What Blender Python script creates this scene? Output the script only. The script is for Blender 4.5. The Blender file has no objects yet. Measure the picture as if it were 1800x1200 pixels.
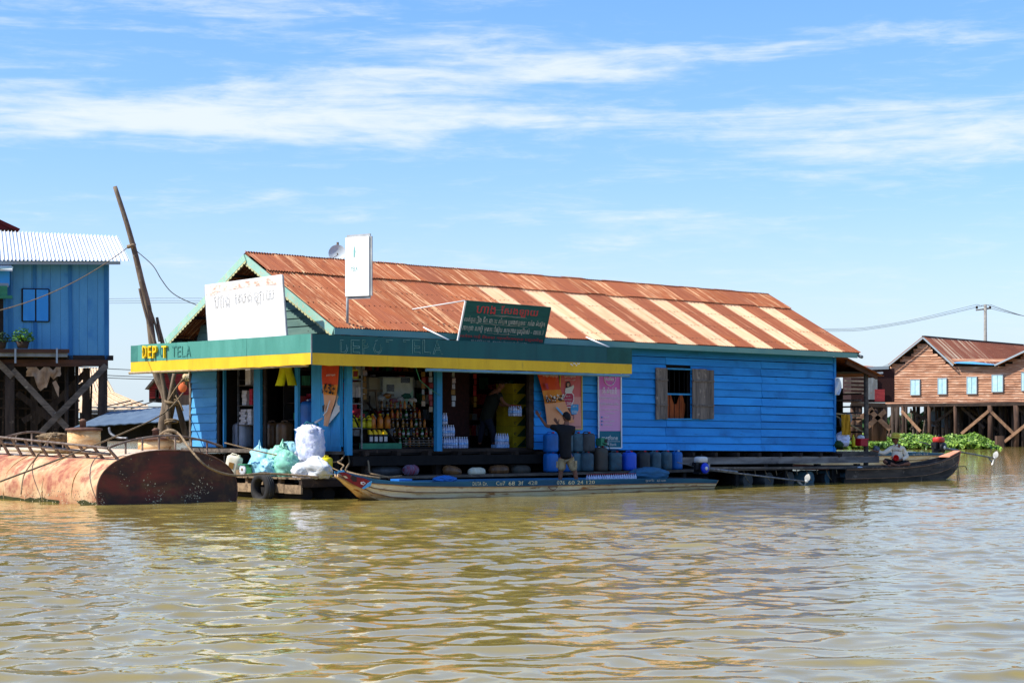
import bpy, math, random
import numpy as np
from mathutils import Vector, Matrix
random.seed(7); RN = np.random.RandomState(5)
SC = bpy.context.scene
COL = SC.collection
PI = math.pi
# ------------------------------------------------------------------ camera, sky, sun, exposure
FPX, HZ, EYE = 3150.0, 755.0, 1.5        # focal length and horizon measured on an 1800 px wide picture; eye height in metres
cam_d = bpy.data.cameras.new('camera'); cam = bpy.data.objects.new('camera', cam_d); COL.objects.link(cam)
cam_d.sensor_width = 36.0; cam_d.lens = FPX/1800*36; cam_d.shift_y = (HZ-600)/1800
cam_d.clip_start = 0.1; cam_d.clip_end = 20000
cam.location = (0, 0, EYE); cam.rotation_euler = (PI/2, 0, 0)
SC.camera = cam
HU = Vector((.734, .679, 0)).normalized(); HV = Vector((-HU.y, HU.x, 0))   # long and short direction of the floating shop
HA = math.atan2(HU.y, HU.x)
SUN_EL = math.radians(48)
sh_ = -(HU*math.cos(math.radians(26)) - HV*math.sin(math.radians(26)))
SUN = Vector((sh_.x*math.cos(SUN_EL), sh_.y*math.cos(SUN_EL), math.sin(SUN_EL)))
sl = bpy.data.lights.new('sun', 'SUN'); sl.energy = 4.3; sl.angle = math.radians(.53); sl.color = (1, .95, .86)
so = bpy.data.objects.new('sun', sl); COL.objects.link(so); so.location = (-30, -20, 60)
so.rotation_euler = SUN.to_track_quat('Z', 'Y').to_euler()
SC.view_settings.view_transform = 'Standard'; SC.view_settings.look = 'None'
SC.view_settings.gamma = 1; SC.view_settings.use_curve_mapping = False
SC.view_settings.exposure = 0.62

def lin(c):
    if isinstance(c, (int, float)): c = (c, c, c)
    if max(c) <= 1.0: return (c[0], c[1], c[2], 1)
    f = lambda x: (x/255/12.92) if x/255 <= .04045 else ((x/255+.055)/1.055)**2.4
    return (f(c[0]), f(c[1]), f(c[2]), 1)

class NT:
    """small node-tree writer"""
    def __init__(s, tree): s.t = tree; s.n = tree.nodes; s.l = tree.links
    def new(s, typ, **kw):
        n = s.n.new(typ)
        for k, v in kw.items(): setattr(n, k, v)
        return n
    def put(s, sock, val):
        if isinstance(val, bpy.types.NodeSocket): s.l.new(val, sock)
        elif sock.type == 'VECTOR' and hasattr(val, '__len__'): sock.default_value = tuple(val)[:3]
        else: sock.default_value = val
    def math(s, op, a, b=0.0, c=None, clamp=False):
        n = s.new('ShaderNodeMath', operation=op, use_clamp=clamp)
        s.put(n.inputs[0], a); s.put(n.inputs[1], b)
        if c is not None: s.put(n.inputs[2], c)
        return n.outputs[0]
    def vmath(s, op, a, b=None):
        n = s.new('ShaderNodeVectorMath', operation=op)
        s.put(n.inputs[0], a)
        if b is not None: s.put(n.inputs[1], b)
        return n.outputs[0]
    def noise(s, vec, scale=1.0, detail=5.0, rough=.55, dist=0.0):
        n = s.new('ShaderNodeTexNoise'); s.put(n.inputs['Vector'], vec)
        n.inputs['Scale'].default_value = scale; n.inputs['Detail'].default_value = detail
        n.inputs['Roughness'].default_value = rough; n.inputs['Distortion'].default_value = dist
        return n.outputs[0]
    def ramp(s, x, lo, hi, a=0.0, b=1.0):
        n = s.new('ShaderNodeMapRange', interpolation_type='SMOOTHSTEP'); s.put(n.inputs[0], x)
        s.put(n.inputs[1], lo); s.put(n.inputs[2], hi); s.put(n.inputs[3], a); s.put(n.inputs[4], b)
        return n.outputs[0]
    def mix(s, f, a, b, mode='MIX'):
        n = s.new('ShaderNodeMix', data_type='RGBA', blend_type=mode)
        s.put(n.inputs[0], f); s.put(n.inputs[6], a); s.put(n.inputs[7], b)
        return n.outputs[2]

W = bpy.data.worlds.new('World'); SC.world = W; W.use_nodes = True
w = NT(W.node_tree); bg = W.node_tree.nodes['Background']
sky = w.new('ShaderNodeTexSky', sky_type='NISHITA'); sky.sun_disc = False
sky.sun_elevation = SUN_EL; sky.sun_rotation = math.atan2(SUN.x, SUN.y)
sky.air_density = 1.0; sky.dust_density = .3; sky.ozone_density = 2.5; sky.altitude = 0
tc = w.new('ShaderNodeTexCoord').outputs['Generated']
sep = w.new('ShaderNodeSeparateXYZ'); w.l.new(tc, sep.inputs[0])
X, Y, Z = sep.outputs
AZ = w.math('ARCTAN2', X, Y); EL = w.math('ARCSINE', Z)
vec = w.vmath('MULTIPLY', tc, (7, 7, 60)); vec2 = w.vmath('MULTIPLY', tc, (26, 26, 190)); vec3 = w.vmath('MULTIPLY', tc, (60, 60, 200))
warp = w.noise(w.vmath('MULTIPLY', tc, (9, 9, 22)), 1, 3)
n1 = w.noise(vec, 1, 7, .62, .9); n2 = w.noise(vec2, 1, 6, .65, .6); n3 = w.noise(vec3, 1, 4, .6, .3)
wv = w.math('MULTIPLY', w.math('SUBTRACT', warp, .5), .05)
ELw = w.math('ADD', EL, wv)
dens = None
# broad banks of cirrus: azimuth, elevation, half sizes, tilt, strength (fixed directions of the sky)
for (cx, cy, rx, ry, tilt, st) in ((250, 222, 480, 50, -.02, .78), (120, 165, 260, 30, .02, .4), (700, 150, 400, 38, -.12, .66), (860, 225, 420, 30, .0, .62), (1000, 97, 260, 18, .0, .55), (560, 185, 900, 70, 0, .16),
                                   (1680, 255, 420, 66, .03, .85), (1620, 60, 330, 26, -.14, .45), (1320, 95, 160, 14, .1, .3), (400, 12, 420, 40, 0, .5),
                                   (0, 60, 160, 40, 0, .4), (20, 262, 160, 16, -.05, .4), (560, 385, 560, 24, .02, .34), (1150, 400, 420, 20, .02, .26), (1500, 500, 700, 44, 0, .16), (300, 470, 500, 24, 0, .26), (850, 300, 260, 12, 0, .25), (1760, 125, 160, 16, -.2, .3)):
    a0, e0 = math.atan((cx-900)/FPX), math.atan((HZ-cy)/FPX)
    da = w.math('SUBTRACT', AZ, a0); de = w.math('SUBTRACT', ELw, e0)
    de = w.math('ADD', de, w.math('MULTIPLY', da, tilt))
    qa = w.math('MULTIPLY', da, FPX/rx); qe = w.math('MULTIPLY', de, FPX/ry)
    r2 = w.math('ADD', w.math('MULTIPLY', qa, qa), w.math('MULTIPLY', qe, qe))
    g = w.math('MULTIPLY', w.math('EXPONENT', w.math('MULTIPLY', r2, -1.0)), st)
    dens = g if dens is None else w.math('ADD', dens, g)
tex = w.math('ADD', w.math('ADD', w.math('MULTIPLY', n1, .55), w.math('MULTIPLY', n2, .33)), w.math('MULTIPLY', n3, .12))
high = w.ramp(EL, .26, .6, 0, .42)         # unseen cirrus overhead, raised to give brighter, more neutral fill light
base = w.math('ADD', w.math('ADD', dens, high), w.math('MULTIPLY', w.math('SUBTRACT', tex, .5), 3.9))
cl = w.ramp(base, .0, 1.45, 0, .9)
haze = w.ramp(EL, -.02, .15, .88, .0)
hsv = w.new('ShaderNodeHueSaturation'); w.l.new(sky.outputs[0], hsv.inputs['Color']); hsv.inputs['Saturation'].default_value = 1.28; hsv.inputs['Value'].default_value = 1.0
c = w.mix(w.ramp(EL, .05, .26), (.72, .70, .86, 1), (.93, .86, 1.0, 1)); c = w.mix(1.0, hsv.outputs[0], c, 'MULTIPLY')
c = w.mix(haze, c, (2.8, 3.5, 4.15, 1))
c = w.mix(cl, c, (3.9, 4.25, 4.45, 1))
w.l.new(c, bg.inputs[0]); bg.inputs[1].default_value = .15

# ------------------------------------------------------------------ helpers: places
def at(px, py, d):                       # world point at distance d along the view that is seen at a picture position
    return Vector(((px-900)/FPX*d, d, EYE+(HZ-py)/FPX*d))
CORNER = Vector((-3.735, 40.14, 0))      # front left corner of the shop
def hp(s, t, z=0.0): return CORNER + HU*s + HV*t + Vector((0, 0, z))
def s_at(px, t):
    b = CORNER + HV*t; k = (px-900)/FPX
    return (k*b.y-b.x)/(HU.x-k*HU.y)
def t_at(px, s):
    b = CORNER + HU*s; k = (px-900)/FPX
    return (k*b.y-b.x)/(HV.x-k*HV.y)
def z_at(py, s, t): return EYE+(HZ-py)/FPX*(CORNER+HU*s+HV*t).y
def onT(px, py, t): s = s_at(px, t); return Vector((s, t, z_at(py, s, t)))
def onS(px, py, s): t = t_at(px, s); return Vector((s, t, z_at(py, s, t)))
def frame_of(ang):
    return Vector((math.cos(ang), math.sin(ang), 0)), Vector((-math.sin(ang), math.cos(ang), 0))

# ------------------------------------------------------------------ helpers: meshes
class MB:
    def __init__(s): s.v = []; s.f = []; s.m = []; s.s = []
    def add(s, vs, fs, mi=0, sm=False):
        o = len(s.v); s.v += [tuple(p) for p in vs]
        for f in fs: s.f.append(tuple(i+o for i in f)); s.m.append(mi); s.s.append(sm)
        return s
    def box(s, c, d, rz=0.0, mi=0, rot=None):
        x, y, z = d[0]/2, d[1]/2, d[2]/2
        R = rot if rot is not None else Matrix.Rotation(rz, 3, 'Z')
        c = Vector(c)
        vs = [c+R @ Vector((a*x, b*y, e*z)) for e in (-1, 1) for b in (-1, 1) for a in (-1, 1)]
        return s.add(vs, [(0, 2, 3, 1), (4, 5, 7, 6), (0, 1, 5, 4), (2, 6, 7, 3), (0, 4, 6, 2), (1, 3, 7, 5)], mi)
    def span(s, a, b, mi=0):             # box between two corners
        a = Vector(a); b = Vector(b)
        return s.box((a+b)/2, [abs(x) for x in (b-a)], mi=mi)
    def beam(s, a, b, wd, h, mi=0, up=(0, 0, 1)):
        a = Vector(a); b = Vector(b); d = b-a; L = d.length; d.normalize()
        y = Vector(up).cross(d)
        if y.length < 1e-4: y = Vector((0, 1, 0))
        y.normalize(); z = d.cross(y)
        return s.box((a+b)/2, (L, wd, h), mi=mi, rot=Matrix((d, y, z)).transposed())
    def tube(s, pts, r, n=8, mi=0, cap=True, sm=True):
        pts = [Vector(p) for p in pts]; N = len(pts)
        rs = [r]*N if isinstance(r, (int, float)) else list(r)
        t0 = (pts[1]-pts[0]).normalized()
        ref = Vector((0, 0, 1)) if abs(t0.z) < .9 else Vector((1, 0, 0))
        vs = []
        for i, p in enumerate(pts):
            t = (pts[min(i+1, N-1)]-pts[max(i-1, 0)]).normalized()
            x = (ref-t*ref.dot(t)).normalized(); ref = x; y = t.cross(x)
            for k in range(n):
                a = 2*PI*k/n; vs.append(p+(x*math.cos(a)+y*math.sin(a))*rs[i])
        fs = [(i*n+k, i*n+(k+1) % n, (i+1)*n+(k+1) % n, (i+1)*n+k) for i in range(N-1) for k in range(n)]
        s.add(vs, fs, mi, sm)
        if cap:
            o = len(s.v)-len(vs)
            s.f.append(tuple(o+k for k in reversed(range(n)))); s.m.append(mi); s.s.append(False)
            s.f.append(tuple(o+(N-1)*n+k for k in range(n))); s.m.append(mi); s.s.append(False)
        return s
    def lathe(s, prof, n=16, c=(0, 0, 0), rot=None, mi=0, sm=True, sx=1, sy=1, ex=2.0):
        """profile (r, z); ex > 2 squares the section (jerrycans)"""
        c = Vector(c); vs = []
        for (r, z) in prof:
            for k in range(n):
                a = 2*PI*(k+.5)/n; ca, sa = math.cos(a), math.sin(a)
                q = (abs(ca)**ex+abs(sa)**ex)**(-1/ex)
                p = Vector((r*ca*q*sx, r*sa*q*sy, z))
                vs.append(c+(rot @ p if rot is not None else p))
        N = len(prof)
        fs = [(i*n+k, i*n+(k+1) % n, (i+1)*n+(k+1) % n, (i+1)*n+k) for i in range(N-1) for k in range(n)]
        fs += [tuple(reversed(range(n))), tuple((N-1)*n+k for k in range(n))]
        return s.add(vs, fs, mi, sm)
    def ball(s, c, r, n=10, m=7, mi=0):
        r = (r, r, r) if isinstance(r, (int, float)) else r
        pr = [(math.sin(PI*(i+.02)/(m-1+.04)), -math.cos(PI*(i+.02)/(m-1+.04))) for i in range(m)]
        vs = [(c[0]+q*math.cos(2*PI*k/n)*r[0], c[1]+q*math.sin(2*PI*k/n)*r[1], c[2]+z*r[2]) for q, z in pr for k in range(n)]
        fs = [(i*n+k, i*n+(k+1) % n, (i+1)*n+(k+1) % n, (i+1)*n+k) for i in range(m-1) for k in range(n)]
        fs += [tuple(reversed(range(n))), tuple((m-1)*n+k for k in range(n))]
        return s.add(vs, fs, mi, True)
    def prism(s, poly, off, mi=0):       # planar polygon (3D points) swept by a vector
        n = len(poly); off = Vector(off); p = [Vector(q) for q in poly]
        return s.add(p+[q+off for q in p], [tuple(reversed(range(n))), tuple(range(n, 2*n))]+[(i, (i+1) % n, (i+1) % n+n, i+n) for i in range(n)], mi)
    def grid(s, P, mi=0, sm=True):       # P[i][j] points
        a, b = len(P), len(P[0])
        return s.add([p for r in P for p in r], [(i*b+j, i*b+j+1, (i+1)*b+j+1, (i+1)*b+j) for i in range(a-1) for j in range(b-1)], mi, sm)
    def sheet(s, P, th, mi=0):           # a grid given a thickness
        a, b = len(P), len(P[0])
        V = [[Vector(p) for p in r] for r in P]
        nr = (V[0][-1]-V[0][0]).cross(V[-1][0]-V[0][0]).normalized()*th
        s.grid(V, mi); s.grid([[p+nr for p in r] for r in reversed(V)], mi)
        for r0 in (V[0], V[-1], [r[0] for r in V], [r[-1] for r in V]): s.grid([r0, [p+nr for p in r0]], mi, False)
        return s
    def mesh(s, name, mats):
        me = bpy.data.meshes.new(name); me.from_pydata(s.v, [], s.f)
        mats = mats if isinstance(mats, (list, tuple)) else [mats]
        for m in mats: me.materials.append(MAT[m] if isinstance(m, str) else m)
        me.polygons.foreach_set('material_index', s.m); me.polygons.foreach_set('use_smooth', s.s)
        me.update(); return me
    def build(s, name, mats, parent=None, loc=(0, 0, 0), rz=0.0, lab=None):
        return obj(name, s.mesh(name, mats), parent, loc, rz, lab)
def obj(name, me, parent=None, loc=(0, 0, 0), rz=0.0, lab=None):
    o = bpy.data.objects.new(name, me); COL.objects.link(o); o.parent = parent
    o.location = loc; o.rotation_euler = (0, 0, rz)
    if lab: o['label'] = lab
    return o
def tag(o, label, cat, group=None, kind=None):
    o['label'] = label; o['category'] = cat
    if group: o['group'] = group
    if kind: o['kind'] = kind
    return o
def thing(name, label, cat, loc=(0, 0, 0), rz=0.0, group=None):
    return tag(obj(name, None, None, loc, rz), label, cat, group)
def struct(o, kind='structure'): o['kind'] = kind; return o
def copy_tree(root, loc, rz=0.0, label=None, group=None, scale=None):
    def cp(o, par):
        c_ = o.copy(); COL.objects.link(c_); c_.parent = par
        for ch in kids.get(o.name, []): cp(ch, c_)
        return c_
    kids = {}
    for o in list(COL.objects):
        if o.parent: kids.setdefault(o.parent.name, []).append(o)
    r = cp(root, None); r.location = loc; r.rotation_euler = (0, 0, rz)
    if scale: r.scale = scale
    if label: r['label'] = label
    if group: r['group'] = group
    return r
def catenary(a, b, sag, n=12):
    a = Vector(a); b = Vector(b)
    return [a.lerp(b, i/n)-Vector((0, 0, sag*4*(i/n)*(1-i/n))) for i in range(n+1)]
def text_mb(body, wd, h, ext=.0, bevel=0.0, outline=False, mi=0, space=1.0, mb=None, M4=None, keep=1.0):
    """letters as geometry, fitted to a wd x h box with its lower left corner at the origin, in the xz plane facing -y"""
    cu = bpy.data.curves.new('letters', 'FONT'); cu.body = body; cu.size = 1; cu.extrude = ext if not outline else 0
    cu.resolution_u = 2; cu.space_character = space
    if outline: cu.fill_mode = 'NONE'; cu.bevel_depth = .009; cu.bevel_resolution = 0; cu.resolution_u = 3
    o = bpy.data.objects.new('letters', cu); COL.objects.link(o)
    dg = bpy.context.evaluated_depsgraph_get(); me = bpy.data.meshes.new_from_object(o.evaluated_get(dg))
    V = [v.co.copy() for v in me.vertices]; Fs = [tuple(p.vertices) for p in me.polygons]
    COL.objects.unlink(o); bpy.data.objects.remove(o); bpy.data.curves.remove(cu); bpy.data.meshes.remove(me)
    mb = mb or MB()
    if not V: return mb
    x0 = min(v.x for v in V); x1 = max(v.x for v in V); y0 = min(v.y for v in V); y1 = max(v.y for v in V)
    kx = wd/max(x1-x0, 1e-6); ky = h/max(y1-y0, 1e-6)
    out = []
    for v in V:
        zz = -v.z if not outline else -v.z*.3
        p = Vector(((v.x-x0)*kx, zz, (v.y-y0)*ky))
        out.append(M4 @ p if M4 is not None else p)
    if keep < 1:
        rr = random.Random(len(body)+3); ph = rr.random()*9
        Fs = [f for f in Fs if (math.sin(V[f[0]].x*5.1+ph)*math.sin(V[f[0]].y*8.3+ph*2+V[f[0]].x*3))*.5+.5 < keep]
    mb.add(out, Fs, mi)
    return mb
def plane_M(o, ex, ez):                  # matrix that lays the xz plane of text_mb onto origin o with unit directions ex, ez
    ex = Vector(ex).normalized(); ez = Vector(ez).normalized(); ey = ez.cross(ex)
    m = Matrix((ex, ey, ez)).transposed().to_4x4(); m.translation = Vector(o); return m

# ------------------------------------------------------------------ materials
MAT = {}
def mat(name, c1, c2=None, c3=None, sc=(3, 3, 3), thr=(.35, .65), c3s=8, thr3=(.6, .68), rough=.8, bump=.15, var=.1, metal=0, spec=.3, fine=40, sc3v=(1, 1, 1), trans=0, c4=None, c4s=1.2, thr4=(.55, .75)):
    m = bpy.data.materials.new(name); m.use_nodes = True; MAT[name] = m
    q = NT(m.node_tree); b = m.node_tree.nodes['Principled BSDF']
    tcn = q.new('ShaderNodeTexCoord'); oi = q.new('ShaderNodeObjectInfo')
    rnd = oi.outputs['Random']
    co = q.vmath('ADD', tcn.outputs['Object'], q.vmath('MULTIPLY', _comb(q, rnd), (37, 19, 23)))
    v = q.vmath('MULTIPLY', co, sc)
    n1 = q.noise(v, 1, 6, .6, .3)
    col = lin(c1)
    if c2 is not None: col = q.mix(q.ramp(n1, thr[0], thr[1]), lin(c1), lin(c2))
    if c4 is not None:
        n4 = q.noise(co, c4s, 4, .6, .5); col = q.mix(q.ramp(n4, thr4[0], thr4[1]), col, lin(c4))
    if c3 is not None:
        n3 = q.noise(q.vmath('MULTIPLY', co, sc3v), c3s, 5, .7); col = q.mix(q.ramp(n3, thr3[0], thr3[1]), col, lin(c3))
    nf = q.noise(co, fine, 3, .6)
    if var:
        k = q.math('ADD', q.math('MULTIPLY', rnd, 2*var), 1-var)
        k = q.math('MULTIPLY', k, q.math('ADD', q.math('MULTIPLY', nf, .24), .88))
        vv = q.new('ShaderNodeVectorMath', operation='SCALE'); q.put(vv.inputs[0], col); q.put(vv.inputs['Scale'], k); col = vv.outputs[0]
    q.put(b.inputs['Base Color'], col)
    b.inputs['Roughness'].default_value = rough; b.inputs['Metallic'].default_value = metal
    b.inputs['Specular IOR Level'].default_value = spec
    if trans: b.inputs['Transmission Weight'].default_value = trans
    if bump:
        bn = q.new('ShaderNodeBump'); bn.inputs['Strength'].default_value = min(1, bump*2); bn.inputs['Distance'].default_value = .01
        q.put(bn.inputs['Height'], q.math('ADD', n1, q.math('MULTIPLY', nf, .4))); q.l.new(bn.outputs[0], b.inputs['Normal'])
    return m
def _comb(q, r):
    c_ = q.new('ShaderNodeCombineXYZ')
    for i in range(3): q.put(c_.inputs[i], r)
    return c_.outputs[0]
# painted boards
mat('blue_paint', (42, 156, 234), (32, 138, 216), (26, 84, 126), sc=(.5, 1, 3), c3s=3, thr3=(.60, .78), sc3v=(.6, 1, 5), rough=.62, var=.12, bump=.3, c4=(26, 116, 184), c4s=.55, thr4=(.5, .74))
mat('blue_wall_left', (78, 146, 190), (90, 156, 196), (40, 66, 84), sc=(2, 2, .6), c3s=16, thr3=(.68, .74), rough=.65, var=.05, c4=(52, 122, 184), c4s=.5)
mat('blue_trim', (36, 104, 156), (52, 122, 172), (30, 50, 70), sc=(2, 2, .5), c3s=12, thr3=(.66, .72), rough=.65, var=.08)
mat('blue_shutter', (52, 146, 218), (62, 154, 222), sc=(3, 3, 1), rough=.6, var=.08)
mat('blue_post', (56, 154, 200), (40, 132, 184), (40, 56, 64), sc=(3, 3, .5), c3s=14, thr3=(.66, .72), rough=.6, var=.06)
mat('shop_blue_lit', (84, 158, 204), (66, 140, 192), (40, 84, 112), sc=(2, .6, 3), c3s=8, thr3=(.66, .74), rough=.65, var=.12)  # paler copy of the shop blue for the sunlit end, light put into its colour
mat('gable_green', (112, 142, 130), (88, 118, 112), (60, 60, 52), sc=(1, .5, 4), c3s=6, thr3=(.6, .7), sc3v=(1, 1, 3), rough=.8, var=.12)
mat('barge_green', (140, 186, 166), (160, 196, 176), (190, 176, 150), sc=(2, 2, 2), c3s=14, thr3=(.56, .62), rough=.7, var=.05)
mat('scallop_cream', (196, 190, 140), (170, 168, 120), sc=(4, 4, 4), rough=.7)
mat('eave_green', (104, 150, 144), (116, 158, 148), (90, 70, 50), sc=(1, 1, 2), c3s=10, thr3=(.64, .7), rough=.7, var=.08)
mat('canopy_green', (84, 150, 134), (74, 140, 124), (60, 118, 104), sc=(2.5, 2.5, .6), c3s=2, thr3=(.55, .8), sc3v=(4, 4, .5), rough=.55, var=.03)
mat('canopy_green_shaded', (18, 88, 88), (14, 78, 80), (120, 150, 140), sc=(2.5, 2.5, .6), c3s=30, thr3=(.76, .79), rough=.5, var=0)  # canopy green darkened for the front side, its shade put into the colour
mat('canopy_patch', (20, 78, 70), (26, 92, 84), sc=(2, 2, 2), rough=.6)
mat('canopy_yellow', (236, 190, 34), (224, 176, 28), (176, 140, 50), sc=(2, 2, .8), c3s=2.2, thr3=(.58, .8), sc3v=(4, 4, .5), rough=.55, var=.03)
mat('letter_yellow', (240, 196, 16), rough=.5, var=.03)
mat('letter_ghost', (66, 130, 116), (56, 118, 106), rough=.6)
mat('paint_scrap', (150, 190, 180), (110, 150, 130), sc=(9, 9, 9), rough=.8)
# metal roofs
mat('rust_sheet', (142, 76, 44), (164, 94, 56), (222, 178, 134), sc=(26, .7, 1), c3s=1.0, thr3=(.53, .63), sc3v=(34, .55, 1), rough=.8, var=.12, bump=.08, fine=60, c4=(122, 62, 38), c4s=1.6)
mat('rust_dark_sheet', (138, 76, 50), (154, 88, 56), (206, 150, 112), sc=(22, .8, 1), c3s=1, thr3=(.57, .68), sc3v=(28, .5, 1), rough=.8, var=.12, bump=.08, c4=(158, 88, 50), c4s=1.2)
mat('cream_sheet', (230, 190, 152), (222, 174, 130), (172, 104, 66), sc=(12, .5, 1), c3s=1, thr3=(.56, .70), sc3v=(16, .5, 1), rough=.6, var=.10, c4=(212, 152, 112), c4s=.7, thr4=(.52, .75), bump=.05, fine=60)
mat('white_sheet', (226, 230, 234), (212, 218, 224), sc=(1, 1, 1), rough=.45, var=.03, bump=.03)
mat('tan_sheet', (206, 176, 140), (224, 200, 168), (170, 126, 94), sc=(9, .6, 1), c3s=2, thr3=(.64, .72), sc3v=(8, .6, 1), rough=.7, var=.08)
mat('greyblue_sheet', (98, 116, 134), (84, 102, 122), (70, 84, 100), sc=(3, 1, 1), c3s=3, rough=.6, var=.06)
mat('grey_tin', (140, 146, 150), (110, 114, 116), (120, 84, 64), sc=(3, 3, 1), c3s=4, rough=.6, var=.1)
mat('red_roof', (110, 24, 22), (86, 20, 20), sc=(3, 3, 3), rough=.7)
# woods
mat('old_wood', (104, 88, 72), (70, 60, 52), (128, 112, 94), sc=(6, 6, 1.2), c3s=6, thr3=(.6, .7), rough=.9, var=.2, bump=.4)
mat('grey_plank', (116, 104, 92), (82, 74, 66), (142, 130, 114), sc=(2, 8, 8), c3s=5, thr3=(.58, .7), rough=.9, var=.2, bump=.4)
mat('deck_plank', (150, 128, 100), (110, 92, 72), (86, 72, 58), sc=(2, 8, 8), c3s=5, rough=.9, var=.22, bump=.4)
mat('beam_grey', (158, 146, 134), (112, 102, 94), (86, 76, 70), sc=(1, 6, 6), c3s=2, rough=.9, var=.1, bump=.4)
mat('far_streak', (150, 84, 56), (168, 100, 68), (232, 196, 156), sc=(.4, 3, .4), c3s=1, thr3=(.5, .6), sc3v=(.12, 2.0, .12), rough=.8, var=.05)
mat('dark_wood', (58, 46, 38), (38, 30, 26), (80, 64, 52), sc=(2, 6, 6), c3s=5, rough=.9, var=.25, bump=.4)
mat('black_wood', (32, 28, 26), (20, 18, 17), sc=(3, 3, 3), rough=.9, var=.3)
mat('inner_wood', (40, 32, 28), (26, 22, 20), sc=(3, 3, 3), rough=.9, var=.3)  # near-black so rooms look dark, indoor shade put into the wood colour
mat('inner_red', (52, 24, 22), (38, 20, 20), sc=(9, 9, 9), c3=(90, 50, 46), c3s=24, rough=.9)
mat('shutter_wood', (132, 118, 106), (96, 86, 78), (152, 138, 124), sc=(14, 8, 1.4), c3s=5, thr3=(.58, .68), rough=.9, var=.25, bump=.4)
mat('red_wood', (182, 134, 104), (142, 98, 74), (208, 174, 148), sc=(.4, .4, 3), c3s=1.5, thr3=(.5, .7), sc3v=(.6, .6, 4), rough=.9, var=.1, c4=(136, 84, 64), c4s=.3)
mat('stilt_wood', (96, 72, 56), (64, 48, 40), sc=(3, 3, .6), rough=.9, var=.25)
mat('brace_wood', (150, 116, 88), (118, 88, 66), sc=(3, 3, 3), rough=.9, var=.25)
mat('left_post', (74, 62, 54), (50, 42, 38), (96, 84, 74), sc=(6, 6, .8), c3s=4, rough=.9, var=.15, bump=.3)
mat('brown_beam', (92, 62, 48), (70, 48, 38), sc=(1, 3, 6), rough=.85, var=.15)
mat('pole_bark', (126, 110, 92), (90, 76, 62), (150, 136, 118), sc=(9, 9, 2), c3s=9, rough=.9, var=.1, bump=.5)
mat('bamboo', (176, 156, 116), (150, 128, 90), (112, 92, 60), sc=(2, 9, 9), c3s=7, rough=.6, var=.1)
mat('bamboo_blue', (110, 150, 166), (92, 128, 146), (60, 80, 90), sc=(2, 9, 9), c3s=5, rough=.6, var=.1)
mat('rope', (150, 128, 98), (112, 94, 72), sc=(20, 20, 20), rough=.95, var=.1, bump=.4)
mat('wire', (50, 50, 52), rough=.7); mat('wire_green', (80, 160, 120), rough=.6)
# tank
mat('tank_shell', (184, 128, 92), (200, 160, 118), (150, 84, 66), sc=(1.2, 1.2, 3.2), c3s=2.2, thr3=(.43, .66), rough=.8, var=0, bump=.3, c4=(214, 178, 136), c4s=1.3, thr4=(.5, .66))
mat('tank_end', (118, 48, 34), (58, 38, 28), (104, 72, 42), sc=(.7, 2, 3.6), c3s=1.5, thr3=(.5, .7), rough=.6, var=0, bump=.25, c4=(54, 38, 30), c4s=.8, thr4=(.45, .65))
mat('barnacle', (196, 180, 146), rough=.9)
mat('algae', (52, 56, 26), (76, 74, 36), sc=(4, 4, 4), rough=.8)
mat('tank_top', (216, 196, 172), (200, 172, 142), (150, 100, 70), sc=(2, 2, 2), c3s=5, thr3=(.62, .7), rough=.75, var=0)
mat('rail_metal', (128, 112, 98), (92, 72, 60), (160, 150, 138), sc=(8, 8, 8), c3s=12, rough=.6, var=.1)
mat('rust_lid', (120, 88, 70), (86, 58, 46), sc=(6, 6, 6), rough=.8)
# signs and prints
mat('sign_white', (238, 238, 234), (230, 228, 222), sc=(1, 1, 1), rough=.45, var=0, bump=.02)
mat('sign_rusty', (232, 222, 210), (186, 128, 96), sc=(5, 5, 9), thr=(.45, .7), rough=.6, var=0)
mat('sign_edge', (170, 172, 172), (140, 142, 142), rough=.5)
mat('ink_grey', (84, 82, 84), rough=.8); mat('ink_pale', (120, 170, 165), rough=.8); mat('ink_white', (226, 224, 216), rough=.8); mat('ink_red', (206, 56, 58), rough=.8)
mat('ink_cream', (226, 214, 170), (180, 176, 140), sc=(30, 30, 30), rough=.8)
mat('ink_dim', (206, 200, 186), (160, 158, 144), sc=(8, 8, 8), rough=.8)
mat('board_green', (22, 76, 70), (34, 92, 84), (40, 70, 60), sc=(1, 1, 7), c3s=4, rough=.75, var=0, bump=.3)
mat('crack_pale', (150, 146, 132), rough=.9)
mat('ban_orange', (214, 78, 26), (200, 60, 22), sc=(3, 3, 2), rough=.7, var=0); mat('ban_amber', (224, 140, 44), (216, 120, 40), sc=(3, 3, 3), rough=.7, var=0)
mat('ban_peach', (232, 164, 116), (226, 150, 106), sc=(3, 3, 3), rough=.7, var=0); mat('ban_back', (206, 198, 186), rough=.8)
mat('ban_pink', (212, 112, 112), (202, 96, 98), sc=(2, 2, 2), rough=.7, var=0); mat('ban_pale', (222, 152, 140), rough=.7); mat('ban_yellow', (206, 190, 40), rough=.7)
mat('ban_magenta', (214, 110, 176), (206, 96, 166), sc=(2, 2, 2), rough=.6, var=0); mat('ban_lilac', (222, 156, 196), rough=.6, var=0); mat('ban_teal', (22, 104, 122), rough=.6, var=0)
mat('ban_black', (30, 30, 34), rough=.7); mat('badge_red', (180, 50, 78), rough=.6); mat('badge_blue', (50, 140, 190), rough=.6); mat('skin_pale', (196, 150, 130), rough=.7)
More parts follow.
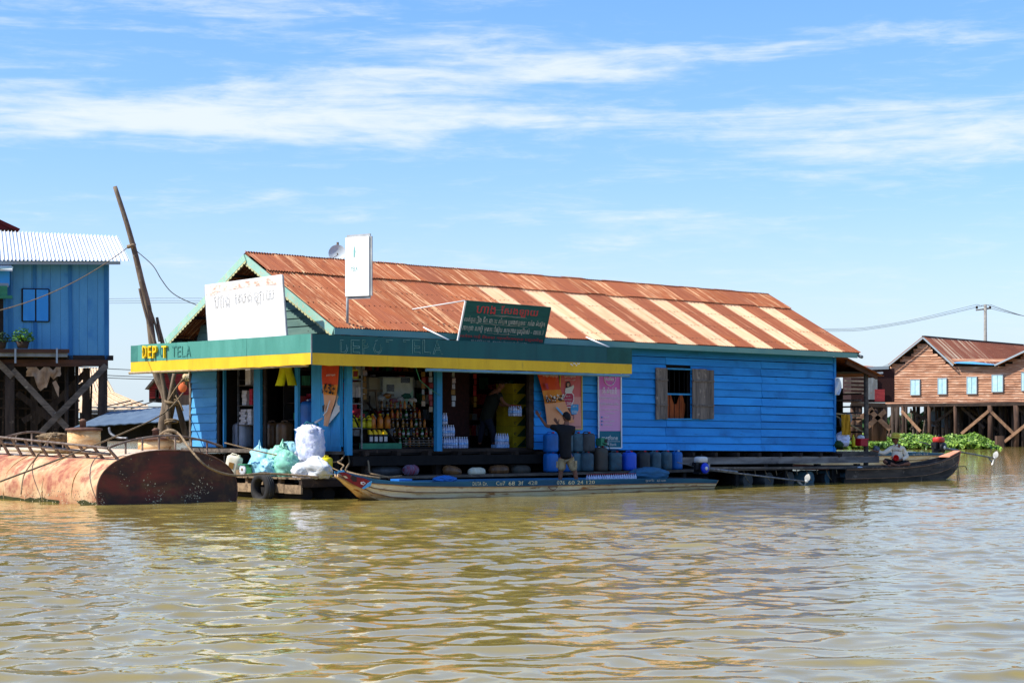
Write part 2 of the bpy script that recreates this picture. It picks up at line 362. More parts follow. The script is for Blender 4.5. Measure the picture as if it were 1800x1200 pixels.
# plastics and goods
mat('can_blue', (26, 106, 182), (22, 90, 156), sc=(3, 3, 3), rough=.4, var=.1); mat('can_bright', (24, 84, 200), rough=.35, var=.05)
mat('can_slate', (66, 100, 112), (50, 76, 88), (80, 80, 76), sc=(4, 4, 4), c3s=5, rough=.5, var=.15)
mat('can_grey', (66, 68, 70), (50, 52, 56), (84, 80, 72), sc=(4, 4, 4), c3s=5, rough=.5, var=.12)
mat('can_brown', (86, 74, 62), (64, 66, 60), (60, 92, 86), sc=(3, 3, 3), c3s=4, rough=.6, var=.1)
mat('can_black', (34, 38, 42), (48, 52, 54), sc=(4, 4, 4), rough=.5, var=.1)
mat('can_white', (226, 220, 196), (208, 198, 168), sc=(3, 3, 3), rough=.4, var=.03); mat('can_yellow', (214, 196, 30), rough=.4, var=.05)
mat('can_amber', (120, 84, 50), (92, 62, 40), sc=(3, 3, 3), rough=.35, var=.1); mat('can_clear', (168, 172, 178), (140, 146, 156), sc=(3, 3, 3), rough=.35, var=.08)
mat('cap_red', (190, 30, 34), rough=.4); mat('cap_white', (220, 220, 220), rough=.4); mat('cap_blue', (40, 80, 190), rough=.4)
mat('bag_blue', (136, 198, 214), (170, 218, 226), (70, 140, 180), sc=(5, 5, 5), c3s=5, thr3=(.58, .66), rough=.35, var=.06, bump=.5, fine=14)
mat('bag_mint', (150, 212, 188), (122, 192, 164), (190, 230, 216), sc=(5, 5, 5), c3s=5, rough=.4, var=.04, bump=.6, fine=9)
mat('bag_white', (220, 222, 222), (196, 202, 204), sc=(6, 6, 6), rough=.4, var=.02, bump=.6, fine=12)
mat('sack_ice', (190, 196, 226), (226, 228, 240), (120, 130, 190), sc=(9, 9, 9), c3s=14, thr3=(.6, .66), rough=.35, var=.02, bump=.6, fine=22)
mat('tyre', (34, 34, 36), (48, 47, 46), sc=(5, 5, 5), rough=.8, var=0)
mat('scale_green', (112, 200, 120), rough=.4); mat('dial_white', (206, 212, 216), rough=.3)
mat('label_gold', (130, 96, 40), rough=.5); mat('label_red', (140, 40, 40), rough=.5, var=.2); mat('label_blue', (90, 150, 220), (180, 210, 240), sc=(20, 20, 20), rough=.3, var=.2)
mat('water_bottle', (196, 206, 226), (150, 160, 200), (220, 200, 226), sc=(30, 30, 12), c3s=40, rough=.15, var=.1, spec=.6)
mat('bottle_amber', (96, 58, 24), (150, 104, 44), sc=(9, 9, 9), rough=.15, var=.3, spec=.6); mat('bottle_cola', (40, 22, 18), rough=.12, var=.2, spec=.6)
mat('bottle_orange', (180, 90, 26), (206, 130, 44), sc=(9, 9, 4), rough=.2, var=.1); mat('bottle_green', (60, 100, 50), rough=.2)
mat('carton_yellow', (170, 148, 26), (156, 134, 22), rough=.7, var=.05); mat('carton_green', (20, 62, 40), rough=.7); mat('carton_white', (214, 208, 204), (190, 180, 178), sc=(9, 9, 9), rough=.7, var=.08)
mat('carton_red', (186, 40, 60), (160, 30, 50), sc=(9, 9, 9), rough=.7, var=.1)
mat('tray_green', (60, 140, 104), (48, 120, 90), rough=.6); mat('machine_white', (196, 204, 204), (180, 190, 190), rough=.4, var=0); mat('machine_mint', (140, 186, 170), rough=.4)
mat('steel', (120, 122, 124), (80, 80, 82), sc=(9, 9, 9), rough=.4, var=.1, metal=.4); mat('beige_panel', (150, 144, 130), rough=.6); mat('dark_glass', (20, 24, 30), rough=.2)
mat('cloth_yellow', (222, 214, 16), (206, 196, 20), sc=(5, 5, 5), rough=.85, bump=.4); mat('cloth_ochre', (190, 140, 30), (160, 116, 24), sc=(6, 6, 6), rough=.9); mat('cloth_beige', (190, 160, 130), (160, 130, 104), sc=(4, 4, 4), rough=.9, bump=.3)
mat('cloth_orange', (176, 92, 44), (150, 70, 36), sc=(6, 6, 2), rough=.9); mat('net_white', (206, 212, 220), rough=.8); mat('basket_red', (190, 24, 40), rough=.5); mat('cloth_magenta', (130, 40, 60), (110, 110, 130), sc=(5, 5, 5), rough=.8)
# boats
mat('hull_cream', (240, 222, 182), (222, 194, 146), (176, 116, 62), sc=(1.5, 3, 12), c3s=2.6, thr3=(.52, .68), sc3v=(.7, 1, 4), rough=.75, var=.06, bump=.25)
mat('hull_stain', (226, 196, 146), (190, 140, 86), (150, 92, 48), sc=(1.5, 3, 9), c3s=3, rough=.8, var=.06)
mat('gunwale_blue', (44, 104, 140), (36, 88, 122), (110, 110, 90), sc=(.8, 2, 6), c3s=9, thr3=(.66, .72), rough=.65, var=.04)
mat('tarp_blue', (36, 110, 190), rough=.5); mat('prow_red', (150, 36, 30), (120, 28, 26), sc=(3, 3, 3), rough=.6); mat('prow_dark', (60, 44, 38), rough=.8); mat('paint_lightblue', (90, 170, 214), rough=.6)
mat('hull_dark', (88, 76, 66), (56, 48, 42), (126, 112, 98), sc=(1, 3, 5), c3s=3, thr3=(.58, .7), rough=.8, var=.05, bump=.3); mat('prow_wood', (216, 140, 106), (224, 160, 126), sc=(2, 2, 2), rough=.8)
mat('hull_brownred', (140, 74, 52), (120, 64, 46), sc=(1, 1, 4), rough=.7)
mat('engine_blue', (20, 60, 200), rough=.4); mat('engine_white', (214, 214, 210), rough=.4); mat('engine_black', (24, 24, 26), rough=.5); mat('engine_red', (200, 60, 50), rough=.4)
mat('prop_white', (226, 224, 216), rough=.5)
# people
mat('skin', (138, 90, 66), (120, 78, 58), sc=(6, 6, 6), rough=.6, var=0, bump=.05); mat('hair', (14, 12, 12), rough=.7, bump=.3)
mat('shirt_black', (30, 31, 34), (24, 25, 28), sc=(6, 6, 6), rough=.9, bump=.3); mat('shorts_khaki', (176, 158, 122), (140, 122, 92), (196, 184, 152), sc=(9, 9, 9), c3s=9, rough=.9, bump=.4)
mat('shirt_cream', (242, 228, 204), (226, 210, 184), sc=(6, 6, 6), rough=.9, bump=.4); mat('hat_yellow', (216, 194, 80), (190, 168, 64), sc=(9, 9, 9), rough=.9); mat('cloth_black', (18, 18, 22), rough=.9)
mat('shirt_olive', (26, 31, 26), rough=.9); mat('jeans', (24, 28, 42), rough=.9); mat('cup_red', (206, 24, 24), rough=.4)
# plants
mat('leaf', (70, 120, 30), (100, 150, 46), sc=(1, 1, 1), rough=.5, var=.2); mat('leaf_dark', (46, 74, 34), (34, 58, 28), sc=(1, 1, 1), rough=.7, var=.2)
mat('hyacinth', (104, 142, 44), (152, 178, 78), (46, 80, 30), sc=(2.5, 2.5, 2.5), thr=(.4, .6), c3s=1.6, thr3=(.48, .6), rough=.4, var=0, bump=0)
mat('pot', (60, 48, 40), rough=.9); mat('mud', (110, 92, 66), (90, 76, 54), sc=(.3, .3, .3), rough=.95, var=0); mat('melon', (220, 110, 60), rough=.7)
mat('window_pale', (186, 216, 222), (164, 204, 214), rough=.6, var=.08); mat('frame_grey', (150, 160, 166), rough=.6); mat('roof_blue', (90, 170, 220), rough=.5)
mat('concrete', (150, 146, 138), (130, 126, 118), rough=.9)

# ------------------------------------------------------------------ water
def build_water():
    ys = [-300, -60, -10, 1, 4, 6.2]
    y = 7.0
    while y < 62: ys.append(y); y += min(.13, .028+.0032*(y-7))
    d = .14
    while y < 9000: ys.append(y); y += d; d *= 1.22
    kin = np.linspace(-.40, .40, 560)
    ks = np.concatenate([[-30, -6, -1.5, -.7, -.5], kin, [.5, .7, 1.5, 6, 30]])
    Yg = np.array(ys)[:, None]; Kg = ks[None, :]
    Xg = Kg*np.maximum(np.abs(Yg), 8.0); Yg = np.repeat(Yg, len(ks), 1)
    H = np.zeros_like(Xg); DX = np.zeros_like(Xg); DY = np.zeros_like(Xg)
    R = np.random.RandomState(11)
    for i in range(72):
        lam = .24*(8.5**(R.rand()**1.35)); k = 2*PI/lam
        th = PI/2+.3+R.randn()*.8
        a = (.033 if lam < .7 else .021 if lam < 1.2 else .012)/k*(.6+.8*R.rand())*.80
        if lam < .34: a *= .7
        ph = k*(Xg*math.cos(th)+Yg*math.sin(th))+R.rand()*6.28
        fade = 1/(1+np.exp((Yg-(14+34*min(1, lam/.9)))/3.5))*.75+.25
        fade = np.where(Yg > 60, 0, fade)
        H += a*fade*np.cos(ph); DX -= .7*a*fade*math.cos(th)*np.sin(ph); DY -= .7*a*fade*math.sin(th)*np.sin(ph)
    # patches of livelier and calmer water
    pat = .82+.3*np.sin(Xg*.33+1.1+.6*np.sin(Yg*.21))*np.sin(Yg*.27+.7)
    lee = 1-.45*np.exp(-((Yg-38)/5.0)**2)*(np.abs(Xg+1) < 9)
    H *= pat*lee
    edge = (np.abs(Kg) <= .401)*(Yg > 6.5)
    H = H*edge; DX = DX*edge; DY = DY*edge
    V = np.stack([Xg+DX, Yg+DY, H], -1).reshape(-1, 3).astype(np.float32)
    nr, nc = Xg.shape
    i = np.arange(nr-1)[:, None]*nc+np.arange(nc-1)[None, :]
    Fq = np.stack([i, i+1, i+1+nc, i+nc], -1).reshape(-1, 4).astype(np.int32)
    me = bpy.data.meshes.new('water'); me.vertices.add(len(V)); me.vertices.foreach_set('co', V.ravel())
    me.loops.add(Fq.size); me.loops.foreach_set('vertex_index', Fq.ravel())
    me.polygons.add(len(Fq)); me.polygons.foreach_set('loop_start', np.arange(0, Fq.size, 4, dtype=np.int32)); me.polygons.foreach_set('loop_total', np.full(len(Fq), 4, np.int32))
    me.polygons.foreach_set('use_smooth', np.ones(len(Fq), bool)); me.update(); me.validate()
    m = bpy.data.materials.new('river_water'); m.use_nodes = True; q = NT(m.node_tree); b = m.node_tree.nodes['Principled BSDF']
    co = q.new('ShaderNodeTexCoord').outputs['Object']
    n = q.noise(co, .22, 4, .5)
    q.put(b.inputs['Base Color'], q.mix(q.ramp(n, .35, .65), (.25, .190, .042, 1), (.295, .228, .060, 1)))
    b.inputs['Roughness'].default_value = .03; b.inputs['IOR'].default_value = 1.33; b.inputs['Specular IOR Level'].default_value = .5
    bn = q.new('ShaderNodeBump'); bn.inputs['Strength'].default_value = .5; bn.inputs['Distance'].default_value = .02
    h = q.math('ADD', q.noise(co, 2.2, 3, .5, .4), q.math('MULTIPLY', q.noise(q.vmath('MULTIPLY', co, (5, 6.5, 5)), 1, 3, .5), .28))
    py_ = q.new('ShaderNodeSeparateXYZ'); q.l.new(co, py_.inputs[0]); q.put(bn.inputs['Strength'], q.ramp(q.math('ADD', py_.outputs[1], q.math('MULTIPLY', n, 8)), 17, 31, .38, .95))
    q.put(bn.inputs['Height'], h); q.l.new(bn.outputs[0], b.inputs['Normal'])
    me.materials.append(m)
    struct(obj('water', me))
build_water()
# ================================================================== THE FLOATING SHOP (local x runs along the long wall, y to the back)
shop = thing('floating_shop', 'long floating wooden shop, blue board wall, striped rusty tin roof and green and yellow canopy', 'building', CORNER, HA)
LEN = 17.88; FLOOR = 1.06
EAVE_T, EAVE_Z, RIDGE_T, RIDGE_Z, BACK_T, S0, S1 = -.5, 3.76, 2.92, 5.60, 6.34, -.68, 18.4
def zf(s): return 1.07-.012*max(0, s-1)      # the floor line sinks a little to the right
def roof_z(t): return EAVE_Z+(t-EAVE_T)*(RIDGE_Z-EAVE_Z)/(RIDGE_T-EAVE_T) if t < RIDGE_T else RIDGE_Z-(t-RIDGE_T)*(RIDGE_Z-EAVE_Z)/(BACK_T-RIDGE_T)

def siding(parent, m, plane, pos, a0, a1, z0, z1, row, cuts=(), holes=(), out=-1, name='plank', seed=1, zl=None, wav=.012):
    """lapped boards on a wall; plane 'x' runs along local x at y=pos, plane 'y' along local y at x=pos; each board is its own object"""
    R = random.Random(seed); n = max(1, round((z1-z0)/row)); row = (z1-z0)/n
    rows_ = [z0]+[z0+k*row+R.uniform(-.022, .022) for k in range(1, n)]+[z1]
    for k in range(n):
        lo = rows_[k]; hi = rows_[k+1]-.002
        xs = [a0]+[c_+R.uniform(-.03, .03) for c_ in cuts if R.random() < .8]+[a1]
        segs = [[xs[i], xs[i+1]] for i in range(len(xs)-1)]
        for (h0, h1, hz0, hz1) in holes:
            if hi > hz0+.06 and lo < hz1-.06:
                ns = []
                for (p, q) in segs:
                    if q <= h0 or p >= h1: ns.append([p, q]); continue
                    if p < h0: ns.append([p, h0])
                    if q > h1: ns.append([h1, q])
                segs = ns
        for (p, q) in segs:
            if q-p < .03: continue
            j = [R.uniform(-wav, wav) for _ in range(4)]; th = .042+R.uniform(-.006, .010)
            a, b = p+.007, q-.007
            dz = (lambda s_: (zl(s_)-z0)*(1-(lo-z0)/(z1-z0))) if zl else (lambda s_: 0)
            zz = [lo+j[0]+dz(a), lo+j[1]+dz(b), hi+dz(a), hi+dz(b)]
            o0, o1 = pos+out*th, pos+out*.012
            if plane == 'x': vs = [(a, o0, zz[0]), (b, o0, zz[1]), (b, o1, zz[3]), (a, o1, zz[2]), (a, pos, zz[0]), (b, pos, zz[1]), (b, pos, zz[3]), (a, pos, zz[2])]
            else: vs = [(o0, a, zz[0]), (o0, b, zz[1]), (o1, b, zz[3]), (o1, a, zz[2]), (pos, a, zz[0]), (pos, b, zz[1]), (pos, b, zz[3]), (pos, a, zz[2])]
            MB().add(vs, [(0, 1, 2, 3), (7, 6, 5, 4), (0, 4, 5, 1), (3, 2, 6, 7), (0, 3, 7, 4), (1, 5, 6, 2)]).build(name, m, parent)

# --- front wall with its window
wx0, wx1 = s_at(1170, 0), s_at(1213, 0); wz1, wz0 = z_at(649, wx0, 0), z_at(735, wx0, 0)
door_r = s_at(937, 0)
fr = MB()
for s in np.arange(door_r+.05, LEN, 1.9): 
    if not (wx0-.1 < s < wx1+.1): fr.box((s, .06, 2.3), (.08, .08, 2.5))
fr.span((door_r, .02, 3.45), (LEN, .10, 3.6)); fr.span((door_r, .02, .96), (LEN, .10, 1.04))
fr.span((door_r, .10, 1.0), (wx0, .12, 3.6)); fr.span((wx1, .10, 1.0), (LEN, .12, 3.6)); fr.span((wx0, .10, 1.0), (wx1, .12, wz0)); fr.span((wx0, .10, wz1), (wx1, .12, 3.6))
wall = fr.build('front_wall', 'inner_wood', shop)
siding(wall, 'blue_paint', 'x', 0, door_r, LEN, 1.05, 3.63, .205, cuts=(s_at(1052, 0), wx0, s_at(1337, 0)), holes=((wx0, wx1, wz0, wz1),), seed=4, zl=lambda s: zf(s), wav=.010)
MB().span((LEN-.06, -.06, .86), (LEN+.03, .13, 3.6)).build('corner_trim', 'blue_paint', wall)
win = MB().span((wx0-.05, -.05, wz1), (wx1+.05, .02, wz1+.04)).build('window_frame', 'blue_post', shop)
MB().span((wx0-.05, -.06, wz0-.04), (wx1+.05, .02, wz0)).build('sill', 'blue_post', win)
MB().span((wx0, -.01, (wz0+wz1)/2-.025), (wx1, .03, (wz0+wz1)/2+.02)).build('cross_bar', 'blue_post', win)
for i in range(4): MB().tube([(wx0+(wx1-wx0)*(i+1)/5, .04, wz0), (wx0+(wx1-wx0)*(i+1)/5, .04, wz1)], .009, 5).build('bar', 'black_wood', win)
def shutter(x0, x1, nb, tilt):
    zz = wz0+.27*(wz1-wz0)
    root = MB().span((x0+.01, -.115, zz-.02), (x1-.01, -.09, zz+.02)).build('shutter', 'shutter_wood', shop)
    zz = wz0+.78*(wz1-wz0); MB().span((x0+.01, -.115, zz-.02), (x1-.01, -.09, zz+.02)).build('batten', 'shutter_wood', root)
    for i in range(nb):
        a = x0+(x1-x0)*i/nb+.004; b = x0+(x1-x0)*(i+1)/nb-.004; r = random.Random(i+int(x0*9))
        MB().span((a, -.088+r.uniform(-.004, .004), wz0-.02+r.uniform(-.015, .015)), (b, -.06, wz1+.03+r.uniform(-.015, .015))).build('board', 'shutter_wood', root)
shutter(s_at(1149, 0), wx0-.01, 3, 0); shutter(wx1+.01, s_at(1251, 0), 3, 0)
# brown cloth hanging behind the bars
cl = []
for i in range(9):
    x = wx0+.04+(wx1-wx0-.06)*i/8; top = wz0+(.42 if i in (2, 3, 6, 7) else .22 if i in (1, 4, 5, 8) else .1)*(wz1-wz0)+.1
    cl.append([(x, .16+.03*math.sin(i*1.7), wz0+.0), (x, .17+.02*math.cos(i), (wz0+top)/2), (x, .16, top)])
o = MB().grid(cl).build('hanging_cloth', 'cloth_orange', None, CORNER, HA); tag(o, 'orange-brown cloth hanging behind the barred window', 'cloth')

# --- end wall (faces the sun) : narrow blue boards at the far corner, pale green gable above
g0 = -.10
tL = t_at(338, g0); tA = t_at(382, g0); tB = t_at(548, g0)
ew = MB().span((g0+.02, tA, 1.05), (g0+.06, tL, 3.5)).span((g0+.02, 0, 3.42), (g0+.10, tL, 3.52)).build('end_wall', 'inner_wood', shop)
siding(ew, 'shop_blue_lit', 'y', g0, tA, tL, 1.08, 3.5, .2, seed=9, wav=.016)
MB().span((g0-.05, tL, 1.0), (g0+.02, tL+.07, 3.5)).build('corner_trim', 'grey_plank', ew)
cb = MB().span((g0+.005, 0, 1.12), (g0+.04, tB, 3.5)).build('corner_panel', 'blue_post', shop)
for i in range(3):
    a = .02+(tB-.04)*i/3; MB().span((g0-.03, a+.004, 1.0), (g0, a+(tB-.04)/3-.004, 3.42)).build('board', 'blue_post', cb)
MB().span((g0-.05, -.02, 1.02), (g0-.032, tB+.02, 1.12)).build('board', 'blue_post', cb)
gw = MB().prism([(g0+.03, .1, 3.5), (g0+.03, 5.9, 3.5), (g0+.03, 4.9, 4.35), (g0+.03, 1.2, 4.35)], (.03, 0, 0)).build('gable_wall', 'inner_wood', shop)
nrow = 5
for k in range(nrow):
    z0 = 3.5+k*.19; z1 = z0+.2
    a = max(.0, (z1-3.75)/.56*1.0-.35); a = max(0, EAVE_T+(z1+.02-EAVE_Z)/.5614); b = 5.85-a
    MB().add([(g0-.03, a, z0), (g0-.03, b, z0), (g0-.004, b-.05, z1), (g0-.004, a+.05, z1), (g0, a, z0), (g0, b, z0), (g0, b-.05, z1), (g0, a+.05, z1)],
             [(0, 3, 2, 1), (4, 5, 6, 7), (0, 1, 5, 4), (3, 7, 6, 2), (0, 4, 7, 3), (1, 2, 6, 5)]).build('plank', 'gable_green', gw)
MB().span((g0-.01, 2.4, 4.6), (g0+.03, 3.2, 5.3)).build('plank', 'gable_green', gw)
# --- posts and thin door posts
def post(s0, t0, wx, wy, z0, z1, m='blue_post'): MB().box((s0, t0, (z0+z1)/2), (wx, wy, z1-z0)).build('post', m, shop)
post(.02, -.08, .15, .12, .93, 3.5)
post(s_at(770, -.08), -.08, .16, .12, 1.0, 3.52)
for px, wd, m in ((396, .05, 'blue_post'), (455, .26, 'blue_post'), (524, .12, 'blue_post')):
    t = t_at(px, g0); post(g0-.02, t, .07, wd, 1.08, 3.45, m)
post(g0+.01, t_at(466, g0), .05, .10, 1.08, 3.45, 'dark_wood'); post(g0+.01, t_at(384, g0), .05, .08, 1.08, 3.45, 'dark_wood')
post(door_r-.12, -.02, .16, .1, 1.05, 3.5, 'dark_wood')
# --- inside: floor, back walls with one opening, end wall
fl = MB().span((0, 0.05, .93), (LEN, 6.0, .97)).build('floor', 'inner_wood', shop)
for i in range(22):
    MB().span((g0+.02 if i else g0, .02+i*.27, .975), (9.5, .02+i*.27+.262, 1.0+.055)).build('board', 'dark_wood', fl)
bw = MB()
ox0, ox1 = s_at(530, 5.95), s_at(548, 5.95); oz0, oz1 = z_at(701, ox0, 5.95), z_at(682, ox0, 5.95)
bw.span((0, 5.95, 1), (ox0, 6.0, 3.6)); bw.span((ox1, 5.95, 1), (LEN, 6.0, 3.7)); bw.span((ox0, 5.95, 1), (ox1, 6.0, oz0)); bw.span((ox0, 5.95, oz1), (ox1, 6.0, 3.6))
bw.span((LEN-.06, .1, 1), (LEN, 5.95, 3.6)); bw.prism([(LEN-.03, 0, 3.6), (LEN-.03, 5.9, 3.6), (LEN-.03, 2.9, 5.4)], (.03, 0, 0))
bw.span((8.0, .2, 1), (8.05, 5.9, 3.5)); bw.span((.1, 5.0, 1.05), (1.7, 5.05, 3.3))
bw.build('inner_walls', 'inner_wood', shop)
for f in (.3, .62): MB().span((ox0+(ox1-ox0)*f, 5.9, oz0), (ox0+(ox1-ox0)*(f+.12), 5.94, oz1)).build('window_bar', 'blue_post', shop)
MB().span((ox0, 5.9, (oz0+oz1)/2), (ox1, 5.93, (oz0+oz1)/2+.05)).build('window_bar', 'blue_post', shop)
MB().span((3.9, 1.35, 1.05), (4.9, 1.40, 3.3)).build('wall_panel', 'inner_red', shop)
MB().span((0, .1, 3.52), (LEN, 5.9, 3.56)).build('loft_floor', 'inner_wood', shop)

# --- roof: two courses of corrugated sheets a side
def sheet_mesh(L, wd, amp=.014, per=.076, sag=0.0, lip=0.0):
    n = int(round(wd/per*6)); P = []
    for j in range(4):
        y = L*j/3
        P.append([(wd*i/n, y, amp*math.sin(2*PI*(wd*i/n)/per)-sag*math.sin(PI*j/3)) for i in range(n+1)])
    return P
rf = MB()
for t in (-.42, .5, 1.4, 2.2, 2.86): rf.span((S0+.06, t-.03, roof_z(t)-.10), (S1-.06, t+.03, roof_z(t)-.04)); rf.span((S0+.06, 5.84-t-.03, roof_z(t)-.10), (S1-.06, 5.84-t+.03, roof_z(t)-.04))
for s in np.arange(0, 18, 1.1):
    rf.beam((s, EAVE_T+.04, EAVE_Z-.13), (s, RIDGE_T, RIDGE_Z-.13), .05, .08); rf.beam((s, BACK_T-.04, EAVE_Z-.13), (s, RIDGE_T, RIDGE_Z-.13), .05, .08)
roof = rf.build('roof', 'dark_wood', shop)
SL = math.hypot(RIDGE_T-EAVE_T, RIDGE_Z-EAVE_Z); PA = math.atan2(RIDGE_Z-EAVE_Z, RIDGE_T-EAVE_T)
LAP = .745; NS = 24; SW = (S1-S0)/NS
lower = {m: MB().grid(sheet_mesh(SL*LAP+.10, SW+.05)).mesh('roof_sheet', m) for m in ('rust_sheet', 'cream_sheet', 'rust_dark_sheet')}
upper = {m: MB().grid(sheet_mesh(SL*(1-LAP)+.06, SW+.05)).mesh('roof_sheet', m) for m in ('rust_sheet', 'rust_dark_sheet')}
RR = random.Random(3)
def put_sheet(me, s, side, dist, lift, tw):
    o = obj('roof_sheet', me, roof)
    M_ = Matrix.Rotation(PA, 4, 'X')
    if side == 0: base = Matrix.Translation((s, EAVE_T, EAVE_Z)) @ M_ @ Matrix.Translation((0, dist, lift))
    else: base = Matrix.Translation((s+SW+.05, BACK_T, EAVE_Z)) @ Matrix.Rotation(PI, 4, 'Z') @ M_ @ Matrix.Translation((0, dist, lift))
    o.matrix_local = base @ Matrix.Rotation(tw, 4, 'Z')
    return o
for i in range(NS):
    s = S0+i*SW; lift = .004+.006*(i % 2)
    m = 'cream_sheet' if (i >= 8 and i % 2 == 0) else ('rust_dark_sheet' if (i >= 9 or i in (2, 5)) else 'rust_sheet')
    put_sheet(lower[m], s, 0, RR.uniform(-.05, -.02), lift, RR.uniform(-.004, .004))
    put_sheet(lower['rust_sheet'], s, 1, RR.uniform(-.05, 0), lift, 0)
    put_sheet(upper['rust_sheet' if i % 3 else 'rust_dark_sheet'], s, 0, SL*LAP+RR.uniform(-.03, .03), lift+.028+RR.uniform(0, .012), RR.uniform(-.006, .006))
    put_sheet(upper['rust_sheet'], s, 1, SL*LAP, lift+.025, 0)
rc = [[(S0-.02, RIDGE_T-.16, RIDGE_Z-.075), (S0-.02, RIDGE_T, RIDGE_Z+.02), (S0-.02, RIDGE_T+.16, RIDGE_Z-.075)]]
for i in range(1, 40):
    s = S0+(S1-S0)*i/39; d = RR.uniform(-.012, .014); rc.append([(s, RIDGE_T-.15, RIDGE_Z-.055+d), (s, RIDGE_T, RIDGE_Z+.035+d), (s, RIDGE_T+.15, RIDGE_Z-.055+d)])
MB().grid(rc, sm=False).build('ridge_cap', 'rust_dark_sheet', roof)
nl = MB()
for i in range(NS):
    for j in (.12, .42, .72, .97):
        for q in range(5):
            s = S0+(i+.08+.2*q)*SW; y = SL*LAP*j+RR.uniform(-.02, .02); t = EAVE_T+y*math.cos(PA); nl.box((s, t, EAVE_Z+y*math.sin(PA)+.022), (.022, .022, .012))
struct(nl.build('roof_nails', 'rust_lid', roof), 'stuff')
# scalloped barge boards on the gable rake
def barge(t0, z0, t1, z1, s, nsc):
    d = Vector((0, t1-t0, z1-z0)); L = d.length; d.normalize(); nrm = Vector((1, 0, 0)).cross(d)
    if nrm.z > 0: nrm = -nrm
    a = Vector((s, t0, z0))
    MB().prism([a, a+d*L, a+d*L+nrm*.17, a+nrm*.17], (.025, 0, 0)).build('barge_board', 'barge_green', roof)
    mb = MB()
    for k in range(nsc):
        c0 = a+d*(L*(k+.5)/nsc)+nrm*.172; r = L/nsc*.5
        poly = [c0+d*r*math.cos(x)+nrm*r*.8*math.sin(x) for x in np.linspace(0, PI, 6)]
        mb.prism([p+Vector((.004, 0, 0)) for p in poly], (.016, 0, 0))
    mb.build('scalloped_trim', 'scallop_cream', roof)
barge(EAVE_T-.02, EAVE_Z-.03, RIDGE_T, RIDGE_Z-.01, S0-.03, 30)
barge(BACK_T+.02, EAVE_Z-.03, RIDGE_T, RIDGE_Z-.01, S0-.06, 30)
MB().span((S0-.02, EAVE_T-.03, EAVE_Z-.17), (6.5, EAVE_T-.003, EAVE_Z-.03)).span((6.5, EAVE_T-.035, EAVE_Z-.175), (S1-.1, EAVE_T-.008, EAVE_Z-.035)).build('eave_board', 'eave_green', roof)
MB().span((S0-.02, BACK_T-.02, EAVE_Z-.17), (S1, BACK_T+.01, EAVE_Z-.03)).build('eave_board', 'eave_green', roof)
MB().beam((S1-.02, EAVE_T, EAVE_Z-.08), (S1-.02, RIDGE_T, RIDGE_Z-.08), .03, .15).beam((S1-.02, BACK_T, EAVE_Z-.08), (S1-.02, RIDGE_T, RIDGE_Z-.08), .03, .15).build('barge_board', 'dark_wood', roof)
MB().tube([(S1-.05, EAVE_T-.06, EAVE_Z-.12), (S1+.08, EAVE_T-.06, EAVE_Z-.14)], .05, 10).build('pipe_end', 'grey_tin', roof)

# --- canopy
CT, CS, CZ0, CZY, CZ1 = -1.1, -1.754, 2.89, 3.14, 3.54
CR = s_at(1111, CT); CL = t_at(230, CS)
can = MB().span((CS+.04, CT+.04, 3.42), (CR-.02, .0, 3.45)).span((CS+.04, 0, 3.42), (g0-.03, CL-.03, 3.45))
for s in np.arange(-1.4, 8, 1.1): can.span((s, CT+.05, 3.34), (s+.05, .02, 3.42))
for t in np.arange(.6, 6, 1.1): can.span((CS+.05, t, 3.34), (g0, t+.05, 3.42))
can.span((CS+.06, CT+.06, 2.92), (CS+.10, CT+.10, 3.42)); can.span((CR-.1, CT+.05, 2.92), (CR-.05, CT+.1, 3.42))
canopy = can.build('canopy', 'dark_wood', shop)
# fascia boards butt at the corner; three lengths at the front, two at the side
FR = random.Random(6)
def fascia(m, p, z0, z1, a, b, e):        # a thin painted panel, a little warped, its free edges chipped and sagging
    n = max(3, int((b-a)/.22)); lo, hi = [], []
    for i in range(n+1):
        x = a+(b-a)*i/n; w0 = .006*math.sin(x*1.7)+FR.uniform(-.004, .003); d = .006*math.sin(x*2.3+z0*5)
        zl, zh = (z0+w0-(.012 if FR.random() < .12 else 0) if z0 < 3 else z0), (z1+w0*.8 if z1 > 3.3 else z1)
        lo.append(p(x, -e+d, zl)); hi.append(p(x, -e+d*.4, zh))
    MB().sheet([lo, hi], -.028).build('fascia_panel', m, canopy)
def fascia_x(a, b, z0, z1, m, e=0): fascia(m, lambda x, d, z: (x, CT+d, z), z0, z1, a, b, e)
def fascia_y(a, b, z0, z1, m, e=0): fascia(m, lambda y, d, z: (CS+d, a+b-y, z), z0, z1, a, b, e)
for (a, b) in ((CS+.032, 2.42), (2.424, 4.86), (4.864, 7.27)): fascia_x(a, b, CZY, CZ1, 'canopy_green_shaded')
fascia_x(7.274, CR, CZY, CZ1, 'canopy_patch')
for (a, b) in ((CS+.032, 2.42), (2.424, 5.9), (5.904, CR)): fascia_x(a, b, CZ0, CZY-.003, 'canopy_yellow')
for (a, b) in ((CT, 1.3), (1.304, 3.7), (3.704, CL-.32)): fascia_y(a, b, CZY, CZ1, 'canopy_green')
fascia_y(CL-.316, CL, CZY, CZ1, 'letter_ghost')
for (a, b) in ((CT, 1.3), (1.304, 3.7), (3.704, CL)): fascia_y(a, b, CZ0, CZY-.003, 'canopy_yellow')
MB().span((CS-.012, CT-.012, CZ0), (CS+.02, CT-.001, CZ1)).build('corner_strip', 'sign_edge', canopy)
MB().span((CS+.04, CL-.025, CZ0), (g0-.03, CL, CZ1)).build('fascia_panel', 'canopy_green', canopy)
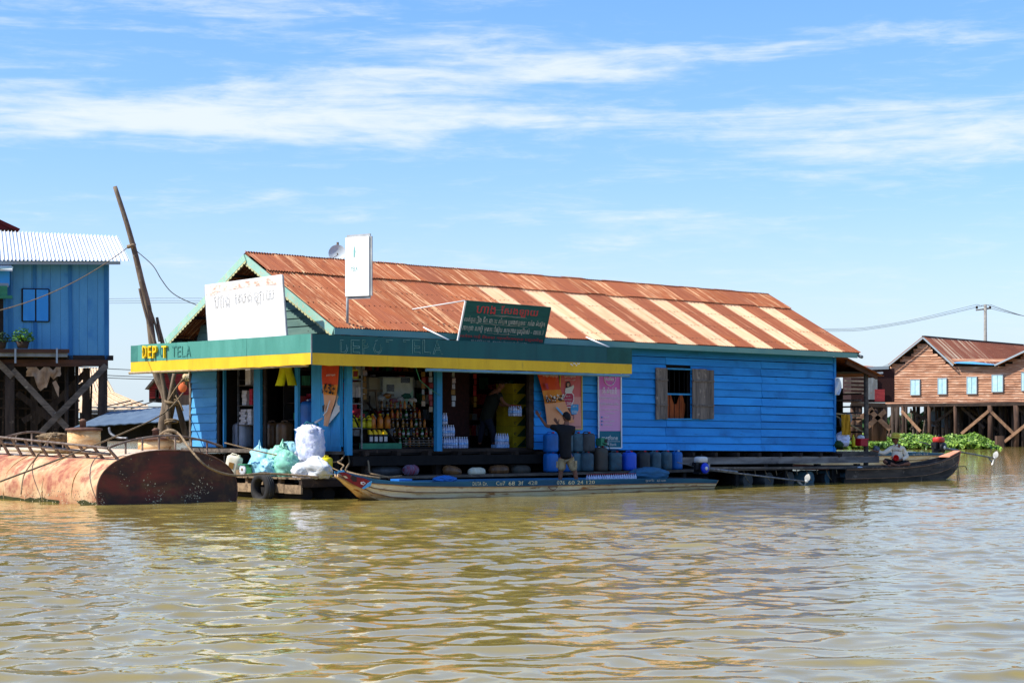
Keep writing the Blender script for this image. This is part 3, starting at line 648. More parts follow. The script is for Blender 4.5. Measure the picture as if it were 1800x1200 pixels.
# raised yellow letters (the O has fallen off) and the ghosts of the others
def letters_side(txt, px0, px1, pz0, pz1, m, ext, nm):
    a = t_at(px0, CS); b = t_at(px1, CS); z0 = z_at(pz1, CS, a); z1 = z_at(pz0, CS, a)
    M4 = plane_M((CS-ext-.012, a, z0), (0, -1, 0), (0, 0, 1))
    text_mb(txt, abs(a-b), z1-z0, ext=ext, M4=M4).build(nm, m, canopy)
for ch, p0, p1 in (('D', 254, 261), ('E', 264, 269.5), ('P', 272, 278.5), ('T', 288, 296)): letters_side(ch, p0, p1, 608, 629.5, 'letter_yellow', .028, 'letter')
for ch, p0, p1 in (('O', 281, 287), ('T', 303, 310), ('E', 312, 318), ('L', 320, 326), ('A', 328, 336)): letters_side(ch, p0, p1, 608, 627, 'letter_ghost', .002, 'letter_mark')
def letters_front(ch, px0, px1, keep=.7):
    a = s_at(px0, CT); b = s_at(px1, CT); z0 = z_at(622, a, CT); z1 = z_at(597, a, CT)
    mb = text_mb(ch, b-a, z1-z0, outline=True, M4=plane_M((a, CT-.016, z0), (1, 0, 0), (0, 0, 1)), keep=keep)
    if mb.f: mb.build('letter_mark', 'paint_scrap', canopy)
for ch, p0, p1 in (('D', 597, 611), ('E', 616, 632), ('P', 636, 648), ('O', 655, 671), ('T', 678, 690), ('T', 708, 720), ('E', 724, 738), ('L', 742, 756), ('A', 760, 778)): letters_front(ch, p0, p1, .62)
sc_ = MB()
for k in range(7): 
    p = onT(1003+k*2.4, 640+math.sin(k*2)*2, CT); sc_.box((p.x, CT-.014, p.z), (.045, .008, .02), rot=Matrix.Rotation(math.sin(k*3)*.7, 3, 'Y'))
sc_.build('paint_scrap', 'sign_white', canopy)
# bamboo poles under the fascia
def bamboo(name, a, b, r, m, parent, seg=.42):
    a = Vector(a); b = Vector(b); L = (b-a).length; n = max(2, int(L/seg)); pts = []; rs = []
    for i in range(n):
        for f, k in ((0, 1.18), (.06, 1.0), (.94, 1.0)): pts.append(a.lerp(b, (i+f)/n)); rs.append(r*k)
    pts.append(b); rs.append(r)
    return MB().tube(pts, rs, 8).build(name, m, parent)
p0 = onT(748, 650.5, CT+.02); p1 = onT(1106, 659, CT+.02)
bamboo('bamboo_pole', (p0.x, CT+.0, 2.845), (CR-.1, CT+.0, 2.845), .035, 'bamboo_blue', canopy)
bamboo('bamboo_pole', (CS-.0, CL+.06, 2.875), (CS+.06, -.9, 2.875), .03, 'bamboo', canopy)

# --- underneath: joists, long beam, stubs
jo = MB()
for s in np.arange(.4, 18.6, .92): 
    z = zf(s)-.09; MB().span((s, -.22, z-.06), (s+.11, 5.9, z+.045)).build('joist', 'dark_wood', shop)
z = FLOOR-.15
MB().beam((.05, -.16, FLOOR-.26), (door_r+.4, -.16, FLOOR-.27), .12, .22).build('beam', 'black_wood', shop)
MB().beam((door_r+.42, -.1, zf(8)-.28), (19.9, -.1, zf(19)-.24), .1, .19).build('beam', 'beam_grey', shop)
MB().beam((.05, 5.6, .82), (19.5, 5.6, .76), .1, .19).build('beam', 'dark_wood', shop)
for s in (.5, 2.6, 5.0, 7.4, 9.8, 12.2, 14.6, 17.0, 18.9): MB().span((s, -.08, .4), (s+.16, .06, zf(s)-.36)).build('stub_post', 'dark_wood', shop); MB().span((s, 5.5, .2), (s+.16, 5.65, .75)).build('stub_post', 'dark_wood', shop)
sb = MB().span((g0-.22, -.06, FLOOR-.11), (g0+.02, tB+.1, FLOOR-.04)).build('sill_plank', 'grey_plank', shop)
MB().span((g0-.30, tB+.12, FLOOR-.10), (g0+.02, tL+.05, FLOOR-.01)).build('sill_plank', 'grey_plank', shop)
MB().span((g0-.2, -.02, .45), (g0-.08, .12, FLOOR-.1)).span((g0-.2, 3.0, .45), (g0-.08, 3.14, FLOOR-.1)).span((g0-.2, 5.7, .45), (g0-.08, 5.84, FLOOR-.1)).build('stub_post', 'black_wood', shop)

# --- porch at the right end
ps = s_at(1522, -.02)
por = MB()
por.span((LEN+.02, -.1, .72), (ps+.5, .0, .86)); por.span((LEN+.02, .0, .80), (ps+.4, 5.6, .85))
porch = por.build('porch', 'grey_plank', shop)
for (s, t) in ((ps, -.02), (ps, 2.8), (ps, 5.5)): MB().tube([(s, t, .3), (s+.02, t, 1.8), (s, t, 3.25)], [.075, .07, .065], 8).build('porch_post', 'grey_plank', porch)
pr = [[(LEN+.1+(ps+.35-LEN)*k/1, t, 3.62-.52*k) for t in np.linspace(-.35, 5.9, 30)] for k in (0, 1)]
MB().sheet(pr, .012).build('porch_roof', 'rust_dark_sheet', porch)
MB().beam((LEN+.3, -.2, 3.48), (ps+.3, -.2, 3.06), .06, .12).build('rafter', 'brown_beam', porch)
MB().beam((LEN+.3, 2.6, 3.48), (ps+.3, 2.6, 3.06), .06, .12).build('rafter', 'brown_beam', porch)
for k in range(9): 
    z = 1.05+k*.19
    MB().beam((ps-.05, .1, z), (ps+.02, 5.2, z+random.uniform(-.05, .05)), .03, .05).build('rail', 'grey_plank' if k % 2 else 'dark_wood', porch)
for k in range(5): MB().beam((LEN+.2, 4.4, 1.1+k*.3), (ps, 4.4, 1.1+k*.3), .03, .05).build('rail', 'grey_plank', porch)
for k in range(4): MB().beam((LEN+.25+k*.35, 3.4, .9), (LEN+.45+k*.33, 3.5, 2.9), .05, .05).build('rail', 'dark_wood', porch)
for k in range(8): MB().span((LEN+.1+k*.30, 5.3, .7), (LEN+.1+k*.30+.25, 5.33, 3.0-.2*(k % 3))).build('back_board', ('dark_wood', 'inner_wood', 'grey_plank')[k % 3], porch)
for k in range(13): MB().span((ps+.09, .9+k*.36, .9+.1*(k % 3)), (ps+.12, .9+k*.36+.27+.05*(k % 2), 2.75-.25*((k*5) % 4))).build('filler_slat', ('dark_wood', 'inner_wood', 'old_wood', 'dark_wood')[k % 4], porch)  # dark slats added to close the bright sky gaps in the porch
for k in range(4): MB().span((LEN+.1, -.2+k*1.4, 3.18-.0), (ps+.25, 1.15+k*1.4, 3.2)).build('shade_board', 'inner_wood', porch)  # dark boards added to keep the underside of the porch roof from looking lit
for k in range(5): MB().span((LEN+.1, 2.0, 1.0+k*.42), (LEN+.9, 2.3, 1.03+k*.42)).build('porch_shelf', 'dark_wood', porch)
MB().beam((LEN+.1, .3, 2.0), (ps, .2, 1.9), .03, .04).beam((LEN+.1, .8, 2.3), (ps+.1, .1, 1.4), .03, .04).build('rail', 'bamboo', porch)

# ================================================================== ROOF-TOP SIGNS
# white billboard above the end canopy
def slab(corners, th, m, name, parent, nrm):
    return MB().prism(corners, Vector(nrm).normalized()*th).build(name, m, parent)
Q = [onS(360, 503, -1.55), onS(495, 484.5, -1.55), onS(503, 600, -1.5), onS(367, 612, -1.5)]
bb = thing('billboard', 'blank white billboard with faint outlined lettering standing on the canopy before the gable', 'sign', CORNER, HA)
slab(Q, .04, 'sign_white', 'panel', bb, (1, 0, 0))
e = Vector((-.006, 0, 0))
def lerpq(u, v): return Q[0].lerp(Q[1], u).lerp(Q[3].lerp(Q[2], u), v)
slab([lerpq(.01, .012)+e, lerpq(.985, .012)+e, lerpq(.985, .13)+e, lerpq(.6, .10)+e, lerpq(.2, .12)+e, lerpq(.1, .17)+e, lerpq(.01, .15)+e], .004, 'sign_rusty', 'stained_strip', bb, (1, 0, 0))
for a, b in ((0, 1), (1, 2), (2, 3), (3, 0)): MB().beam(Q[a]+Vector((.02, 0, 0)), Q[b]+Vector((.02, 0, 0)), .06, .035, up=(1, 0, 0)).build('frame_bar', 'sign_white' if a == 0 else 'sign_edge', bb)
ex = (Q[1]-Q[0]).normalized(); ez = Vector((0, 0, 1))
for body, u0, u1, v0, v1 in (('ហាង', .11, .32, .17, .40), ('ែសងឡាយ', .38, .89, .14, .42)):
    a = lerpq(u0, v1); wd = (lerpq(u1, v1)-a).length; h = (v1-v0)*(Q[0]-Q[3]).length
    mb = text_mb(body, wd, h*.95, outline=True, M4=plane_M(a+Vector((-.012, 0, .03)), ex, ez))
    mb.build('lettering', 'ink_grey', bb)
MB().beam(Q[0]+Vector((.06, -.1, -.2)), Q[3]+Vector((.06, -.1, 0)), .04, .04).build('prop', 'steel', bb)
MB().beam(Q[1]+Vector((.06, .1, -.2)), Q[2]+Vector((.06, .1, 0)), .04, .04).build('prop', 'steel', bb)
# white box sign on a pole
bs = thing('pole_sign', 'white upright box sign on a short grey pole standing on the rusty roof', 'sign', CORNER, HA)
S_ = s_at(606, -.3); zb = z_at(519, S_, -.3); zt = z_at(416, S_, -.3); tr = t_at(648, S_); tl = t_at(607, S_)
Qs = [Vector((S_, tl, zb)), Vector((S_-.02, tr, z_at(519, S_, tr))), Vector((S_-.02, tr, z_at(415, S_, tr))), Vector((S_, tl, z_at(419, S_, tl)))]
Qs = [Vector((S_, tl, z_at(521, S_, tl))), Vector((S_, tr, z_at(519.5, S_, tr))), Vector((S_, tr, z_at(415, S_, tr))), Vector((S_, tl, z_at(418, S_, tl)))]
MB().prism(Qs, (.11, 0, 0)).build('box', 'sign_white', bs)
for a, b in ((0, 1), (1, 2), (2, 3), (3, 0)): MB().beam(Qs[a]+Vector((.05, 0, 0)), Qs[b]+Vector((.05, 0, 0)), .12, .02, up=(1, 0, 0)).build('frame_bar', 'sign_edge', bs)
MB().tube([(S_+.05, tl-.01, zb+.2), (S_+.05, tl-.01, roof_z(tl)-.02)], .03, 8).build('pole', 'sign_edge', bs)
text_mb('TELA', .25, .09, ext=.001, M4=plane_M((S_-.004, tl-.2, zb+.52), (0, -1, 0), (0, 0, 1))).build('lettering', 'ink_pale', bs)
lg = MB().prism([(S_-.004, tl-.30, zb+.82), (S_-.004, tl-.34, zb+.82), (S_-.004, tl-.37, zb+.95), (S_-.004, tl-.33, zb+1.08), (S_-.004, tl-.30, zb+.97)], (-.002, 0, 0)); lg.build('emblem', 'ink_pale', bs)
# green painted board leaning out over the front canopy
gb = thing('painted_signboard', 'weathered dark green wooden signboard with red and white script leaning over the front canopy', 'sign', CORNER, HA)
G_ = [onT(818, 529, -1.0), onT(968, 541, -1.0), onT(955, 604, -.80), onT(804, 600, -.80)]
def gq(u, v): return G_[0].lerp(G_[1], u).lerp(G_[3].lerp(G_[2], u), v)
nG = (G_[1]-G_[0]).cross(G_[3]-G_[0]).normalized()
if nG.y > 0: nG = -nG
for k in range(7): MB().prism([gq(0, k/7+.0012), gq(1, k/7+.0012), gq(1, (k+1)/7-.0012), gq(0, (k+1)/7-.0012)], -nG*.025).build('board', 'board_green', gb)
ex = (G_[1]-G_[0]).normalized(); ez = (G_[0]-G_[3]); hG = ez.length; ez.normalize(); wG = (G_[1]-G_[0]).length
for body, u0, u1, v0, v1, m in (('ហាង', .14, .36, .07, .27, 'ink_red'), ('ែសងឡាយ', .42, .86, .05, .30, 'ink_red'), ('លក់គ្រឿង ទឹក ដោះ សំបុក ប្រេងឥន្ធនៈ សាំង ម៉ាស៊ូត', .03, .97, .34, .53, 'ink_dim'),
                                ('កាហ្វេ សាប៊ូ ម្សៅស៊ុប សម្ភារៈប្រើប្រាស់ - លេខ.1', .03, .97, .56, .75, 'ink_dim'), ('លក់បោះដុំ និងរាយ តម្លៃសមរម្យ បញ្ជាទិញ', .02, .98, .80, .90, 'ink_red'), ('ទូរស័ព្ទ សូមទំនាក់ទំនង', .15, .8, .93, .985, 'ink_dim')):
    text_mb(body, wG*(u1-u0), hG*(v1-v0), ext=.001, M4=plane_M(gq(u0, v1)+nG*.004, ex, ez)).build('lettering', m, gb)
ck = MB()
for k in range(12):
    u = random.uniform(.03, .6); v = random.choice((.3, .31, .33, .52, .54, .78, .77, .15)); L = random.uniform(.15, .4); pts = [gq(min(.98, u+L*i/6), v+.008*math.sin(i*1.9+k)+.02*i/6)+nG*.004 for i in range(7)]
    ck.tube(pts, .004, 4)
ck.build('crack', 'crack_pale', gb)
MB().beam(G_[0]+nG*.005, G_[3]+nG*.005, .04, .03, up=nG).build('frame_bar', 'sign_white', gb)
MB().beam(G_[0], G_[1], .04, .015, up=nG).beam(G_[1], G_[2], .03, .012, up=nG).build('frame_bar', 'board_green', gb)
def on_roof(px, py):                      # the point of the front roof slope seen at a picture position
    t = -.5
    for _ in range(60):
        s = s_at(px, t); z = z_at(py, s, t); t += (z-roof_z(t))*.5
    return Vector((s, t, roof_z(t)+.02))
MB().tube([G_[0]+Vector((0, .02, .01)), on_roof(725, 545)], .014, 6).build('stay_rod', 'sign_white', gb)
MB().tube([on_roof(744, 577), Vector((s_at(789, -1.04), -1.04, CZ1+.0))], .02, 6).build('stay_rod', 'sign_white', gb)
MB().tube([on_roof(1030, 594), Vector((s_at(1071, -1.04), -1.04, CZ1+.0))], .02, 6).build('stay_rod', 'sign_white', gb)
# satellite dish behind the ridge
dp = at(593, 446, 45.2); ds = thing('satellite_dish', 'small grey mesh satellite dish on a stick behind the roof ridge', 'satellite dish', dp)
prof = [(.02+.20*k/5, -.06*(k/5)**2) for k in range(6)]
R_ = Matrix.Rotation(math.radians(78), 3, 'X') @ Matrix.Rotation(0, 3, 'Y')
m_ = MB(); vs = [R_ @ Vector((r*math.cos(2*PI*k/18), r*math.sin(2*PI*k/18), -z)) for r, z in prof for k in range(18)]
m_.add(vs, [(i*18+k, i*18+(k+1) % 18, (i+1)*18+(k+1) % 18, (i+1)*18+k) for i in range(5) for k in range(18)], 0, True); m_.build('dish', 'machine_white', ds)
MB().tube([(0, .08, .30), (.01, .08, -.1), (0, .08, -.9)], .03, 6).build('mast', 'old_wood', ds)
MB().tube([(-.3, 0, -.35), (-.15, -.1, -.15), (.05, -.3, -.05)], .01, 5).box((.12, -.05, -.2), (.12, .1, .12)).tube([(.05, 0, -.2), (.35, 0, -.18)], .02, 5).build('feed_arm', 'steel', ds)
from mathutils import noise as mnoise
def lump(c, r, seed, n=40, m=28, amp=.12, flat=.0, pinch=None, ex=2.0):
    """crumpled bag: a bulging body whose skin is folded by noise"""
    R = random.Random(seed); off = Vector((seed*3.1, seed*1.7, seed*.9)); P = []
    for i in range(m):
        th = PI*i/(m-1); row = []
        for k in range(n):
            a = 2*PI*k/n; x, y, z = math.sin(th)*math.cos(a), math.sin(th)*math.sin(a), math.cos(th)
            if ex != 2: q = (abs(x)**ex+abs(y)**ex+abs(z)**ex)**(-1/ex); x, y, z = x*q, y*q, z*q
            v = Vector((x, y, z)); f1 = mnoise.noise(v*1.3+off); f2 = 1-2*abs(mnoise.noise(v*2.6+off*2)); f3 = 1-2*abs(mnoise.noise(v*6.5+off))
            f4 = 1-2*abs(mnoise.noise(v*13+off*3)); d = 1+amp*(1.2*f1+.85*(f2-.5)+.55*(f3-.5)+.28*(f4-.5))
            z = max(z, -flat) if flat else z
            if pinch and z > pinch: s_ = max(.18, 1-(z-pinch)*1.5); x *= s_*(1+.3*f3); y *= s_*(1+.3*f3)
            row.append((c[0]+r[0]*x*d, c[1]+r[1]*y*d, c[2]+r[2]*z*(1+(d-1)*.6)))
        P.append(row+[row[0]])
    return MB().grid(P, sm=True)
# ================================================================== BANNERS
def banner(name, label, cat, pts, cols, th=.006):
    """pts: grid of shop-local points (rows top to bottom); cols: list of (row0, row1, material)"""
    t = thing(name, label, cat, CORNER, HA)
    for i, (a, b, m) in enumerate(cols): MB().sheet(pts[a:b+1], th).build('print_panel' if i else 'cloth', m, t)
    return t
def subst(P0, P1, P2, P3, nr, nc, wob):  # corners tl,tr,br,bl
    G = []
    for i in range(nr+1):
        v = i/nr; r = []
        for j in range(nc+1):
            u = j/nc; p = P0.lerp(P1, u).lerp(P3.lerp(P2, u), v); p = p+Vector(wob(u, v)); r.append(p)
        G.append(r)
    return G
# hanging on the corner panel (faces the sun)
B0 = onS(566, 640, -.20); B1 = onS(596, 640, -.20); B2 = onS(577, 749, -.22); B3 = onS(570, 747, -.22)
G = subst(B0, B1, B2, B3, 12, 6, lambda u, v: (-.05*math.sin(PI*u)*v-.02*math.sin(7*v), .0, 0))
G = [[p+Vector((0, -.10*math.sin(PI*min(1, i/9))*(j/6), 0)) if i else p for j, p in enumerate(r)] for i, r in enumerate(G)]
b1 = banner('hanging_banner', 'orange advertising banner hanging twisted on the blue corner boards by the white sack', 'banner', G, [(0, 4, 'ban_orange'), (4, 6, 'ban_amber'), (6, 12, 'ban_peach')])
MB().sheet(subst(onS(592, 690, -.16), onS(594, 696, -.14), onS(599, 722, -.12), onS(580, 744, -.2), 6, 3, lambda u, v: (.03*math.sin(5*v), 0, 0)), .004).build('cloth_back', 'ban_back', b1)
def band_marks(root, f, n, m, sz, seed):   # dots of the printed crowd of bottles
    r = random.Random(seed); mb = MB()
    for k in range(n):
        u, v = r.random(), r.random(); c, nx = f(u, v); mb.box(c, (sz*r.uniform(.5, 1.2), .004, sz*r.uniform(.6, 1.4)), rz=nx)
    return mb.build('printed_marks', m, root)
band_marks(b1, lambda u, v: (G[5][0].lerp(G[5][6], .05+.9*u)+Vector((-.05, 0, .12-.2*v)), PI/2), 34, 'ban_black', .04, 3)
text_mb('ត្រជាក់ ស្រស់', .34, .06, ext=.001, M4=plane_M(G[1][6]+Vector((-.05, .40, -.15)), (0, -1, 0), (0, 0, 1))).build('lettering', 'ink_white', b1)
MB().prism([G[8][1]+Vector((-.08, 0, -.02)), G[8][3]+Vector((-.08, 0, .02)), G[9][3]+Vector((-.08, 0, -.03)), G[9][2]+Vector((-.08, 0, -.05))], (-.002, 0, 0)).build('printed_can', 'ban_black', b1)
MB().tube([G[7][5]+Vector((-.08, 0, 0)), G[9][5]+Vector((-.08, 0, 0)), G[10][3]+Vector((-.07, 0, 0))], .012, 5).build('printed_mark', 'ink_white', b1)

# front wall, draped orange banner
TB = -.10
G = subst(onT(937, 640, TB), onT(977, 640, TB), onT(1008, 742, TB), onT(962, 748, TB), 14, 8, lambda u, v: (0, -.03-.05*math.sin(PI*v)*(1-u)-.03*math.sin(u*9+v*4), 0))
G = [[p+Vector((-.12*math.sin(PI*v_)*1.0*u_**2*.8, 0, 0)) for u_, p in zip(np.linspace(0, 1, 9), r)] for v_, r in zip(np.linspace(0, 1, 15), G)]
b2 = banner('draped_banner', 'orange banner with a crowd of bottles slumping off the blue wall above the man', 'banner', G, [(0, 6, 'ban_orange'), (6, 9, 'ban_amber'), (9, 14, 'ban_peach')])
for sd, m, n in ((1, 'ban_black', 70), (2, 'ink_white', 34)):
    band_marks(b2, lambda u, v: (G[8][0].lerp(G[8][8], .03+.94*u)+Vector((0, -.05, (.05 if m == 'ban_black' else .09)-.14*v)), 0), n, m, .028, sd)
text_mb('ប៉ះ: កីឡាករ បើកគម្របឈ្នះ', .52, .10, ext=.001, M4=plane_M(G[3][1]+Vector((-.02, -.075, 0)), (1, 0, -.02), (0, 0, 1))).build('lettering', 'ink_white', b2)
MB().prism([G[5][1]+Vector((-.03, -.08, .06)), G[5][3]+Vector((-.08, -.08, .06)), G[6][3]+Vector((-.08, -.08, .02)), G[6][1]+Vector((0, -.08, .04))], (0, -.002, 0)).build('printed_badge', 'badge_red', b2)
MB().beam(G[10][3]+Vector((0, -.09, 0)), G[13][6]+Vector((0, -.06, 0)), .004, .05).build('printed_bottle', 'paint_lightblue', b2)
# pink banner
G = subst(onT(984, 640, -.06), onT(1022.5, 640, -.06), onT(1023.5, 755, -.06), onT(984, 755, -.06), 4, 2, lambda u, v: (0, -.01*math.sin(9*u+5*v), 0))
b3 = banner('price_banner', 'pink telephone card banner with yellow edges and prices on the blue wall', 'banner', G, [(0, 2, 'ban_pink'), (2, 4, 'ban_pale')])
def lp(px, py, t): return onT(px, py, t)
MB().beam(lp(984.5, 640, -.075), lp(984.5, 755, -.075), .03, .004, up=(0, 1, 0)).beam(lp(1023, 640, -.075), lp(1023.5, 755, -.075), .03, .004, up=(0, 1, 0)).beam(lp(984, 754.5, -.075), lp(1023.5, 754.5, -.075), .004, .02).build('edging', 'ban_yellow', b3)
def flat(root, name, m, pts, t): MB().prism([lp(x, y, t) for x, y in pts], (0, -.003, 0)).build(name, m, root)
def words(root, body, px0, px1, py0, py1, t, m):
    a = lp(px0, py1, t); b = lp(px1, py1, t); z = lp(px0, py0, t).z
    text_mb(body, b.x-a.x, z-a.z, ext=.0008, M4=plane_M(a, (1, 0, 0), (0, 0, 1))).build('lettering', m, root)
tt = -.082
words(b3, 'ប្រាក់រង្វាន់', 992, 1012, 657, 664, tt, 'ink_white'); words(b3, 'ឆ្នោត ថ្មី', 993, 1011, 666, 669, tt, 'ink_white')
# a woman holding a phone, printed
flat(b3, 'printed_hair', 'ban_black', [(996, 671), (1001, 670), (1003, 675), (1002, 682), (995, 682), (994.5, 675)], tt)
flat(b3, 'printed_face', 'skin_pale', [(996.6, 673), (1000.8, 673), (1000.8, 678), (998.6, 680), (996.6, 678)], tt-.004)
flat(b3, 'printed_dress', 'ink_white', [(993, 690), (994, 682), (998, 681), (1004, 679), (1008, 676), (1009, 680), (1005, 690)], tt-.003)
flat(b3, 'printed_badge', 'ink_white', [(995.2, 690), (1006, 690), (1008.8, 694), (1008.8, 703), (1004, 716), (994, 716), (989.6, 712), (989.6, 700)], tt-.006)
flat(b3, 'printed_badge', 'badge_red', [(995.8, 691.2), (1005.4, 691.2), (1007.8, 695), (1007.8, 702.6), (1003.4, 714.6), (994.6, 714.6), (990.7, 711.4), (990.7, 700.6)], tt-.010)
words(b3, '2.500៛', 992, 1006, 706, 712, tt-.015, 'ink_white'); words(b3, 'ឆ្នោត', 995, 1002, 695, 698, tt-.015, 'ink_white'); words(b3, 'គ្រប់ជំពូក', 992, 1006, 700.5, 703, tt-.015, 'ink_white')
flat(b3, 'printed_badge', 'badge_blue', [(1004, 710.5), (1017, 710.5), (1017, 720), (1013, 728), (1005, 728), (1003, 722)], tt-.012)
words(b3, '3.500៛', 1005, 1015, 721, 726, tt-.017, 'ink_white'); words(b3, 'ឆ្នោត', 1007, 1014, 712.5, 716, tt-.017, 'ink_white')
flat(b3, 'printed_badge', 'ban_black', [(993, 717), (1001, 717), (1001, 724), (993, 724)], tt-.012); words(b3, 'ថ្មី', 995, 999, 718.5, 722.5, tt-.017, 'ink_white')
MB().tube([lp(x, y, tt-.006) for x, y in ((1001, 729), (1008, 729), (1009, 733), (1006, 740), (1000, 740))], .008, 4).build('printed_mark', 'ban_black', b3)
words(b3, 'ទូរស័ព្ទទាក់ទង 23', 1008, 1021, 748.5, 750.5, tt, 'ban_black')
# tall magenta banner in a white frame
t4 = -.09
G = subst(onT(1052, 640, t4), onT(1091, 640, t4), onT(1091.5, 786.5, t4), onT(1053, 786.5, t4), 10, 2, lambda u, v: (0, 0, 0))
b4 = banner('framed_banner', 'tall pink mobile phone banner with teal foot in a white frame on the blue wall', 'banner', G, [(0, 3, 'ban_magenta'), (3, 8, 'ban_lilac'), (8, 10, 'ban_teal')])
for a, b in (((1051.5, 640), (1052.5, 787)), ((1091.5, 640), (1092.5, 787))): MB().beam(lp(*a, t4-.02), lp(*b, t4-.02), .035, .02, up=(0, 1, 0)).build('frame_bar', 'sign_white', b4)
MB().beam(lp(1052, 787, t4-.02), lp(1092, 787, t4-.02), .02, .03).build('frame_bar', 'sign_white', b4)
t5 = t4-.012
el = [(1072+9.8*math.cos(a), 664+13.5*math.sin(a)) for a in np.linspace(-.4, PI+.4, 16)]
MB().tube([lp(x, y, t5) for x, y in el], .010, 4).build('printed_ring', 'ink_white', b4)
words(b4, 'money', 1064, 1079, 664, 671, t5, 'ink_white'); MB().tube([lp(x, y, t5) for x, y in ((1069, 660), (1072, 663), (1075, 660))], .014, 4).build('printed_mark', 'ink_white', b4)
words(b4, 'អ៊ី-ម៉ាន់នី', 1059, 1084, 680, 692, t5, 'ink_white'); words(b4, 'សេវាផ្ទេរប្រាក់ លឿន', 1055, 1089, 695.5, 702, t5, 'ink_white'); words(b4, 'ទូទាំងប្រទេស រហ័ស', 1056, 1088, 706, 713, t5, 'ink_white')
words(b4, 'ទីនេះមានសេវាផ្ញើ និងដកប្រាក់', 1055, 1089, 718, 721, t5, 'ink_white'); words(b4, 'លឿន និងងាយ', 1064, 1081, 724, 728, t5, 'ink_white')
for i, y in enumerate((733, 740, 746)):
    MB().lathe([(.024, 0), (.024, .004)], 12, lp(1058, y, t5), rot=Matrix.Rotation(PI/2, 3, 'X')).build('printed_dot', 'badge_blue', b4); words(b4, ('លុយ ស្តី', 'ទូទាត់ប្រាក់', 'បង់វិក្កយបត្រ')[i], 1062, (1070, 1080, 1076)[i], y-2, y+2, t5, 'ink_white')
words(b4, 'metfone', 1058, 1086, 765, 773, t5, 'ink_white'); words(b4, 'MB', 1064, 1071, 777, 783.5, t5, 'ink_white'); words(b4, 'Bank', 1072.5, 1083.5, 778.5, 783, t5, 'ink_white')
MB().beam(lp(1054, 775.5, t5), lp(1090, 775.5, t5), .003, .008).build('printed_mark', 'ink_white', b4)

# ================================================================== JERRYCANS
def jerry_parts(m, h=.47, wx=.17, wy=.13, cap='cap_red', capx=.08):
    b = MB(); b.lathe([(.55, 0), (.9, .012), (1, .05), (.985, .12), (1.0, .2), (.985, h*.62), (1.0, h*.78), (.96, h*.9), (.82, h*.97), (.5, h)], 20, sx=wx, sy=wy, ex=3.6)
    hd = MB().tube([(-wx*.7, 0, h*.95), (-wx*.5, 0, h+.03), (wx*.1, 0, h+.035), (wx*.25, 0, h*.97)], .014, 6)
    cp = MB().lathe([(.028, h-.02), (.030, h+.03), (.026, h+.035)], 10, (capx, 0, 0))
    return (b.mesh('body', m), hd.mesh('handle', m), cp.mesh('cap', cap))
JC = {}
def jerrycan(label, m, loc, rz, group=None, h=.47, wx=.17, wy=.13, cap='cap_red', rot=None):
    k = (m, h, wx*1.12, wy, cap)
    if k not in JC: JC[k] = jerry_parts(*k)
    t = thing('jerrycan', label, 'jerrycan', loc, rz, group)
    for n_, me in zip(('body', 'handle', 'cap'), JC[k]): obj(n_, me, t)
    if rot: t.rotation_euler = rot
    return t
RAFT = .46
gj = 'jerrycans stored against the blue front wall'
def front_can(px, t, z, label, m, **kw):
    s = s_at(px, t); return jerrycan(label, m, hp(s, t, z), HA+random.uniform(-.08, .08), gj, **kw)
front_can(968, -.42, RAFT, 'blue jerrycan standing behind the man in black, lower one at the doorway side', 'can_blue', wx=.17)
front_can(968, -.40, RAFT+.485, 'blue jerrycan stacked highest beside the doorway, left of the man in black', 'can_blue')
front_can(994, -.42, RAFT, 'blue jerrycan hidden behind the bare legs of the man in black', 'can_blue')
front_can(994, -.42, RAFT+.485, 'dark jerrycan hidden behind the back of the man in black', 'can_slate')
front_can(1013, -.40, RAFT+.485, 'grey green jerrycan in the upper row just right of the man in black', 'can_slate', wx=.15)
front_can(1011, -.42, RAFT, 'teal jerrycan low behind the right leg of the man in black', 'can_slate', wx=.13)
front_can(1032, -.45, RAFT+.485, 'dark grey jerrycan in the upper row below the pink price banner', 'can_grey', wx=.19)
front_can(1030, -.52, RAFT, 'dark slate jerrycan with red cap under the dark grey one', 'can_slate', wx=.18)
front_can(1056, -.50, RAFT, 'tall stained brown jerrycan under the teal pump box', 'can_brown', h=.60, wx=.165)
front_can(1080.5, -.56, RAFT, 'slate jerrycan below the foot of the tall pink banner', 'can_slate', wx=.165)
front_can(1106, -.6, RAFT, 'bright blue jerrycan with red cap in the lower row', 'can_bright', wx=.175)
front_can(1130, -.56, RAFT, 'blackish jerrycan to the right of the bright blue one', 'can_black', wx=.165)
front_can(1151, -.56, RAFT, 'third jerrycan from the right end, faded blue with a red cap', 'can_slate', wx=.14)
front_can(1170.5, -.56, RAFT, 'second jerrycan from the right end, slate with a red cap', 'can_slate', wx=.14)
front_can(1189, -.56, RAFT, 'last jerrycan at the right end of the row, blue with a pale cap', 'can_blue', wx=.13, cap='can_white')
s = s_at(1057, -.5); pb = thing('pump_box', 'small teal pump box standing on the tall brown jerrycan', 'pump', hp(s, -.5, RAFT+.64), HA)
MB().box((0, 0, .09), (.22, .18, .18)).box((0, 0, .185), (.16, .12, .02)).build('case', 'tray_green', pb); MB().box((.06, -.1, .12), (.08, .03, .09)).tube([(-.05, -.09, .06), (.12, -.14, .0), (.2, -.1, -.1)], .012, 6).build('switch', 'engine_black', pb)

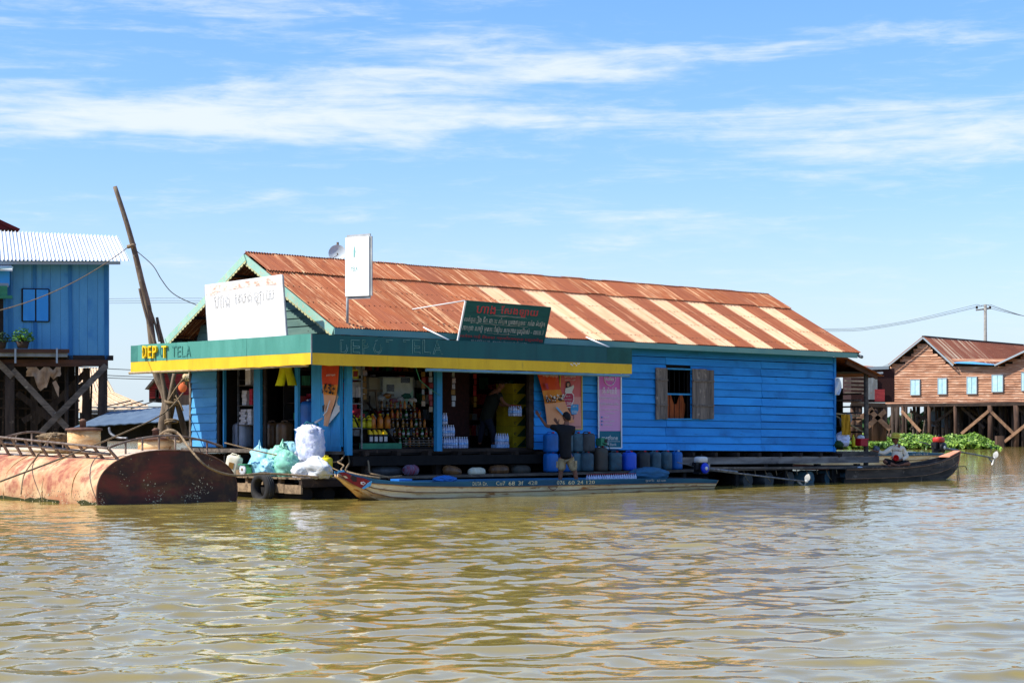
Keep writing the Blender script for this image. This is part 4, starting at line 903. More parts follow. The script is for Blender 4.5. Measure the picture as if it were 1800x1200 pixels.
# ================================================================== GOODS IN THE SHOP
def bottle_meshes(m, h=.26, r=.035, cap='cap_white', lab=None):
    b = MB().lathe([(r*.9, 0), (r, .01), (r, h*.62), (r*.75, h*.76), (r*.35, h*.88), (r*.35, h*.94)], 10).mesh('body', m)
    c = MB().lathe([(r*.42, h*.93), (r*.42, h)], 8).mesh('cap', cap)
    l = MB().lathe([(r*1.03, h*.25), (r*1.03, h*.5)], 10).mesh('label', lab) if lab else None
    return b, c, l
BM = {}
def bottle(name, label, group, m, loc, h=.26, r=.035, cap='cap_white', lab=None):
    k = (m, h, r, cap, lab)
    if k not in BM: BM[k] = bottle_meshes(*k)
    t = thing(name, label, 'bottle', loc, HA+random.uniform(-.5, .5), group); b, c, l = BM[k]
    obj('body', b, t); obj('cap', c, t)
    if l: obj('paper_label', l, t)
    return t
# stepped display of amber bottles
DT = .55
dis = thing('display_rack', 'stepped rack of soft drink and fuel bottles in the shop front', 'rack', CORNER, HA)
xa, xb = s_at(690, DT+.3), s_at(760, DT+.3)
for k in range(5):
    z = 1.10+k*.225; MB().span((xa, DT+k*.22, z-.03), (xb, DT+k*.22+.2, z)).build('shelf', 'dark_wood', dis)
for s in (xa-.04, xb): MB().beam((s, DT, 1.06), (s, DT+1.2, 2.15), .04, .04).build('side_post', 'dark_wood', dis)
for zz in (1.14, 1.19, 1.25): MB().span((xa+.06, DT-.02, zz-.012), (xb, DT, zz+.012)).build('rail', 'grey_plank', dis)
ty = [('bottle_amber', 'cap_red', 'label_red'), ('bottle_cola', 'cap_white', 'label_gold'), ('bottle_amber', 'cap_white', 'label_gold'), ('bottle_green', 'cap_white', 'carton_white'), ('bottle_orange', 'cap_red', None), ('bottle_amber', 'cap_white', None)]
rows = ('lowest', 'second', 'third', 'fourth', 'top'); ordn = ('first', 'second', 'third', 'fourth', 'fifth', 'sixth', 'seventh', 'eighth', 'last')
for k in range(5):
    n = 9; rr = random.Random(k)
    for i in range(n):
        q = rr.choice(ty); s = xa+.06+(xb-xa-.1)*i/(n-1)
        bottle('drink_bottle', '%s bottle from the left in the %s row of the stepped rack' % (ordn[i], rows[k]), 'bottles on the %s step of the rack' % rows[k], q[0], hp(s, DT+k*.22+.08+rr.uniform(-.03, .03), 1.10+k*.225), h=.21, r=.034, cap=q[1], lab=q[2])
# clear plastic hung bags above the rack
for i in range(6):
    s = xa+.2+i*.2; p = hp(s, DT+1.0, 2.25+.07*math.sin(i*2)); b = lump((0, 0, 0), (.12, .05, .06), 80+i, n=14, m=10, amp=.5)
    o = b.build('snack_bag', ('can_clear', 'bottle_amber', 'cloth_magenta', 'can_clear', 'board_green', 'carton_white')[i], None, p, HA)
    tag(o, ('white wrapped packet heaped above the bottle rack at its left', 'amber packet above the bottle rack', 'small red packet above the bottle rack', 'pale packet in the middle above the bottle rack', 'green packet above the bottle rack', 'white packet above the bottle rack near the blue post')[i], 'packet')
# yellow oil cans, orange bottles, small oil bottles on the left table
tb = thing('goods_table', 'low table with a green tray edge in the left of the shop front', 'table', CORNER, HA)
ta0, ta1 = s_at(634, .35), s_at(706, .35)
MB().span((ta0, .35, 1.06), (ta1, .40, 1.19)).build('tray_edge', 'tray_green', tb); MB().span((ta0, .40, 1.14), (ta1, 1.2, 1.18)).build('top', 'dark_wood', tb)
MB().span((ta0, .75, 1.5), (ta1-.5, 1.15, 1.53)).build('shelf', 'dark_wood', tb); MB().span((ta0, .75, 1.18), (ta0+.04, 1.15, 1.5)).span((ta1-.54, .75, 1.18), (ta1-.5, 1.15, 1.5)).build('leg', 'dark_wood', tb)
for i in range(4):
    s = s_at(651+i*8.5, .55); t = thing('oil_bottle', ('first', 'second', 'third', 'last')[i]+' small yellow topped engine oil bottle from the left above the green tray', 'bottle', hp(s, .55, 1.19), HA, 'engine oil bottles above the green tray')
    MB().lathe([(.5, 0), (1, .01), (1, .16), (.9, .2)], 12, sx=.055, sy=.035, ex=4).build('body', 'can_black', t); MB().prism([(-.052, -.03, .2), (.052, -.03, .2), (.052, -.03, .23), (-.02, -.03, .30), (-.052, -.03, .31)], (0, .06, 0)).build('neck', 'letter_yellow', t); MB().span((-.045, -.039, .04), (.045, -.036, .15)).build('paper_label', 'carton_white', t)
for i in range(3): s = s_at(655+i*13, .92); bottle('orange_bottle', ('left', 'middle', 'right')[i]+' one of three big orange drink bottles beside the yellow cans', 'big orange bottles', 'bottle_orange', hp(s, .92, 1.53), h=.34, r=.075, cap='can_yellow')
for i in range(3):
    s = s_at(622+i*13.5, .95); jerrycan(('left', 'middle', 'right')[i]+' one of three yellow oil cans on the shelf behind the corner post', 'can_yellow', hp(s, .95, 1.53), HA, 'yellow oil cans in the shop', h=.26, wx=.08, wy=.07)
# metal rack at the corner
mr = thing('metal_rack', 'grey metal rack with cans just inside the corner post', 'rack', CORNER, HA)
ra, rb = s_at(607, .3), s_at(633, .3)
for (x, y) in ((ra, .25), (rb, .25), (ra, .65), (rb, .65)): MB().span((x, y, 1.06), (x+.03, y+.03, 2.95)).build('upright', 'steel', mr)
for z in (1.55, 2.1, 2.65): MB().span((ra, .25, z-.02), (rb+.03, .68, z)).build('shelf', 'steel', mr)
s = s_at(612, .4); jerrycan('white oil can with a label on the lower shelf of the metal rack', 'can_white', hp(s+.02, .42, 1.55), HA, None, h=.30, wx=.075, wy=.06)
for i in range(2): bottle('white_bottle', ('left', 'right')[i]+' one of two small white bottles on the middle rack shelf', 'white bottles on the rack', 'can_white', hp(ra+.10+i*.12, .42, 2.1), h=.2, r=.04)
for i in range(2): 
    t = thing('oil_tin', ('left', 'right')[i]+' one of two yellow and red oil tins on the top rack shelf', 'tin', hp(ra+.1+i*.22, .40, 2.65), HA, 'yellow oil tins on the rack')
    MB().box((0, 0, .11), (.17, .12, .22)).tube([(-.05, 0, .22), (-.04, 0, .26), (.04, 0, .26), (.05, 0, .22)], .01, 5).build('body', 'can_yellow', t); MB().box((0, -.063, .12), (.13, .005, .13)).build('paper_label', 'label_red', t)
# white machine and beige panel
mc = thing('vending_cabinet', 'pale fuel pump cabinet with a small display in the dark shop', 'cabinet', CORNER, HA)
T_ = 1.9
def mbox(p0, p1, q0, q1, t0, t1, m, nm): a = onT(p0, q1, t0); b = onT(p1, q0, t0); MB().span((a.x, t0, a.z), (b.x, t1, b.z)).build(nm, m, mc)
mbox(672, 727, 663, 716, T_, T_+.5, 'machine_white', 'case'); mbox(680, 693, 676, 688, T_-.01, T_, 'dark_glass', 'display'); mbox(705, 721, 664, 672.5, T_-.01, T_, 'dark_glass', 'panel'); mbox(682, 693, 692, 696, T_-.01, T_, 'beige_panel', 'key_strip')
mbox(649, 671, 664, 720, T_+.1, T_+.5, 'beige_panel', 'side_panel'); a = onT(698, 712, T_-.006); MB().prism([onT(698.5, 712, T_-.006), onT(726, 712, T_-.006), onT(726, 685, T_-.006), onT(715, 699, T_-.006), onT(699, 705, T_-.006)], (0, .004, 0)).build('decal', 'machine_mint', mc)
for a, b in (((672, 663), (672, 715)), ((727, 663), (727, 715)), ((672, 663), (727, 663))): MB().beam(onT(*a, T_-.01), onT(*b, T_-.01), .03, .02, up=(0, 1, 0)).build('edge_strip', 'steel', mc)
a = onT(636, 685, 1.0); b = onT(672, 687, 1.0)
fr_ = MB().beam(a, b, .04, .05).beam(onT(660, 686, 1.0), onT(665, 723, 1.0), .03, .04).beam(onT(636, 650, 1.0), onT(636, 785, 1.0), .04, .04, up=(0, 1, 0)).build('timber_trestle', 'old_wood', None, CORNER, HA); tag(fr_, 'rough timber trestle before the pale cabinet', 'trestle')
hs = MB().tube([onT(615, 727, .6), onT(624, 735, .5), onT(630, 750, .6)], .02, 6).tube([onT(650, 695, .9), onT(649, 725, .9), onT(636, 737, .8)], .015, 6).build('black_hose', 'engine_black', None, CORNER, HA); tag(hs, 'black rubber hose looping behind the metal rack', 'hose')
gs = MB().tube([Vector(onT(730, 643, -.9)), onT(738, 668, -.6), onT(756, 684, -.3), onT(774, 695, -.2)], .008, 5).build('green_string', 'wire_green', None, CORNER, HA); tag(gs, 'thin green string hanging from the canopy to the blue post', 'string')
# water bottles right of the middle post
def water_pack(px, t, z, nx, ny, label, group, cap='cap_white'):
    s = s_at(px, t); root = thing('water_pack', label, 'bottle pack', hp(s, t, z), HA, group)
    for i in range(nx):
        for j in range(ny):
            b, c, l = BM.setdefault(('wb', cap), bottle_meshes('water_bottle', .27, .036, cap, 'label_blue')); o = obj('bottle', b, root, (i*.075, j*.075, 0)); obj('cap', c, o); obj('paper_label', l, o)
    return root
water_pack(781, .35, 1.06, 6, 2, 'shrink pack of water bottles at the foot of the middle blue post', 'water packs by the middle post')
water_pack(808, .35, 1.06, 4, 2, 'shrink pack of water bottles on the floor, right one of the two low packs', 'water packs by the middle post')
water_pack(780, .37, 1.345, 5, 2, 'water pack stacked second from the floor by the middle post', 'water packs by the middle post')
water_pack(780, .37, 1.63, 2, 2, 'topmost small water pack by the middle post', 'water packs by the middle post')
bx = thing('pale_tray', 'pale blue tray of bottles on the shop floor before the yellow cartons', 'tray', hp(s_at(873, .3), .3, 1.06), HA); MB().span((0, 0, 0), (.42, .2, .08)).build('base', 'label_blue', bx)
water_pack(876, .34, 1.14, 5, 2, 'water bottles with dark bases standing in the pale blue tray', None)
# yellow and green beer cartons
for c_, (px0, t) in enumerate(((902, .55), (887, .85))):
    for k in range(6 if c_ == 0 else 6):
        s = s_at(px0, t); w_ = .42
        r = thing('carton', ('%s yellow carton with green corner in the %s stack by the doorway' % (('lowest', 'second', 'third', 'fourth', 'fifth', 'topmost')[k], ('front', 'rear')[c_])), 'carton', hp(s, t, 1.06+k*.265), HA+random.uniform(-.04, .04), 'yellow cartons by the doorway')
        MB().span((0, 0, 0), (w_, .3, .26)).build('box', 'carton_yellow', r)
        MB().prism([(w_-.01, -.003, .01), (w_-.01, -.003, .24), (.12, -.003, .01)], (0, .002, 0)).build('printed_corner', 'carton_green', r)
        MB().tube([(.07+.03*math.cos(a), -.004, .08+.03*math.sin(a)) for a in np.linspace(0, 5.5, 9)], .008, 4).tube([(.3+.025*math.cos(a), -.006, .08+.025*math.sin(a)) for a in np.linspace(0, 6.2, 9)], .006, 4).build('printed_ring', 'can_black', r)
# goods on the sunny side: shelves with cartons, drums, shorts
sh = thing('side_shelf', 'grey metal shelf with small cartons in the left doorway of the sunny end', 'shelf', CORNER, HA)
g1 = .25; ya, yb = t_at(418, g1), t_at(446, g1)
for y in (ya, yb): MB().span((g1, y-.02, 1.06), (g1+.04, y+.02, 3.3)).build('upright', 'steel', sh)
for k in range(7): MB().span((g1+.04, ya-.015, 1.3+k*.28), (g1+.3, ya+.0, 1.32+k*.28)).build('rung', 'steel', sh)
zs = (z_at(746, g1, ya), z_at(712, g1, ya), z_at(677, g1, ya))
for z in zs: MB().span((g1-.02, yb, z-.02), (g1+.4, ya, z)).build('shelf_board', 'grey_plank', sh)
def carton_small(px, z, w_, h, m, lab, t_=g1+.02, ds=0):
    y = t_at(px, t_+ds); o = MB().span((0, 0, 0), (.2, w_, h)).build('small_carton', m, None, hp(t_+ds, y-w_, z), HA+random.uniform(-.06, .06)); tag(o, lab, 'carton', 'small cartons on the side shelf')
for k in range(6): carton_small(423 if k % 2 else 420.5, zs[0]+.002+k*.062, .24, .058, 'carton_white', ('lowest', 'second', 'third', 'fourth', 'fifth', 'topmost')[k]+' flat white carton in the lower pile of the side shelf')
for k in range(5): carton_small(435, zs[0]+.002+k*.075, .16, .07, 'carton_white', ('lowest', 'second', 'third', 'fourth', 'topmost')[k]+' flat carton in the right lower pile of the side shelf')
for k in range(4): carton_small(425+(k % 2), zs[1]+.002+k*.09, .19, .085, 'carton_white', ('lowest', 'second', 'third', 'topmost')[k]+' white carton in the upper pile of the side shelf')
for k in range(3): carton_small(438, zs[1]+.002+k*.13, .13, .125, 'carton_red', ('lower', 'middle', 'top')[k]+' red carton in the upper pile of the side shelf')
carton_small(431, zs[2]+.002, .22, .42, 'carton_white', 'tall white carton on the top board of the side shelf')
for px, m, lab in ((400, 'can_clear', 'translucent grey drum in the darkest left doorway'), (410, 'can_clear', 'second translucent drum beside the metal shelf'), (428, 'can_clear', 'pale translucent drum under the metal shelf')):
    s_ = .5 if px != 428 else .45; y = t_at(px, s_); jerrycan(lab, m, hp(s_, y, 1.06), HA+PI/2, 'drums in the left doorway', h=.62, wx=.2, wy=.18, cap='cap_white')
for px, lab in ((478, 'left brown palm oil drum in the middle doorway'), (500, 'right brown palm oil drum in the middle doorway')):
    y = t_at(px, .35); jerrycan(lab, 'can_amber', hp(.35, y, 1.06), HA+PI/2, 'brown drums in the middle doorway', h=.62, wx=.19, wy=.16, cap='can_amber')
jerrycan('blue drum standing high beside the corner boards inside', 'can_blue', hp(.4, t_at(545, .4), 1.55), HA+PI/2, None, h=.62, wx=.2, wy=.18, cap='cap_white')
o = MB().span((0, 0, 0), (.4, .5, .49)).build('wooden_box', 'dark_wood', None, hp(.25, t_at(545, .4)-.25, 1.06), HA); tag(o, 'dark wooden box under the blue drum', 'box')
bs_ = thing('back_shelves', 'dim wall shelves crowded with packets deep inside the shop front', 'shelf', CORNER, HA); rr = random.Random(77)
MB().span((.5, 3.05, 1.06), (7.8, 3.08, 3.3)).build('back_board', 'inner_wood', bs_)
for k, z in enumerate((1.35, 1.75, 2.15, 2.55, 2.95)):
    MB().span((.6, 2.6, z-.03), (7.7, 3.04, z)).build('shelf_board', 'dark_wood', bs_)
    x = .65
    while x < 7.6:
        w_ = rr.uniform(.08, .22); h = rr.uniform(.12, .32)
        if rr.random() < .85: MB().box((x+w_/2, 2.66+rr.uniform(0, .15), z+h/2), (w_*.9, .14, h), rz=rr.uniform(-.2, .2)).build('packet', rr.choice(('carton_red', 'can_clear', 'carton_white', 'bottle_amber', 'label_red', 'can_slate', 'label_gold', 'tray_green')), bs_)
        x += w_+.02
for k, (px, t, n_, lab) in enumerate(((757, .3, 7, 'strip of foil sachets hanging left of the middle blue post'), (744, .8, 6, 'shorter strip of sachets hanging deeper in the shop front'), (797, .6, 6, 'strip of sachets hanging right of the middle blue post'), (641, .9, 5, 'strip of sachets hanging above the yellow oil cans'), (835, 1.2, 6, 'strip of sachets hanging in the dark middle doorway'))):
    s = s_at(px, t); st_ = thing('sachet_strip', lab, 'sachets', hp(s, t, 2.9-n_*.14), HA, 'sachet strips hanging in the shop')
    for q in range(n_): MB().box((.01*math.sin(q*2), 0, q*.14+.06), (.10, .02, .12), rz=rr.uniform(-.4, .4)).build('sachet', rr.choice(('label_gold', 'label_red', 'can_clear', 'bottle_amber')), st_)
sg = thing('snack_pile', 'dim shelves of goods deep in the middle doorway', 'shelf', CORNER, HA)
for k, z in enumerate((1.75, 2.25, 2.75)):
    MB().span((1.1, .9, z-.03), (1.4, 2.6, z)).build('shelf_board', 'dark_wood', sg)
    for i in range(11): MB().span((1.12, .95+i*.15, z), (1.3, 1.07+i*.15, z+.12+.12*((i*7+k) % 3))).build('packet', ('carton_red', 'can_clear', 'carton_white')[(k*2+i//3) % 3], sg)
st = thing('yellow_shorts', 'bright yellow shorts hanging under the sunny canopy', 'shorts', hp(g0-.12, t_at(504, g0-.1), 2.58), HA)
P_ = []
for sgn in (1, -1):
    m_ = MB(); vs = []
    for zz, w0, w1, d in ((.42, -.0, .20, .05), (.27, .0, .23, .07), (.12, .07, .29, .09), (-.06, .13, .36, .10)):
        for k in range(10): a = 2*PI*k/10; vs.append((d*math.sin(a)*(1+.2*math.sin(3*a+zz*9)), sgn*((w0+w1)/2+(w1-w0)/2*math.cos(a)), zz))
    m_.add(vs, [(i*10+k, i*10+(k+1) % 10, (i+1)*10+(k+1) % 10, (i+1)*10+k) for i in range(3) for k in range(10)], 0, True); m_.build('shorts_leg', 'cloth_yellow', st)
MB().span((-.07, -.24, .36), (.07, .24, .44)).build('waistband', 'cloth_yellow', st)

# ================================================================== RAFT UNDER THE FRONT (cargo deck) AND FLOATS
raft = thing('raft', 'low timber raft along the front and left corner of the shop', 'raft', CORNER, HA)
RX0 = -1.72; RY0 = -.72
MB().span((RX0, RY0, RAFT-.20), (.6, RY0+.10, RAFT-.03)).build('edge_beam', 'dark_wood', raft)
MB().span((.6, -.86, RAFT-.06), (19.2, -.78, RAFT+.0)).build('edge_beam', 'grey_plank', raft)
for i in range(20):
    y = RY0+.02+i*.165
    MB().span((RX0-.04+random.uniform(-.03, .05), y, RAFT-.03), (.7+random.uniform(-.05, .05), y+.15, RAFT+random.uniform(-.002, .008))).build('plank', 'deck_plank', raft)
for i in range(4):
    for k in range(4): MB().span((.75+k*4.6, -.78+i*.27, RAFT-.035), (.75+k*4.6+4.57, -.78+i*.27+.25, RAFT-.004+random.uniform(-.004, .004))).build('plank', 'dark_wood', raft)
for y in (RY0+.03, .1, .75, 1.35, 2.0, 2.6): MB().span((RX0+.02, y, RAFT-.17), (RX0+.14, y+.09, RAFT-.03)).build('block', 'deck_plank', raft)
for a, b, dz in ((RY0+.0, -.12, 0), (-.10, .42, .01), (1.15, 1.95, 0), (2.0, 2.7, .02)): MB().span((RX0-.03, a, RAFT-.34+dz), (RX0+.02, b, RAFT-.15+dz)).build('side_board', 'deck_plank', raft)
for x in (-1.5, -.9, -.2, .4): MB().tube([(x, RY0+.12, .1), (x, 3.2, .1)], .16, 10).build('float_log', 'black_wood', raft)
for x in np.arange(1.2, 19, 1.7): MB().tube([(x, -.72, .12), (x, 5.5, .12)], .15, 10).build('float_log', 'black_wood', raft)
for x in np.arange(2, 19, 2.1): MB().span((x, -.82, -.2), (x+.12, -.72, RAFT-.06)).build('raft_post', 'black_wood', raft)
for x in (13.1, 14.0, 14.9, 15.8, 16.7, 17.6): # drums lashed under the deck, coloured dark as if shaded, with rope loops
    b = MB().tube([(x, -.74, .13), (x, .3, .13)], .21, 12).build('float_drum', 'can_slate' if x > 15.2 else 'can_black', raft)
    MB().tube([(x-.25, -.78, RAFT-.02), (x-.22, -.86, .2), (x-.1, -.88, .08)], .012, 5).build('rope_loop', 'rope', raft); MB().tube([(x+.2, -.8, RAFT), (x+.16, -.88, .25)], .012, 5).build('rope_loop', 'rope', raft)
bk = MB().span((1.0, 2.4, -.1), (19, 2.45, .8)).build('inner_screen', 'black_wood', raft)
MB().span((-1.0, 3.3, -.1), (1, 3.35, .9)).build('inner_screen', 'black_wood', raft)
o = MB().beam(onT(1247, 822, -1.0), onT(1500, 822, -.95), .05, .05).build('long_plank', 'grey_plank', raft)
lk = thing('lit_timber', 'stack of orange lit timber seen through the gap under the shop floor', 'timber', hp(15.2, 8.5, 0), HA)
for k in range(3): MB().span((0, 0, .35+k*.13), (1.6, .2, .46+k*.13)).build('timber', 'red_wood', lk)
# things lying under the shop floor
def lying(px, py, t, rx, ry, rz_, m, lab, cat, nm, ang=0):
    p = onT(px, py, t); o = MB().lathe([(.25, -1), (.7, -.9), (1, -.5), (1, .4), (.8, .8), (.3, 1)], 12, sx=ry, sy=rz_).mesh(nm, m)
    q = bpy.data.objects.new(nm, o); COL.objects.link(q); q.location = hp(*p); q.rotation_euler = (0, PI/2+ang, HA); q.scale = (1, 1, rx); tag(q, lab, cat)
for a in ((795, 828, -.25, .26, .13, .13, 'can_amber', 'amber drum lying under the shop floor left of the white float', 'drum', 'lying_drum', .2), (838, 829, -.3, .25, .11, .11, 'can_white', 'white plastic float lying on the raft under the doorway', 'float', 'plastic_float', 0),
          (877, 826, -.2, .3, .13, .13, 'can_amber', 'reddish brown drum lying in the shade right of the white float', 'drum', 'lying_drum', 0), (915, 826, -.1, .3, .14, .14, 'can_brown', 'dark brown drum lying at the right end under the doorway', 'drum', 'lying_drum', 0),
          (680, 828, .0, .5, .14, .16, 'can_grey', 'grey sack lying in the shade under the floor near the prow', 'sack', 'grey_sack', 0), (722, 826, -.25, .2, .13, .14, 'cloth_magenta', 'knotted plastic bag with red contents under the shop floor', 'bag', 'plastic_bag', 0)): lying(*a)

# tyre fender
ty_ = thing('tyre', 'worn black tyre hanging as a fender on the raft edge', 'tyre', hp(RX0-.16, t_at(462, RX0-.16), .22), HA)
vs = []; n, k_ = 30, 12
for i in range(n):
    a = 2*PI*i/n
    for j in range(k_):
        b = 2*PI*j/k_; cb_, sb_ = math.cos(b), math.sin(b); q = (abs(cb_)**3+abs(sb_)**3)**(-1/3)
        r = .27+.085*cb_*q; g = .004 if j in (0, 1, 11) and j % 2 else 0; vs.append((.11*sb_*q, (r-g)*math.cos(a), (r-g)*math.sin(a)))
MB().add(vs, [(i*k_+j, i*k_+(j+1) % k_, ((i+1) % n)*k_+(j+1) % k_, ((i+1) % n)*k_+j) for i in range(n) for j in range(k_)], 0, True).build('carcass', 'tyre', ty_)
for d in (-.05, 0, .05):
    MB().tube([(d, .352*math.cos(a), .352*math.sin(a)) for a in np.linspace(0, 2*PI, 31)], .012, 4, cap=False).build('tread_rib', 'can_black', ty_)

# cargo on the raft corner
def cargo(nm, px, py_base, s, r, m, lab, cat, seed, **kw):
    """a bag whose base rests at the given picture position, on the plane x=s of the shop frame"""
    y = t_at(px, s); z = kw.pop('z', RAFT); return tag(lump((0, 0, r[2]*.62), r, seed, flat=.62, **kw).build(nm, m, None, hp(s, y, z), HA), lab, cat)
cargo('plastic_bag', 463, 830, -1.15, (.30, .34, .38), 'bag_blue', 'pale blue plastic bag with printed mark slumped behind the tyre', 'bag', 3, amp=.16)
cargo('plastic_bag', 456, 830, -.95, (.17, .20, .34), 'bag_blue', 'knotted turquoise bag, tallest of the heap left of the white sack', 'bag', 8, amp=.2, pinch=.2, z=RAFT+.22)
cargo('plastic_bag', 487, 835, -1.05, (.26, .30, .42), 'bag_mint', 'mint green plastic bag in the middle of the heap', 'bag', 5, amp=.2)
cargo('plastic_bag', 505, 838, -1.3, (.26, .30, .36), 'bag_mint', 'crumpled mint bag next to the clear white bag', 'bag', 15, amp=.22)
cargo('plastic_bag', 508, 825, -.55, (.28, .34, .48), 'bag_blue', 'blue bag behind the mint bags under the doorway sill', 'bag', 21, amp=.18)
cargo('plastic_bag', 555, 838, -1.25, (.22, .42, .28), 'bag_white', 'crumpled white plastic bag at the raft corner below the big sack', 'bag', 31, amp=.26)
cargo('plastic_bag', 528, 840, -1.45, (.18, .2, .2), 'bag_white', 'small clear bag of grey goods at the raft corner', 'bag', 37, amp=.16)
cargo('plastic_bag', 474, 838, -1.45, (.22, .26, .24), 'bag_blue', 'small pale blue bag lowest in the heap just right of the scale', 'bag', 61, amp=.26)
cargo('plastic_bag', 520, 836, -1.0, (.2, .24, .34), 'bag_white', 'clear white bag squeezed between the mint bags and the white sack', 'bag', 67, amp=.26, pinch=.3)
cargo('plastic_bag', 497, 826, -.75, (.2, .22, .5), 'bag_mint', 'upright mint bag at the back of the heap with a gathered top', 'bag', 71, amp=.24, pinch=.35)
sk = thing('ice_sack', 'tall white and lilac plastic sack full of ice standing by the corner boards', 'sack', hp(-.75, t_at(546, -.75), RAFT+.28), HA)
lump((0, 0, .40), (.25, .31, .47), 44, n=40, m=32, amp=.12, flat=.9, ex=2.9, pinch=.72).build('sack_body', 'sack_ice', sk)
MB().tube([(-.12, .08, .86), (-.04, .1, .93), (.03, 0, .9), (.06, -.1, .92), (.1, -.16, .86)], .022, 6).build('tie', 'ban_teal', sk); MB().tube([(.05, -.1, .92), (.1, -.2, .98), (.12, -.28, 1.02)], [.03, .025, .02], 6).build('sack_neck', 'can_clear', sk)
o = MB().box((0, 0, .14), (.5, .6, .27)).build('crate', 'dark_wood', None, hp(-.72, t_at(546, -.72), RAFT+.005), HA); tag(o, 'dark crate carrying the white sack', 'crate')
jc = jerrycan('white jerrycan with a gold label leaning by the rusty tank', 'can_white', hp(-1.5, t_at(407, -1.5), RAFT+.02), HA+PI*.32, None, h=.44, wx=.16, wy=.12, cap='can_white')
MB().span((-.07, -.128, .14), (.05, -.121, .28)).build('paper_label', 'label_gold', jc); jc.rotation_euler = (0, .22, HA+PI*.70-PI)
jerrycan('yellow jerrycan standing behind the white bag at the raft corner', 'can_yellow', hp(-.95, t_at(573, -.95), RAFT), HA+.6, None, h=.44, wx=.15, wy=.13, cap='can_yellow')
wsc = thing('weighing_scale', 'green dial weighing scale on the raft beside the tank', 'scale', hp(-1.55, t_at(432, -1.55), RAFT), HA)
MB().prism([(-.06, .14, 0), (-.06, -.14, 0), (-.06, -.10, .20), (-.06, .10, .20)], (.14, 0, 0)).span((-.07, -.05, .2), (.05, .05, .25)).build('body', 'scale_green', wsc); MB().span((-.12, -.14, .25), (.12, .14, .27)).build('pan', 'tray_green', wsc)
R_ = Matrix.Rotation(-PI/2, 3, 'Y')
MB().lathe([(.12, 0), (.125, .02), (.11, .03)], 20, (-.07, 0, .14), rot=R_).build('dial', 'dial_white', wsc); MB().lathe([(.035, 0), (.03, .008)], 12, (-.101, 0, .15), rot=R_).build('dial_centre', 'label_gold', wsc)
for a in np.linspace(0, 2*PI, 9)[:-1]: MB().box((-.102, .09*math.cos(a), .14+.09*math.sin(a)), (.003, .012, .012)).build('dial_mark', 'ink_grey', wsc)
for k, (px, s, l) in enumerate(((400, -1.5, 1.0), (412, -1.2, .8), (405, -.9, 1.1))):
    y = t_at(px, s); o = MB().span((0, -.05, 0), (.04, l, .11)).build('loose_plank', 'deck_plank', None, hp(s, y-.7, RAFT+.02+k*.06), HA+.2*k); tag(o, ('lit plank lying by the white jerrycan', 'second loose plank behind the scale', 'loose plank below the left doorway')[k], 'plank')

# ================================================================== LONG CARGO BOAT
def hull(root, st, mats, nstr=3, th=.025, floor_z=.10, prefix=''):
    """st: stations (x, y, half width, z keel, z band, z top); planks of both sides are separate strakes"""
    def prof(s_, side, f):               # f 0 keel .. 1 band bottom
        x, y, w_, zk, zb, zt = s_; zz = zk+(zb-zk)*f; ww = w_*(.62+.38*(f**.7)*((zb-zk)/(zt-zk)*.9+.1)) if w_ > .02 else w_
        return Vector((x, y+side*ww, zz))
    for side in (-1, 1):
        for k in range(nstr):
            f0, f1 = k/nstr, (k+1)/nstr; lap = .012*(nstr-k)*0
            A = [prof(s_, side, f0)+Vector((0, side*.010, 0)) for s_ in st]; B = [prof(s_, side, f1+.02)+Vector((0, side*.0, 0)) for s_ in st]
            MB().sheet([A, B] if side < 0 else [B, A], -th).build('strake', mats[0] if k else mats[1], root)
        for k in range(1, nstr+1): MB().tube([prof(s_, side, k/nstr)+Vector((0, side*.014, 0)) for s_ in st], .012, 5).build('rub_strip', 'brace_wood', root)
        A = [prof(s_, side, 1)+Vector((0, side*.012, 0)) for s_ in st]; B = [Vector((s_[0], s_[1]+side*s_[2], s_[5])) for s_ in st]
        B = [b+Vector((0, side*.012, 0)) for b in B]
        MB().sheet([A, B] if side < 0 else [B, A], -th).build('gunwale', mats[2], root)
    MB().grid([[prof(s_, -1, .0) for s_ in st], [prof(s_, 1, .0) for s_ in st]]).build('bottom', mats[1], root)
    P = [[Vector((s_[0], s_[1]+sd*s_[2]*.7, max(floor_z, s_[3]+.04))) for s_ in st[1:]] for sd in (-1, 1)]
    MB().sheet(P, .02).build('floor', mats[3], root)
BT = -2.3
BPX = []
def bp(px, pt, pb, pk, w_):
    t_ = BT+.66-w_; BPX.append((px, t_)); s_ = s_at(px, t_); return [s_, BT+.66, w_, z_at(pk, s_, t_), z_at(pb, s_, t_), z_at(pt, s_, t_)]
raw = [bp(594, 828, 833, 838, .06), bp(606, 829, 838, 844, .12), bp(622, 833, 845, 853, .20), bp(641, 838, 846.5, 863, .30), bp(660, 842, 849.5, 874, .40), bp(692, 846, 851.5, 884, .52), bp(730, 846.5, 854.5, 886, .60),
       bp(780, 846.5, 855.3, 886, .64), bp(824, 845.5, 855.5, 884, .66), bp(900, 844, 855, 882, .68), bp(985, 842.5, 853, 880, .68), bp(1080, 841.5, 851.5, 874, .68), bp(1170, 840.5, 849.5, 869, .66), bp(1230, 841, 849, 865, .62), bp(1262, 843.5, 849.5, 863, .56)]
for r_ in raw: r_[3] = max(r_[3], -.22)
boat = thing('cargo_boat', 'long narrow cream boat with blue gunwale, painted numbers and a red eyed prow', 'boat', CORNER, HA)
hull(boat, raw, ('hull_cream', 'hull_stain', 'gunwale_blue', 'dark_wood'), nstr=3, floor_z=.08)
for i in range(6, 14, 1):
    x, y, w_, zk, zb, zt = raw[i]; MB().tube([(x, y-w_*.86, zt-.03), (x, y-w_*.6, .1), (x, y+w_*.6, .1), (x, y+w_*.86, zt-.03)], .02, 5).build('rib', 'dark_wood', boat)
